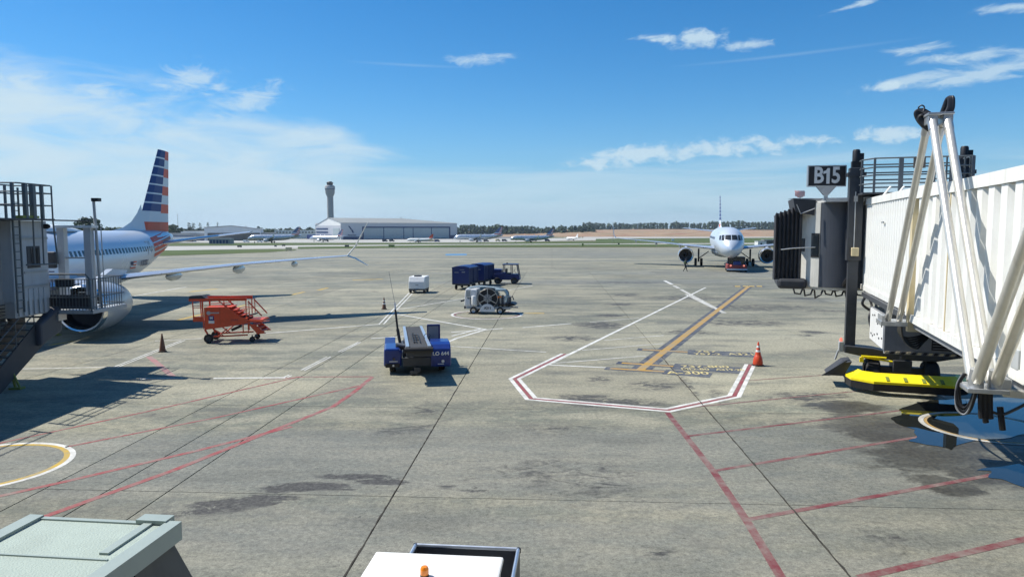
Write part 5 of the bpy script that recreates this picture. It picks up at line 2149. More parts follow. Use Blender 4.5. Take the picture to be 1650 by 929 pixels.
YW = 1.15
for y in (0, YW):
    m = MB()
    poly = [q2(*p) for p in ((330, 292), (690, 285), (880, 448), (1000, 478), (1010, 560), (700, 606), (330, 655))]
    m.prism(list(reversed(poly)), y - .02, y + .02)
    sp3 = part('side_panel', m, 'red_stair', rs)
    if y == 0:
        a, b = q2(395, 470), q2(480, 540)
        mm = MB()
        x0, z0 = q2(398, 505)
        x1, z1 = q2(478, 430)
        mm.bx(x0, x1, -.028, -.02, z0, z1)
        stk = part('sticker', mm, 'flag_blue', sp3)
        mm = MB()
        x0, z0 = q2(395, 552)
        x1, z1 = q2(484, 508)
        mm.bx(x0, x1, -.028, -.02, z0, z1)
        part('sticker', mm, 'band_white', sp3)
        c_ = q2(438, 466)
        text('lettering', 'M', .19, 'band_white', stk, facing((c_[0], -.032, c_[1]), (1, 0, 0), (0, 0, 1)), .002, .006)
        mm = MB()
        x0, z0 = q2(375, 420)
        x1, z1 = q2(400, 345)
        mm.lathe([(.001, 0), (.10, 0), (.10, .008), (.001, .008)], 18, axis_T((x1, -.02, (z0 + z1) / 2), (0, -1, 0)))
        mm.bx(x1 + .1, x1 + .5, -.027, -.02, z0 + .09, z0 + .15)
        part('sticker', mm, 'grey_paint', sp3)
        c_ = q2(800, 500)
        text('lettering', 'LGA4', .14, 'tug_red', sp3, facing((c_[0], -.025, c_[1]), (1, 0, 0), (0, 0, 1)), .002, .004)
    pts = lambda *L_: [(q2(*p)[0], y, q2(*p)[1]) for p in L_]
    for a, r in ((pts((660, 275), (880, 448)), .035), (pts((560, 190), (690, 285)), .03), (pts((1020, 200), (1230, 440)), .035), (pts((330, 265), (640, 255)), .02),
                 (pts((770, 345), (1010, 325)), .018), (pts((800, 372), (1020, 350)), .016), (pts((985, 180), (985, 440)), .028), (pts((1030, 190), (1035, 430)), .022), (pts((310, 190), (315, 640)), .03), (pts((640, 180), (650, 280)), .025),
                 (pts((330, 650), (390, 760)), .05), (pts((480, 650), (620, 760)), .03), (pts((680, 640), (540, 760)), .03), (pts((930, 560), (930, 720)), .03), (pts((1010, 560), (1010, 720)), .025), (pts((990, 540), (1260, 520), (1265, 570), (1060, 590)), .018)):
        m = MB()
        m.tube(a, r, 7)
        part('rail', m, 'red_stair', rs)
    m = MB()
    a, b = q2(100, 190), q2(1000, 190)
    m.bx(a[0], b[0], y - .03, y + .03, a[1], a[1] + .15)
    part('top_rail', m, 'red_stair', rs)
    m = MB()
    a = q2(420, 770)
    b = q2(1000, 748)
    m.bar((a[0], y, a[1]), (b[0], y, b[1]), .06, .07)
    part('chassis_rail', m, 'red_stair', rs)
    m = MB()
    a, b, c_, d_ = q2(1010, 560), q2(1130, 590), q2(1290, 725), q2(1150, 735)
    m.prism([a, b, c_, d_][::-1], y - .03, y + .03)
    part('step_stringer', m, 'red_stair', rs)
for k in range(3):
    m = MB()
    x, z = q2(1080 + 65 * k, 605 + 45 * k)
    m.bx(x - .12, x + .14, .0, YW, z, z + .035)
    part('step', m, 'red_stair', rs)
for k in range(5):
    m = MB()
    x, z = q2(960 - 62 * k, 480 - 45 * k)
    m.bx(x - .12, x + .12, .02, YW - .02, z, z + .035)
    part('step', m, 'red_stair', rs)
m = MB()
a, b = q2(330, 300), q2(690, 290)
m.bx(a[0], b[0], .02, YW - .02, a[1] - .03, a[1])
part('deck', m, 'red_stair', rs)
m = MB()
a, b = q2(880, 470), q2(1010, 540)
m.bx(a[0], b[0] + .7, .02, YW - .02, b[1], b[1] + .12)
part('lower_tread', m, 'red_stair', rs)
m = MB()
a = q2(890, 470)
m.bar((a[0], .5, a[1]), (a[0] + .7, .5, a[1] + .18), .5, .06)
part('hinged_flap', m, 'bellows', rs)
# fold-out end with grille
for y in (0, YW):
    for zx in (155, 300):
        m = MB()
        a, b = q2(zx, 200), q2(zx + 10, 520)
        m.tube([(a[0], y, a[1]), (b[0], y, b[1])], .03, 7)
        part('rail', m, 'red_stair', rs)
for zy in (270, 300):
    m = MB()
    a, b = q2(155, zy), q2(300, zy)
    m.tube([(a[0], 0, a[1]), (b[0], 0, b[1])], .018, 6)
    part('rail', m, 'red_stair', rs)
m = MB()
a, b = q2(155, 520), q2(310, 440)
m.bx(a[0], b[0], 0, YW, a[1], a[1] + .05)
m.bx(a[0], b[0], -.02, .02, a[1], b[1])
for k in range(6):
    m.bx(a[0] + .07 * k, a[0] + .07 * k + .03, -.03, .0, a[1], b[1])
part('end_basket', m, 'red_stair', rs)
m = MB()
a, b = q2(100, 150), q2(350, 95)
m.prism([(a[0], a[1]), (b[0] + .05, a[1]), (b[0] - .15, b[1]), (a[0] + .05, b[1] - .03)], -.04, .45)
part('rail_pad', m, 'bellows', rs)
wheel(rs, (.0, -.05, .225), .225, .16, (0, 1, 0))
wheel(rs, (-.02, YW + .05, .225), .225, .16, (0, 1, 0))
for y in (.05, YW - .05):
    x, z = q2(1065, 745)
    wheel(rs, (x, y, .14), .14, .08, (0, 1, 0))
m = MB()
m.tube([(0, 0, .225), (0, YW, .225)], .04, 8)
part('axle', m, 'dark_steel', rs)
x, z = q2(1065, 745)
m = MB()
m.tube([(x, .05, .2), (x, YW - .05, .2)], .03, 8)
part('axle', m, 'dark_steel', rs)
for y in (.05, YW - .05):
    m = MB()
    m.tube([(x, y, .14), (x, y, .36)], .03, 8)
    part('caster_fork', m, 'dark_steel', rs)
a = q2(700, 690)
m = MB()
m.tube([(a[0], .55, a[1]), (a[0] + .5, .55, a[1] + .22)], .07, 10)
part('hydraulic_ram', m, 'dark_steel', rs)

# ------------------------------------------------------------------ belt loader
blo = thing('belt_loader', 'blue belt loader marked LO 644 with dark conveyor belt and raised black pole', 'belt loader', (-3.40, 25.75, 0), R(9.5))
# local: x right, y away, near end of the conveyor at y=0
m = MB()
m.prism([(-1.32, .30), (-.62, .30), (-.60, .85), (-.72, 1.02), (-1.30, 1.02)], 1.9, 3.4)
lb_ = part('body_left', m, 'blue', blo, bev=.08)
m = MB()
m.bx(-1.30, -.85, 3.4, 5.6, .35, .92)
part('side_box', m, 'deep_blue', lb_, bev=.03)
m = MB()
m.bx(-1.26, -.7, 1.86, 1.92, .28, .44)
part('bumper', m, 'black', lb_, bev=.02)
m = MB()
m.bx(-1.1, -.78, 1.88, 1.905, .50, .53)
part('trim', m, 'band_white', lb_)
m = MB()
m.lathe([(.001, 0), (.05, 0), (.05, .03), (.001, .03)], 14, axis_T((-.92, 1.88, .62), (0, -1, 0)))
part('headlight', m, 'glass', lb_)
m = MB()
m.lathe([(.001, 0), (.04, 0), (.04, .03), (.001, .03)], 14, axis_T((-.95, 1.865, .36), (0, -1, 0)))
part('tail_light', m, 'band_white', lb_)
m = MB()
# hood with rounded front
prof = [(1.75, .28), (1.75, .80), (1.80, .98), (1.98, 1.14), (2.25, 1.20), (3.2, 1.18), (3.2, .28)]
for (x0, x1) in ((.50, 1.30),):
    n = len(prof)
    m.add([(x0, y, z) for y, z in prof] + [(x1, y, z) for y, z in prof], [tuple(range(n)), tuple(reversed(range(n, 2 * n)))] + [(i, i + n, (i + 1) % n + n, (i + 1) % n) for i in range(n)])
rb_ = part('body_right', m, 'blue', blo, bev=.05)
text('lettering', 'LO 644', .20, 'band_white', rb_, facing((.90, 1.735, .80), (1, 0, 0), (0, 0, 1)), .003, .006, 1.05)
m = MB()
m.lathe([(.001, 0), (.055, 0), (.06, .03), (.001, .035)], 14, axis_T((.98, 1.745, .50), (0, -1, 0)))
part('headlight', m, 'band_white', rb_)
m = MB()
m.bx(.78, 1.02, 1.735, 1.748, .38, .405)
part('trim', m, 'band_white', rb_)
m = MB()
m.bx(.45, 1.0, 3.55, 3.66, .95, 1.72)
pn = part('seat_back', m, 'deep_blue', blo, bev=.03)
m = MB()
m.bx(.50, .92, 3.535, 3.55, 1.05, 1.65)
part('panel', m, 'unit_grey', pn)
m = MB()
m.bx(.5, 1.25, 3.25, 5.4, .35, .85)
part('side_box', m, 'deep_blue', blo, bev=.03)
m = MB()
m.tube([(.55, 3.0, 1.15), (.42, 2.7, 1.35)], .02, 6)
m.lathe([(.12, -.015), (.14, 0), (.12, .015), (.115, 0), (.12, -.015)], 16, axis_T((.41, 2.68, 1.37), (-.5, -1, .8)))
part('steering_wheel', m, 'black', blo)
# conveyor
n0, n1 = Vector((-.02, 0, 1.32)), Vector((-.02, 8.4, .92))
sl_ = (n1 - n0)
m = MB()
m.bar(n0, n1, .62, .10)
belt = part('conveyor_belt', m, 'belt', blo)
for sx in (-.40, .40):
    m = MB()
    m.bar(n0 + Vector((sx, .03, -.02)), n1 + Vector((sx, 0, -.02)), .12, .22)
    part('side_rail', m, 'alu', belt)
m = MB()
m.tube([n0 + Vector((-.52, -.02, -.05)), n0 + Vector((.52, -.02, -.05))], .095, 14)
part('roller', m, 'rubber', belt)
m = MB()
m.tube([n1 + Vector((-.40, .0, -.02)), n1 + Vector((.40, .0, -.02))], .08, 14)
part('roller', m, 'rubber', belt)
m = MB()
m.bx(-.46, .46, .10, .60, 1.00, 1.16)
m.bar((-.36, .2, 1.15), (-.36, 7.8, .72), .10, .14)
m.bar((.32, .2, 1.15), (.32, 7.8, .72), .10, .14)
part('conveyor_frame', m, 'dark_steel', blo)
m = MB()
m.bx(-.58, .50, 1.75, 6.3, .34, .66)
m.bx(-.56, .48, 2.2, 2.5, .5, 1.08)
m.bx(-.5, .45, 5.2, 5.5, .5, .9)
part('chassis', m, 'dark_steel', blo)
hr = MB()
for pth in ([(-.16, 1.2, 1.33), (-.16, 4.6, 1.17), (-.06, 4.6, 1.17), (-.06, 1.2, 1.33), (-.16, 1.2, 1.33)], [(-.16, 2.0, 1.30), (.08, 2.0, 1.30), (.08, 3.6, 1.24), (-.16, 3.6, 1.24)], [(-.16, 2.8, 1.27), (.08, 2.8, 1.27)], [(.08, 1.1, 1.34), (.08, 4.4, 1.19)]):
    hr.tube([(x, y, z + .03) for x, y, z in pth], .017, 6)
part('folded_handrail', hr, 'black', belt)
for x in (-.98, .98):
    wheel(blo, (x, 2.55, .33), .33, .24)
    wheel(blo, (x, 5.3, .33), .33, .24)
m = MB()
m.bx(-.30, .0, 1.55, 1.80, .05, .16)
m.bx(-.15, .1, 1.6, 1.8, .1, .3)
part('tow_hitch', m, 'dark_steel', blo)
m = MB()
m.tube([(-.66, 3.0, 1.0), (-.76, 3.15, 1.62)], .065, 10)
m.tube([(-.76, 3.15, 1.62), (-.84, 3.3, 2.40)], .045, 10)
pol = part('pole', m, 'black', blo)
m = MB()
m.tube([(-.84, 3.3, 2.40), (-.86, 3.32, 2.68)], .04, 10)
part('pole_tip', m, 'band_white', pol)
m = MB()
m.tube([(-.86, 3.32, 2.68), (-1.08, 3.5, 3.95)], .009, 6)
part('whip_antenna', m, 'unit_grey', pol)
m = MB()
m.bx(-.85, -.45, 2.3, 2.75, .9, 1.06)
m.tube([(-.8, 2.5, 1.1), (-.35, 1.2, 1.24), (-.50, .05, 1.30)], .06, 8)
part('hydraulic_arm', m, 'dark_steel', blo)

# ------------------------------------------------------------------ white ground power trailer
gp = thing('power_trailer', 'small white box trailer with dark roof vent at the end of the double white line', 'ground power unit', P(671.5, 472.5), R(-4))
m = MB()
prof = [(0, .38), (0, 1.02), (.22, 1.46), (2.1, 1.46), (2.15, .38)]
n = len(prof)
m.add([(-.72, y, z) for y, z in prof] + [(.72, y, z) for y, z in prof], [tuple(range(n)), tuple(reversed(range(n, 2 * n)))] + [(i, i + n, (i + 1) % n + n, (i + 1) % n) for i in range(n)])
gb = part('housing', m, 'white', gp, bev=.05)
m = MB()
m.bx(-.30, .28, .35, .95, 1.45, 1.56)
part('roof_vent', m, 'dark_steel', gb)
m = MB()
m.bx(-.60, .60, -.012, .0, .55, .98)
part('front_panel', m, 'pale_metal', gb)
m = MB()
m.bx(-.12, .16, -.02, -.01, .72, .76)
part('latch', m, 'dark_steel', gb)
m = MB()
m.bx(-.70, .70, -.05, 2.1, .26, .38)
m.tube([(0, -.05, .3), (0, -.5, .25)], .04, 8)
part('chassis', m, 'dark_steel', gp)
m = MB()
m.bx(.15, .45, -.03, .02, .40, .50)
m.bx(-.5, -.2, -.03, .02, .40, .48)
part('lamp', m, 'band_white', gp)
for x in (-.62, .62):
    wheel(gp, (x, .35, .25), .25, .17)
    wheel(gp, (x, 1.75, .25), .25, .17)


# ------------------------------------------------------------------ baggage carts and tractor
def cart(label, loc, rz):
    """covered baggage cart: local y is its length, end face towards -y"""
    t = thing('baggage_cart', label, 'baggage cart', loc, rz, 'covered blue baggage carts')
    m = MB()
    m.bx(-.82, .82, 0, 3.0, .48, .60)
    d = part('deck', m, 'dark_steel', t)
    m = MB()
    prof = [(-.86, 2.02), (-.84, 2.10), (-.4, 2.22), (.4, 2.22), (.84, 2.10), (.86, 2.02)]
    m.prism(prof, -.06, 3.06)
    part('roof', m, 'deep_blue', t)
    m = MB()
    m.bx(-.78, .78, .0, .05, .60, 2.06)
    e = part('end_panel', m, 'deep_blue', t)
    m = MB()
    m.bx(-.62, -.2, -.012, .0, 1.60, 1.66)
    m.bx(.1, .42, -.012, .0, 1.62, 1.72)
    m.bx(-.1, .35, -.012, .0, 1.86, 1.90)
    part('print', m, 'unit_grey', e)
    m = MB()
    m.bx(-.78, .78, 2.95, 3.00, .60, 2.06)
    part('end_panel', m, 'deep_blue', t)
    for sd in (-1, 1):
        for k in range(2):
            m = MB()
            pts = []
            y0, y1 = .08 + 1.45 * k, 1.47 + 1.45 * k
            n_ = 16
            for i in range(n_ + 1):
                y = y0 + (y1 - y0) * i / n_
                x = sd * (.76 + .025 * math.sin(i * 2.1))
                pts.append((x, y))
            vs = [(x, y, z) for z in (.66, 2.05) for x, y in pts]
            vs += [(x - sd * .02, y, z) for z in (.66, 2.05) for x, y in pts]
            w_ = n_ + 1
            fs = []
            for i in range(n_):
                fs += [(i, i + 1, w_ + i + 1, w_ + i), (2 * w_ + i, 3 * w_ + i, 3 * w_ + i + 1, 2 * w_ + i + 1)]
            m.add(vs, fs, 0, True)
            part('curtain', m, 'curtain_blue', t)
    for x in (-.80, .80):
        for y in (.0, 1.5, 3.0):
            m = MB()
            m.bx(x - .035, x + .035, y - .035, y + .035, .55, 2.08)
            part('post', m, 'navy', t)
    for x in (-.62, .62):
        for y in (.55, 2.45):
            wheel(t, (x, y, .23), .23, .15)
    m = MB()
    m.bx(-.5, .5, .3, 2.7, .36, .48)
    m.tube([(0, 2.9, .4), (0, 3.7, .35)], .035, 7)
    part('undercarriage', m, 'dark_steel', t)
    return t


cart('blue curtained baggage cart, nearer of the two with its plain end facing the camera', P(742.5, 467), R(-13))
cart('blue curtained baggage cart, farther of the two just behind and right of the other', P(768, 461), R(-17))
tr = thing('baggage_tractor', 'dark blue baggage tractor with open windowed cab at the head of the carts', 'baggage tractor', P(792, 457.2), R(-6))
# local x along the tractor, cab at the right end
m = MB()
prof = [(.1, .42), (.1, .92), (.35, 1.08), (.9, 1.10), (1.5, 1.22), (1.55, 1.0), (2.75, 1.0), (2.95, .42)]
m.prism(prof, 0, 1.45)
tb = part('body', m, 'deep_blue', tr, bev=.05)
m = MB()
m.prism([(-.1, 1.05), (-.05, 1.42), (.1, 1.52), (1.0, 1.5), (1.05, 1.05)], .15, 1.35)
part('load_cover', m, 'deep_blue', tr, bev=.08)
m = MB()
for y in (.02, 1.36):
    m.bx(1.18, 1.26, y, y + .07, 1.0, 1.98)
    m.bx(1.98, 2.05, y, y + .07, 1.0, 1.98)
    m.bar((2.62, y + .035, 1.98), (2.88, y + .035, .5), .07, .08)
    m.bx(2.05, 2.7, y, y + .07, .55, .95)
part('cab_frame', m, 'navy', tr)
m = MB()
m.bx(1.12, 2.72, -.04, 1.49, 1.96, 2.05)
part('cab_roof', m, 'navy', tr, bev=.03)
m = MB()
m.add([(2.62, .05, 1.93), (2.80, .05, 1.02), (2.80, 1.40, 1.02), (2.62, 1.40, 1.93)], [(0, 1, 2, 3)])
part('windscreen', m, 'glass', tr)
m = MB()
m.bx(1.5, 1.95, .2, 1.2, 1.0, 1.12)
m.bx(1.42, 1.55, .2, 1.2, 1.0, 1.55)
part('seat', m, 'black', tr)
m = MB()
m.lathe([(.14, -.015), (.165, 0), (.14, .015), (.135, 0), (.14, -.015)], 16, axis_T((2.28, .7, 1.36), (-1, 0, .8)))
m.tube([(2.28, .7, 1.36), (2.5, .7, 1.05)], .02, 6)
part('steering_wheel', m, 'black', tr)
for x in (.62, 2.35):
    for y in (.02, 1.43):
        wheel(tr, (x, y, .34), .34, .24, (0, 1, 0))
m = MB()
m.tube([(1.55, .6, 2.05), (1.55, .6, 2.2)], .06, 8)
part('beacon', m, 'black', tr)

# ------------------------------------------------------------------ hose reel cart
hc = thing('hose_reel_cart', 'white hose cart with large black reel standing in the painted circle', 'hose cart', P(748, 505.5), R(-7))
# local x along the cart (3.3 m), near side at y=0
m = MB()
m.bx(.10, 3.10, .05, 1.45, .34, .50)
m.bar((3.1, .75, .42), (3.55, .75, .40), .08, .08)
ch = part('chassis', m, 'grey_paint', hc, bev=.02)
m = MB()
m.prism([(.0, .50), (.86, .50), (.86, 1.66), (.10, 1.70), (.02, 1.3)], .08, 1.42)
cb_ = part('cabinet', m, 'white', hc, bev=.05)
random.seed(31)
for (x0, x1, z0, z1, mt) in ((.12, .40, 1.15, 1.58, 'grey_paint'), (.46, .80, 1.25, 1.6, 'pale_metal'), (.12, .34, .62, 1.0, 'pale_metal'), (.42, .62, .6, 1.1, 'dark_steel'), (.66, .82, .7, 1.15, 'galv'), (.2, .6, 1.02, 1.08, 'black')):
    m = MB()
    m.bx(x0, x1, .045, .08, z0, z1)
    part('panel', m, mt, cb_, bev=.01)
m = MB()
m.lathe([(.001, -.02), (.16, 0), (.17, .05), (.17, .55), (.15, .6), (.001, .62)], 18, Matrix.Translation((.66, .02, .62)))
part('tank', m, 'white', hc)
RC = Vector((1.58, .0, 1.06))
m = MB()
T = axis_T(RC + Vector((0, .05, 0)), (0, 1, 0))
m.lathe([(.60, .02), (.60, 1.28), (.28, 1.28), (.28, .02), (.60, .02)], 40, T)
rl = part('reel_drum', m, 'rubber', hc)
for k in range(5):
    m = MB()
    m.lathe([(.60 + .01, .12 + .24 * k), (.645, .16 + .24 * k), (.645, .26 + .24 * k), (.61, .30 + .24 * k)], 40, T)
    part('hose_coil', m, 'hose', rl)
for y in (.03, 1.36):
    m = MB()
    tt = axis_T(RC + Vector((0, y, 0)), (0, 1, 0))
    m.lathe([(.655, -.02), (.685, -.02), (.685, .02), (.655, .02), (.655, -.02)], 40, tt)
    part('reel_rim', m, 'galv', rl)
for k in range(6):
    m = MB()
    a = R(30 + 60 * k)
    m.bar(RC + Vector((0, .01, 0)), RC + Vector((.665 * math.cos(a), .01, .665 * math.sin(a))), .045, .05)
    part('spoke', m, 'galv', rl)
m = MB()
m.lathe([(.001, -.04), (.10, -.04), (.10, .05), (.001, .05)], 18, axis_T(RC, (0, 1, 0)))
part('hub', m, 'unit_grey', rl)
m = MB()
m.lathe([(.28, .025), (.001, .03)], 30, T)
part('reel_disc', m, 'unit_grey', rl)
m = MB()
poly = [(1.10, .18), (2.06, .18)] + [(1.58 + .50 * math.cos(R(a)), .24 + .46 * math.sin(R(a))) for a in range(10, 180, 16)]
m.prism(poly, -.06, .02)
sk = part('guard_panel', m, 'pale_metal', hc)
text('lettering', 'A211', .22, 'black', sk, facing((1.60, -.07, .42), (1, 0, 0), (0, 0, 1)), .003, .006)
for k, x in enumerate((2.30, 2.44, 2.58, 2.72)):
    m = MB()
    m.tube([(x, .12 + .05 * (k % 2), .50), (x, .12, 1.05 + .12 * (k % 3)), (x + .08, .2, 1.22)], .04, 8)
    part('pipe', m, 'galv' if k % 2 else 'dark_steel', hc)
m = MB()
m.bx(2.25, 2.95, .35, 1.4, .5, 1.15)
part('pump_box', m, 'unit_grey', hc, bev=.03)
m = MB()
m.bx(2.1, 3.35, -.02, 1.4, .62, .70)
m.prism([(2.95, .5), (3.45, .62), (3.3, .74), (2.95, .74)], .1, 1.35)
part('tray', m, 'black', hc)
for z, x in ((1.15, 2.28), (1.18, 2.45)):
    m = MB()
    m.lathe([(.001, 0), (.06, 0), (.07, .03), (.02, .06), (.001, .06)], 12, axis_T((x, .08, z), (0, -1, 0)))
    part('valve_handle', m, 'amber', hc)
random.seed(12)
for k in range(4):
    y = .25 + .28 * k
    cable('hose', [(.25, y, 1.72), (.9, y + .05, 1.80), (1.6, y, 1.80 - .02 * k), (2.2, y - .05, 1.72), (2.75, y, 1.50), (2.85, y, 1.2), (2.8, y, .8)], .055, 8, 'beige_hose' if k % 2 == 0 else 'hose', hc)
m = MB()
m.tube([(2.1, .12, 1.64), (2.75, .12, 1.62), (2.9, .12, 1.3)], .10, 10)
part('hose_boom', m, 'beige_hose', hc)
m = MB()
m.prism([(-.02, .34), (.12, .34), (.12, .55), (-.02, .55)], .1, 1.4)
m.bar((-.02, .75, .9), (-.35, .75, .78), .3, .10)
part('tow_bar', m, 'bellows', hc)
m = MB()
m.bx(3.0, 3.12, .3, .5, .7, 1.15)
m.tube([(3.05, .4, 1.1), (3.2, .4, 1.2), (3.3, .4, .95)], .04, 7)
part('coupling', m, 'dark_steel', hc)
for x in (.62, 2.42):
    for y in (.06, 1.44):
        wheel(hc, (x, y, .24), .24, .17, (0, 1, 0), 'galv')

# ------------------------------------------------------------------ pushback tug
tg = thing('pushback_tug', 'low blue and red pushback tug with two lit lamps under the airliner nose', 'tug', P(1187.5, 438), R(-14))
m = MB()
m.bx(-1.28, 1.28, 0, 4.6, .28, .72)
tb_ = part('lower_body', m, 'tug_red', tg, bev=.06)
m = MB()
m.bx(-1.30, 1.30, -.06, .04, .24, .42)
part('bumper', m, 'pale_metal', tb_)
m = MB()
m.bx(-1.24, 1.24, .05, 4.4, .72, .98)
part('upper_body', m, 'tug_red', tg, bev=.06)
m = MB()
m.prism([(-.52, .90), (.55, .90), (.45, 1.36), (-.42, 1.36)], -.02, 2.4)
part('bonnet', m, 'blue', tg, bev=.06)
m = MB()
for x in (-1.08, .98):
    for y in (1.2, 3.0):
        m.bx(x, x + .10, y, y + .10, .95, 1.86)
m.bx(-1.12, 1.12, 1.1, 3.2, 1.84, 1.93)
part('cab_frame', m, 'black', tg)
m = MB()
m.bx(-.98, .98, 1.18, 1.20, 1.0, 1.84)
part('windscreen', m, 'glass', tg)
m = MB()
m.bx(-1.1, 1.1, 1.3, 4.3, .97, 1.20)
part('deck', m, 'deep_blue', tg)
for x in (-.80, .86):
    m = MB()
    m.lathe([(.001, 0), (.12, 0), (.13, .03), (.10, .06), (.001, .07)], 14, axis_T((x, .04, .84), (0, -1, 0)))
    part('headlight', m, 'lamp_red', tg)
for x in (-1.15, 1.15):
    for y in (.75, 3.7):
        wheel(tg, (x, y, .40), .40, .3)

# ------------------------------------------------------------------ walking ramp worker
wp_ = thing('person', 'person in dark clothes walking across the apron left of the airliner', 'person', P(1104, 437.6), R(10))


def skin_body(name, joints, edges, radii, mat, parent, sub=2, root=0):
    me = bpy.data.meshes.new(name)
    me.from_pydata([Vector(j) for j in joints], edges, [])
    o = link(name, me, parent)
    me.materials.append(M[mat])
    mod = o.modifiers.new('skin', 'SKIN')
    lay = me.skin_vertices
    if not lay:
        bpy.context.view_layer.objects.active = o
    d = me.skin_vertices[0].data
    for i, r in enumerate(radii):
        d[i].radius = (r, r) if not isinstance(r, tuple) else r
        d[i].use_root = (i == root)
    mod.use_smooth_shade = True
    s_ = o.modifiers.new('smooth', 'SUBSURF')
    s_.levels = sub
    s_.render_levels = sub
    return o


# striding towards the right of the picture: local +x is forward
J = [(0, 0, .95), (.02, 0, 1.18), (.05, 0, 1.40), (.06, 0, 1.50), (.09, 0, 1.60), (.10, 0, 1.72),
     (.02, .10, .90), (.22, .10, .50), (.30, .10, .10), (.42, .10, .04),
     (-.02, -.10, .90), (-.06, -.10, .50), (-.32, -.10, .14), (-.24, -.10, .04),
     (.05, .20, 1.40), (-.10, .24, 1.14), (.02, .22, .90), (.05, .22, .82),
     (.05, -.20, 1.40), (.10, -.24, 1.13), (.28, -.20, .98), (.34, -.19, .95)]
Eg = [(0, 1), (1, 2), (2, 3), (3, 4), (4, 5), (0, 6), (6, 7), (7, 8), (8, 9), (0, 10), (10, 11), (11, 12), (12, 13), (2, 14), (14, 15), (15, 16), (16, 17), (2, 18), (18, 19), (19, 20), (20, 21)]
Rd = [.13, .13, .15, .06, .09, .07, .095, .07, .045, .04, .095, .07, .045, .04, .07, .05, .038, .035, .07, .05, .038, .035]
try:
    skin_body('body', J, Eg, Rd, 'fabric_dark', wp_)
except Exception as ex:
    m = MB()
    for a, b in Eg:
        m.tube([J[a], J[b]], [Rd[a], Rd[b]], 8)
    part('body', m, 'fabric_dark', wp_)
m = MB()
m.lathe([(.165, 0), (.175, .12), (.18, .28), (.15, .40), (.10, .42)], 18, Matrix.Translation((.04, 0, 1.02)))
part('vest', m, 'vest', wp_)
m = MB()
m.lathe([(.001, -.11), (.07, -.08), (.095, 0), (.09, .06), (.05, .11), (.001, .12)], 16, Matrix.Translation((.11, 0, 1.66)))
hd_ = part('head', m, 'skin', wp_)
m = MB()
m.lathe([(.10, .0), (.105, .05), (.08, .11), (.001, .13)], 16, Matrix.Translation((.10, 0, 1.67)))
m.bx(.17, .28, -.07, .07, 1.67, 1.69)
part('cap', m, 'fabric_dark', hd_)

# ------------------------------------------------------------------ foreground shed roof, bottom left
FG = P(284, 846, 3.0)
sh = thing('equipment_shed', 'shed with pale green flat roof and dark wall in the bottom left corner', 'shed', (FG.x, FG.y, 0), R(-6.2))
wid = (P(284, 846, 3.0) - P(38, 840, 3.0)).length
m = MB()
m.bx(-wid, 0, -6.0, 0, 2.94, 3.0)
rf = part('roof', m, 'roof_green', sh)
m = MB()
m.bx(-wid, .03, -2.3, -1.0 + .0, 3.0, 3.002)
m2 = MB()
m2.bx(-wid + .12, -.16, -.72, -.70, 3.0, 3.012)
part('roof_seam', m2, 'trim_green', rf)
m = MB()
m.bx(-.10, .035, -6.0, .03, 2.86, 3.03)
m.bx(-.30, -.22, -.62, .0, 3.0, 3.02)
part('edge_trim', m, 'trim_green', rf)
m = MB()
m.bx(-wid - .02, -wid + .12, -6.0, .03, 2.86, 3.03)
part('edge_trim', m, 'trim_green', rf)
m = MB()
m.bx(-wid + .12, -.10, -.02, .03, 2.86, 3.015)
part('edge_trim', m, 'trim_green', rf)
m = MB()
m.bx(-.38, -.09, -.02, .12, 2.92, 3.045)
part('scupper', m, 'trim_green', rf)
m = MB()
m.add([(-.06, -6, 2.88), (-.06, 0, 2.88), (.85, .75, 0), (.85, -6.5, 0), (-wid + .05, -6, 2.88), (-wid + .05, 0, 2.88), (-wid - .2, .55, 0), (-wid - .2, -6.5, 0)],
      [(0, 1, 2, 3), (7, 6, 5, 4), (1, 5, 6, 2), (0, 3, 7, 4), (4, 5, 1, 0)])
wl_ = part('wall', m, 'shed_wall', sh)
for k in range(5):
    m = MB()
    y = -.5 - 1.1 * k
    m.add([(-.05, y, 2.87), (-.05, y - .10, 2.87), (.86, y - .10, .02), (.86, y, .02), (-.02, y, 2.87), (-.02, y - .10, 2.87), (.89, y - .10, .02), (.89, y, .02)],
          [(0, 1, 2, 3), (4, 7, 6, 5), (0, 4, 5, 1), (1, 5, 6, 2), (2, 6, 7, 3), (3, 7, 4, 0)])
    part('wall_batten', m, 'shed_wall', wl_)

# ------------------------------------------------------------------ foreground service truck, bottom centre
A0, A1 = P(606, 886.5, 2.15), P(812, 895.5, 2.15)
trz = math.atan2((A1 - A0).y, (A1 - A0).x)
tw_ = (A1 - A0).length
tk = thing('service_truck', 'white roofed service truck with amber beacon and open railed bed at the bottom edge', 'truck', (A0.x, A0.y, 0), trz)
m = MB()
m.bx(0, tw_, -1.6, 0, 2.09, 2.15)
cr_ = part('cab_roof', m, 'white', tk, bev=.025)
m = MB()
m.lathe([(.045, 0), (.045, .02), (.001, .02)], 18, Matrix.Translation((.66, -.52, 2.15)))
bb = part('beacon_base', m, 'black', cr_)
m = MB()
m.lathe([(.042, .02), (.045, .04), (.043, .085), (.032, .105), (.001, .112)], 20, Matrix.Translation((.66, -.52, 2.15)))
part('beacon', m, 'amber', bb)
m = MB()
m.bx(.03, tw_ - .03, -1.55, -.04, 1.0, 2.09)
cabb = part('cab', m, 'white', tk, bev=.03)
m = MB()
m.bx(.12, tw_ - .12, -.045, -.03, 1.35, 2.0)
part('rear_window', m, 'glass', cabb)
m = MB()
m.bx(tw_ - .04, tw_ - .02, -1.3, -.25, 1.35, 2.0)
part('side_window', m, 'glass', cabb)
B0, B1 = P(668, 875.5, 1.35), P(838, 881, 1.35)
inv = Matrix.Rotation(-trz, 3, 'Z')
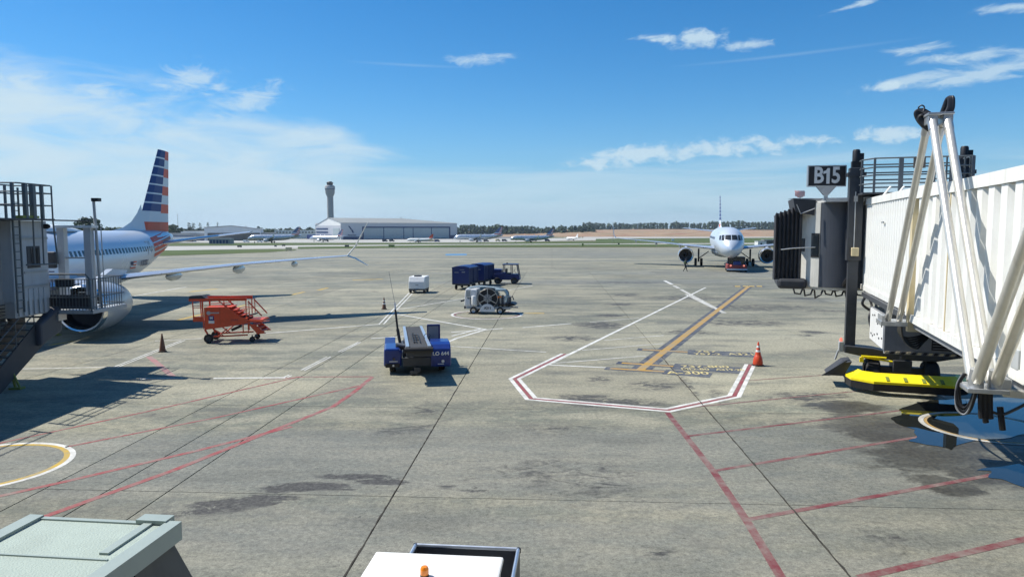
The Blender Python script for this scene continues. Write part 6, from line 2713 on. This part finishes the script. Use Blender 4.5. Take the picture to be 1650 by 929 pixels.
b0, b1 = inv @ (Vector((B0.x, B0.y, 0)) - Vector((A0.x, A0.y, 0))), inv @ (Vector((B1.x, B1.y, 0)) - Vector((A0.x, A0.y, 0)))
bx0, bx1, by = b0.x, b1.x, b0.y
m = MB()
m.bx(bx0, bx1, .0, by, .75, .80)
bed = part('bed_floor', m, 'unit_grey', tk)
m = MB()
m.bx(bx0, bx1, by - .04, by, .80, 1.32)
part('end_board', m, 'dark_steel', bed)
for x in (bx0, bx1 - .04):
    m = MB()
    m.bx(x, x + .04, .0, by - .04, .80, 1.32)
    part('side_board', m, 'dark_steel', bed)
for a, b in (((bx0 + .02, by - .02), (bx1 - .02, by - .02)), ((bx0 + .02, by - .02), (bx0 + .02, 0.05)), ((bx1 - .02, by - .02), (bx1 - .02, .05))):
    m = MB()
    m.tube([(a[0], a[1], 1.345), (b[0], b[1], 1.345)], .026, 8)
    part('top_rail', m, 'alu', bed)
for x in (bx0 + .02, bx1 - .02):
    m = MB()
    m.lathe([(.001, 0), (.036, 0), (.036, .06), (.02, .07), (.001, .07)], 12, Matrix.Translation((x, by - .02, 1.30)))
    part('corner_cap', m, 'black', bed)
m = MB()
m.bx(.05, tw_, -1.5, by - .1, .45, .75)
part('chassis', m, 'dark_steel', tk)
cable('hose', [(tw_ + .05, .1, 1.0), (tw_ + .12, .35, 1.25), (bx1 - .12, .45, 1.15), (bx1 - .15, .3, .85)], .018, 6, 'galv', tk)
m = MB()
m.bx(tw_ - .05, bx1 - .10, .05, .4, .8, 1.0)
part('tool_box', m, 'tug_red', tk)
for x in (.15, tw_ - .05):
    for y in (-.9, by - .5):
        wheel(tk, (x, y, .34), .34, .22)


# ------------------------------------------------------------------ far buildings
def far_thing(name, label, cat, px, y, rz=0.0, group=None):
    """thing whose base stands on the terrain at distance y in the direction of photo column px"""
    x = (px - 825) / F_PX * y * math.cos(TH)
    return thing(name, label, cat, (x, y, gz(y)), rz, group)


# big hangar: local x along the door front, y into the building
hg = far_thing('hangar', 'large grey hangar with six wide sliding doors and a dark emblem below the control tower', 'hangar', 549, 800, R(32))
WH, LH, HE, HR = 147.0, 96.0, 19.2, 25.2
m = MB()
m.bx(0, WH, 0, LH, 0, HE)
hw_ = part('wall', m, 'hangar_wall', hg)
m = MB()
m.add([(0, 0, HE), (0, LH, HE - 3), (0, LH * .45, HR - .1)], [(0, 1, 2)])
m.add([(-.6, -.6, HE), (WH + .6, -.6, HE), (WH - 55, LH * .45, HR), (-.6, LH * .45, HR), (-.6, LH + .6, HE - 3), (WH + .6, LH + .6, HE - 3)], [(0, 1, 2, 3), (3, 2, 5, 4), (1, 5, 2)])
part('roof', m, 'hangar_roof', hg)
m = MB()
m.add([(-.05, 0, HE - 3.2), (-.05, LH, HE - 3.2), (-.05, LH * .45, HR - .2), (-.05, -0.0, HE)], [(0, 1, 2, 3)])
part('gable', m, 'white', hw_)  # sun on the gable end put into a white lighter than the walls
m = MB()
m.bx(-.9, -.2, -.7, LH * .45, HE, HE + .8)
m2 = MB()
m2.bx(26, 137, -.6, 0, 13.4, 14.9)
m2.bx(25.2, 26.6, -.6, 0, 0, 14.9)
m2.bx(136, 137.4, -.6, 0, 0, 14.9)
part('door_frame', m2, 'navy', hg)
dx = [26.6, 51, 76, 88, 112, 136]
for a, b in zip(dx, dx[1:]):
    m = MB()
    m.bx(a + .35, b - .35, -.35, .1, .2, 13.4)
    dd = part('sliding_door', m, 'hangar_door', hg)
    m = MB()
    m.bx(b - .45, b + .45, -.5, .0, 0, 13.4)
    part('door_post', m, 'navy', hg)
    m = MB()
    for k in range(1, int((b - a) / 4)):
        m.bx(a + 4 * k, a + 4 * k + .25, -.45, -.35, .3, 13.3)
    part('door_rib', m, 'hangar_door', dd, kind='stuff')
m = MB()
m.bx(2.5, 25, -.4, 0, 0, 3.4)
m.bx(137.5, WH, -.4, 0, 0, 4.6)
m.bx(26.6, 136, -.38, 0, -.2, 1.0)
part('plinth', m, 'navy', hg)
m = MB()
m.prism([(8.5, 15.6), (10.2, 15.3), (13.0, 11.6), (11.8, 11.2)], -.5, -.05)
m.prism([(12.2, 10.9), (13.8, 11.3), (15.2, 7.6), (13.4, 7.9)], -.5, -.05)
part('emblem', m, 'navy', hg)
text('lettering', 'American', 2.5, 'navy', hg, facing((13, -.15, 5.2), (1, 0, 0), (0, 0, 1)), .08, .05)
for y0, y1 in ((2.5, 16),):
    m = MB()
    m.bx(-.5, 0, 4, 26, 0, 13)
    part('side_door', m, 'hangar_door', hg)
for z in (7.6, 11.6):
    m = MB()
    m.bx(-.4, 0, 46, 92, z, z + 1.6)
    part('window_strip', m, 'navy', hg)
m = MB()
m.bx(-12, 0, 34, 92, 0, 5)
part('annexe', m, 'deep_blue', hg)
m = MB()
m.lathe([(.001, 0), (.6, 0), (.6, 1.5), (.001, 1.7)], 10, Matrix.Translation((84, 26, HR)))
part('roof_vent', m, 'grey_paint', hg)

# control tower
tw = far_thing('control_tower', 'tall grey concrete control tower with dark glazed cab above the hangar', 'control tower', 533, 1120, 0)
b0 = D(533, 292.5, 1120).z - gz(1120)
sc2 = b0 / 100.0
m = MB()
m.lathe([(5.9 * sc2, 0), (5.6 * sc2, 70 * sc2), (5.6 * sc2, 72 * sc2), (6.2 * sc2, 74.5 * sc2), (7.8 * sc2, 77.5 * sc2), (8.4 * sc2, 80 * sc2), (8.6 * sc2, 87 * sc2), (9.0 * sc2, 88 * sc2), (9.0 * sc2, 91 * sc2), (7.2 * sc2, 93.2 * sc2), (.01, 93.4 * sc2)], 20)
part('shaft', m, 'tower_concrete', tw)
m = MB()
m.lathe([(9.05 * sc2, 86.0 * sc2), (9.2 * sc2, 86 * sc2), (9.2 * sc2, 87.2 * sc2), (9.05 * sc2, 87.2 * sc2)], 20)
part('gallery_window', m, 'navy', tw)
m = MB()
m.lathe([(9.05 * sc2, 87.3 * sc2), (9.6 * sc2, 87.4 * sc2), (9.6 * sc2, 88.0 * sc2), (9.05 * sc2, 88.1 * sc2)], 20)
part('gallery', m, 'white', tw)
m = MB()
m.lathe([(4.6 * sc2, 93.2 * sc2), (5.2 * sc2, 94 * sc2), (6.1 * sc2, 97.6 * sc2), (5.4 * sc2, 98.2 * sc2), (4.8 * sc2, 98.4 * sc2), (.01, 98.5 * sc2)], 12)
part('glazed_cab', m, 'glass', tw)
m = MB()
m.lathe([(6.2 * sc2, 97.5 * sc2), (6.3 * sc2, 98.1 * sc2), (4.5 * sc2, 98.9 * sc2), (3.8 * sc2, 100 * sc2), (.01, 100.2 * sc2)], 12)
part('cab_roof', m, 'black', tw)

# low hangar on the left
lh = far_thing('hangar', 'low white hangar with dark door opening and pitched roof left of the far airliner', 'hangar', 329, 720, R(16))
m = MB()
m.prism([(0, 0), (54, 0), (54, 11.0), (26, 14.6), (0, 12.8)], 0, 45)
part('wall', m, 'pale_metal', lh)
m = MB()
m.prism([(-.5, 12.9), (26, 14.7), (54.5, 11.1), (54.5, 11.9), (26, 15.5), (-.5, 13.7)], -.6, 45.5)
part('roof', m, 'grey_paint', lh)
m = MB()
m.bx(3, 53, -.4, .2, 0, 7.8)
part('door_opening', m, 'brown_wall', lh)
m = MB()
m.bx(-24, 0, 14, 40, 0, 9.6)
part('annexe', m, 'white', lh)
m = MB()
m.bx(-13, 0, 11, 14, 0, 7.2)
part('annexe', m, 'tower_concrete', lh)
m = MB()
m.bx(54, 68, 2, 30, 0, 8)
part('annexe', m, 'tower_concrete', lh)
m = MB()
m.bx(-30, 3, 8, 11, 0, 2.6)
part('plinth', m, 'deep_blue', lh)
lb2 = far_thing('building', 'long low white building with a row of small dark windows behind the far airliner', 'building', 442, 900, R(4))
m = MB()
m.bx(0, 58, 0, 14, 0, 10.2)
part('wall', m, 'white', lb2)
for k in range(14):
    m = MB()
    m.bx(2 + 4 * k, 4.4 + 4 * k, -.1, .0, 7.0, 8.6)
    part('window', m, 'brown_wall', lb2)
lb3 = far_thing('building', 'grey low terminal block under the left airliner tail', 'building', 262, 640, R(3))
m = MB()
m.bx(0, 24, 0, 14, 0, 7.8)
part('wall', m, 'tower_concrete', lb3)
m = MB()
m.bx(-4, 27, -1, 0, 0, 5.0)
part('canopy', m, 'deep_blue', lb3)
m = MB()
m.bx(10, 31, -4, -1.2, 2.0, 4.4)
part('awning', m, 'white', lb3)
lb4 = far_thing('building', 'long blue grey ground shed standing below the low white hangar', 'building', 336, 470, R(2))
m = MB()
m.bx(0, 13.5, 0, 8, 0, 3.4)
part('wall', m, 'unit_grey', lb4)
for k in range(6):
    m = MB()
    m.bx(.6 + 2.1 * k, 1.9 + 2.1 * k, -.08, 0, .4, 2.6)
    part('window', m, 'navy', lb4)
m = MB()
m.bx(-.2, 13.7, -.2, 8.2, 3.4, 3.6)
part('roof', m, 'grey_paint', lb4)
for (px, y, w_, h_, mat, lab) in ((1222, 330, 4.0, 2.4, 'white', 'small cream hut in the grass right of the taxiing airliner'), (1232, 345, 7.5, 3.0, 'brown_wall', 'low dark equipment building next to the black canopy'), (1252, 400, 6, 3.4, 'cream', 'tan block building half hidden by the black canopy')):
    t = far_thing('equipment_building', lab, 'building', px, y, R(3))
    m = MB()
    m.bx(0, w_, 0, 4, 0, h_)
    part('wall', m, mat, t)
    m = MB()
    m.bx(-.15, w_ + .15, -.15, 4.15, h_, h_ + .2)
    part('roof', m, 'grey_paint', t)
    m = MB()
    m.bx(w_ * .3, w_ * .5, -.06, 0, 0, h_ * .7)
    part('door', m, 'dark_steel', t)
# radar antenna on a platform beyond the bridge
rd = far_thing('radar_antenna', 'red and white radar antenna on a railed platform above the black canopy', 'radar', 1288, 300)
H0 = D(1288, 325, 300).z - gz(300)
m = MB()
for x in (-2, 2):
    for y in (-2, 2):
        m.tube([(x * 1.3, y * 1.3, 0), (x, y, H0)], .18, 6)
for k in range(3):
    z0, z1 = H0 * k / 3, H0 * (k + 1) / 3
    m.tube([(-2.4, -2.4, z0), (2.2, -2.2, z1)], .10, 5)
    m.tube([(2.4, -2.4, z0), (-2.2, -2.2, z1)], .10, 5)
part('tower_frame', m, 'unit_grey', rd)
m = MB()
m.bx(-4, 4, -3, 3, H0, H0 + .25)
part('platform', m, 'unit_grey', rd)
for z in (.7, 1.3):
    m = MB()
    m.tube([(-4, -3, H0 + z), (4, -3, H0 + z), (4, 3, H0 + z), (-4, 3, H0 + z), (-4, -3, H0 + z)], .06, 5)
    part('rail', m, 'rail_steel', rd)
for x in (-4, -2, 0, 2, 4):
    m = MB()
    m.bx(x - .06, x + .06, -3.06, -2.94, H0, H0 + 1.3)
    part('post', m, 'rail_steel', rd)
m = MB()
nx, nz = 8, 5
vs, fs = [], []
for i in range(nx + 1):
    for k in range(nz + 1):
        x, z = -2.1 + 4.2 * i / nx, -1.4 + 2.8 * k / nz
        if abs(x) > 1.5 and k == 0:
            z += .7
        vs.append((x, .25 * (x * x + z * z) * .5, H0 + 3.2 + z))
for i in range(nx):
    for k in range(nz):
        a = i * (nz + 1) + k
        m.add([vs[a], vs[a + nz + 1], vs[a + nz + 2], vs[a + 1]], [(0, 1, 2, 3)], (i + k) % 2)
part('dish', m, ['flag_red', 'band_white'], rd)
m = MB()
m.tube([(0, .5, H0), (0, .5, H0 + 2.4)], .35, 8)
m.tube([(0, .3, H0 + 1.6), (0, -1.5, H0 + 2.6)], .12, 6)
part('pedestal', m, 'unit_grey', rd)


# slim masts and poles
for (px, top, y, r, lab) in ((287, 345, 800, .25, 'thin lattice mast rising above the left tree line'), (988, 364, 620, .12, 'slim lamp post standing in the far grass')):
    t = far_thing('mast', lab, 'mast', px, y)
    hh = D(px, top, y).z - gz(y)
    m = MB()
    m.tube([(0, 0, 0), (0, 0, hh)], [r * 1.5, r * .6], 6)
    part('pole', m, 'unit_grey', t)
    m = MB()
    m.bx(-.7, .7, -.2, .2, hh - .5, hh - .2)
    part('head', m, 'unit_grey', t)

# airfield signs on the verges
for (px, py, w_, h_, mat, lab) in ((465.5, 404.5, 1.9, 1.1, 'cream', 'yellow airfield sign at the rounded end of the left grass strip'), (631, 398.5, 2.6, 1.0, 'olive', 'brown airfield sign in the grass below the hangar doors'), (559, 398.5, 1.8, .9, 'dark_steel', 'dark airfield sign near the tip of the raised winglet'),
                               (386, 399, 1.8, .8, 'dark_steel', 'dark airfield sign left of the silver far airliner'), (457, 397, 1.5, .8, 'dark_steel', 'larger dark airfield sign under the silver far airliner'), (444, 398, 1.0, .7, 'dark_steel', 'small dark airfield sign under the silver far airliner'),
                               (997, 394, 1.1, .9, 'dark_steel', 'dark airfield sign in the grass below the right airliner wing tip'), (939, 396.8, .8, 1.2, 'olive', 'small upright marker at the edge of the middle grass strip'), (1084, 388.5, 2.6, 2.2, 'white', 'small white and dark cabinet in the grass over the wing')):
    q = G(px, py)
    t = thing('airfield_sign', lab, 'sign', q, 0, 'airfield signs on the grass')
    m = MB()
    m.bx(-w_ / 2, w_ / 2, -.15, .15, .25, h_ + .1)
    part('sign_panel', m, mat, t, bev=.02)
    m = MB()
    for x in (-w_ * .35, w_ * .35):
        m.bx(x - .05, x + .05, -.05, .05, -.1, .25)
    part('leg', m, 'dark_steel', t)


# far service vehicles, too small to show parts
def van(px, py, mat, lab, w_=5.0, h_=2.2):
    q = G(px, py)
    m = MB()
    m.prism([(0, .35), (0, h_ * .95), (.2, h_), (w_ * .68, h_), (w_ * .82, h_ * .55), (w_, h_ * .5), (w_, .35)], -1, 1)
    m.bx(w_ * .12, w_ * .25, -1.02, 1.02, 0, .6, 1)
    m.bx(w_ * .72, w_ * .85, -1.02, 1.02, 0, .6, 1)
    m.bx(w_ * .5, w_ * .7, -1.01, 1.01, h_ * .6, h_ * .9, 1)
    o = part('service_vehicle', m, [mat, 'black'], None, loc=q, label=lab, cat='service vehicle', group='service vehicles on the far apron')
    o.rotation_euler = (0, 0, random.uniform(-.3, .3))


random.seed(5)
for (px, py, mat, lab) in ((616, 389.5, 'dark_steel', 'dark vehicle standing alone before the second hangar door'), (627, 389.3, 'dark_steel', 'dark vehicle left of the small white regional jet'), (700, 389.8, 'navy', 'dark blue vehicle right of the small white regional jet'),
                           (768, 389, 'white', 'white van beside the airliner nose right of the hangar'), (779, 389.4, 'dark_steel', 'dark vehicle beside the white van right of the hangar'), (798, 388.6, 'cream', 'tan truck left of the tall striped tail airliner'),
                           (809, 388.8, 'dark_steel', 'dark tractor close to the tall striped tail airliner'), (857, 388.4, 'black', 'black vehicle below the tall striped tail airliner'), (878, 388.6, 'navy', 'blue vehicle under the tail of the striped tail airliner'),
                           (414, 390.2, 'white', 'white vehicle before the nose of the silver far airliner'), (392, 390.5, 'white', 'white vehicle left of the silver far airliner nose'), (1055, 380.5, 'white', 'white truck on the far runway edge'), (905, 374.5, 'brown_wall', 'brown truck near the red earthworks'), (1247, 386, 'white', 'white van beside the dark canopy in the grass')):
    van(px, py, mat, lab)
for (px, py, w_, mat, lab) in ((672, 389.2, 20, 'cream', 'long row of tan freight pallets behind the small regional jet'),):
    q = G(px, py)
    t = thing('freight_container', lab, 'container', q)
    m = MB()
    m.bx(0, w_, 0, 3, 0, 1.8)
    part('body', m, mat, t, bev=.1)
    m = MB()
    m.bx(0, w_, -.05, 0, .5, .65)
    part('trim', m, 'brown_wall', t)


# ------------------------------------------------------------------ trees
ICO = None


def clump(mb, c, r, mi=0):
    """leaf clump: many small ragged faces spread through a small volume"""
    for _ in range(11):
        d = Vector((random.gauss(0, 1), random.gauss(0, 1), random.gauss(0, .8)))
        d.normalize()
        p = Vector(c) + d * r * random.uniform(.25, 1.0)
        n = (d + Vector((random.uniform(-.7, .7), random.uniform(-.7, .7), random.uniform(-.3, .9)))).normalized()
        a = n.orthogonal().normalized()
        b = n.cross(a)
        s = r * random.uniform(.35, .75)
        k = random.choice((4, 5, 6))
        ph = random.uniform(0, 6)
        mb.sheet([p + (a * math.cos(ph + 6.283 * i / k) + b * math.sin(ph + 6.283 * i / k)) * s * random.uniform(.55, 1.1) for i in range(k)], mi)


def wood(name, px0, px1, y, topfun, depth, density, label=None):
    """far-off wood reading as one mass"""
    mb = MB()
    x0, x1 = (px0 - 825) / F_PX * y, (px1 - 825) / F_PX * y
    n = int((x1 - x0) / density)
    for i in range(n):
        x = x0 + (x1 - x0) * (i + random.random()) / n
        for row in range(4):
            yy = y + depth * (row + random.random()) / 4
            xx = x * yy / y
            px = 825 + F_PX * x / y
            zb_ = gz(yy)
            zt = CAM_H + (368 - topfun(px)) / F_PX * yy + random.uniform(-2.2, 1.2) - (3 - row) * 1.2
            h = zt - zb_
            r = max(1.6, density * random.uniform(.55, .9))
            for k in range(4):
                clump(mb, (xx + random.uniform(-r, r) * .6, yy + random.uniform(-r, r), zb_ + h * (.12 + .28 * k) - (r * .45 if k == 3 else 0)), r * (1.35 - .15 * k))
    return part(name, mb, 'leaf', None, kind='stuff')


random.seed(77)
wob = lambda px: 2.0 * math.sin(px * .045) + 1.4 * math.sin(px * .13 + 1) + .8 * math.sin(px * .31)
wood('woodland', -60, 300, 950, lambda p: 366 + .6 * wob(p), 60, 5.0)
wood('woodland', 405, 520, 1150, lambda p: 367 + .5 * wob(p), 60, 5.0)
wood('woodland', 290, 410, 1150, lambda p: 367 + .5 * wob(p), 60, 6.0)
wood('woodland', 515, 735, 1500, lambda p: 367 + .5 * wob(p), 60, 8.0)
wood('woodland', 730, 960, 1350, lambda p: (361 + (p - 740) * .012 if p < 780 else 363.5) + .6 * wob(p), 90, 5.0)
wood('woodland', 940, 1140, 1900, lambda p: 358.8 - .002 * (p - 950) + .40 * wob(p), 140, 5.5)
wood('woodland', 1140, 1330, 1800, lambda p: (355.5 if p < 1200 else 357.5) + .40 * wob(p), 140, 5.5)
wood('woodland', 1330, 1750, 1900, lambda p: 361 + .6 * wob(p), 120, 8)


def tree(label, px, y, top, wpx, mat='leaf', group='separate trees on the far side'):
    t = far_thing('broadleaf_tree', label, 'tree', px, y, 0, group)
    h = D(px, top, y).z - gz(y)
    w_ = wpx / F_PX * y / 2
    m = MB()
    m.tube([(0, 0, -.3), (.1, 0, h * .3), (-.05, 0, h * .6)], [h * .03, h * .022, h * .012], 8)
    for k in range(6):
        a = k * 1.1
        m.tube([(0, 0, h * (.28 + .05 * k)), (math.cos(a) * w_ * .55, math.sin(a) * w_ * .5, h * (.52 + .06 * k))], [h * .011, h * .004], 6)
    part('trunk', m, 'trunk', t)
    m = MB()
    n = 90
    for k in range(n):
        a = random.uniform(0, 6.283)
        f = random.random()
        z = h * (.30 + .66 * f)
        rr = w_ * (math.sin(math.pi * (.12 + .80 * f)) ** .7) * math.sqrt(random.random()) * random.choice((1, 1, .92, 1.08))
        clump(m, (rr * math.cos(a), rr * math.sin(a), z), w_ * random.uniform(.13, .24))
    part('crown', m, mat, t)
    return t


tree('broad round tree rising behind the left bridge portal', 143, 420, 350, 44)
tree('smaller round tree left of the airliner tail', 181, 520, 366, 22)
tree('dark tree just right of the airliner tail', 278, 700, 362, 26)
tree('pale green tree beside the far airliner', 434, 880, 369, 15, 'leaf_light')
for (px, tp, w_, lab) in ((305, 358, 9, 'leftmost small tree over the low hangar roof'), (312, 358.5, 7, 'second small tree over the low hangar roof'), (323, 357, 6, 'third small tree over the low hangar roof'), (335, 357, 6, 'fourth small tree over the low hangar roof'), (350.5, 357, 5, 'rightmost small tree over the low hangar roof')):
    tree(lab, px, 860, tp, w_)


# ------------------------------------------------------------------ air: thin haze over the whole airfield
hm = bpy.data.materials.new('haze')
hm.use_nodes = True
hm.node_tree.nodes.clear()
_o = hm.node_tree.nodes.new('ShaderNodeOutputMaterial')
_v = hm.node_tree.nodes.new('ShaderNodeVolumePrincipled')
_v.inputs['Color'].default_value = (0.66, 0.84, 1.0, 1)
_v.inputs['Density'].default_value = 0.000085
_v.inputs['Anisotropy'].default_value = 0.2
hm.node_tree.links.new(_v.outputs[0], _o.inputs['Volume'])
M['haze'] = hm
mb = MB()
mb.bx(-6100, 6100, -100, 6100, -9.6, 120)
part('haze', mb, 'haze', kind='stuff')
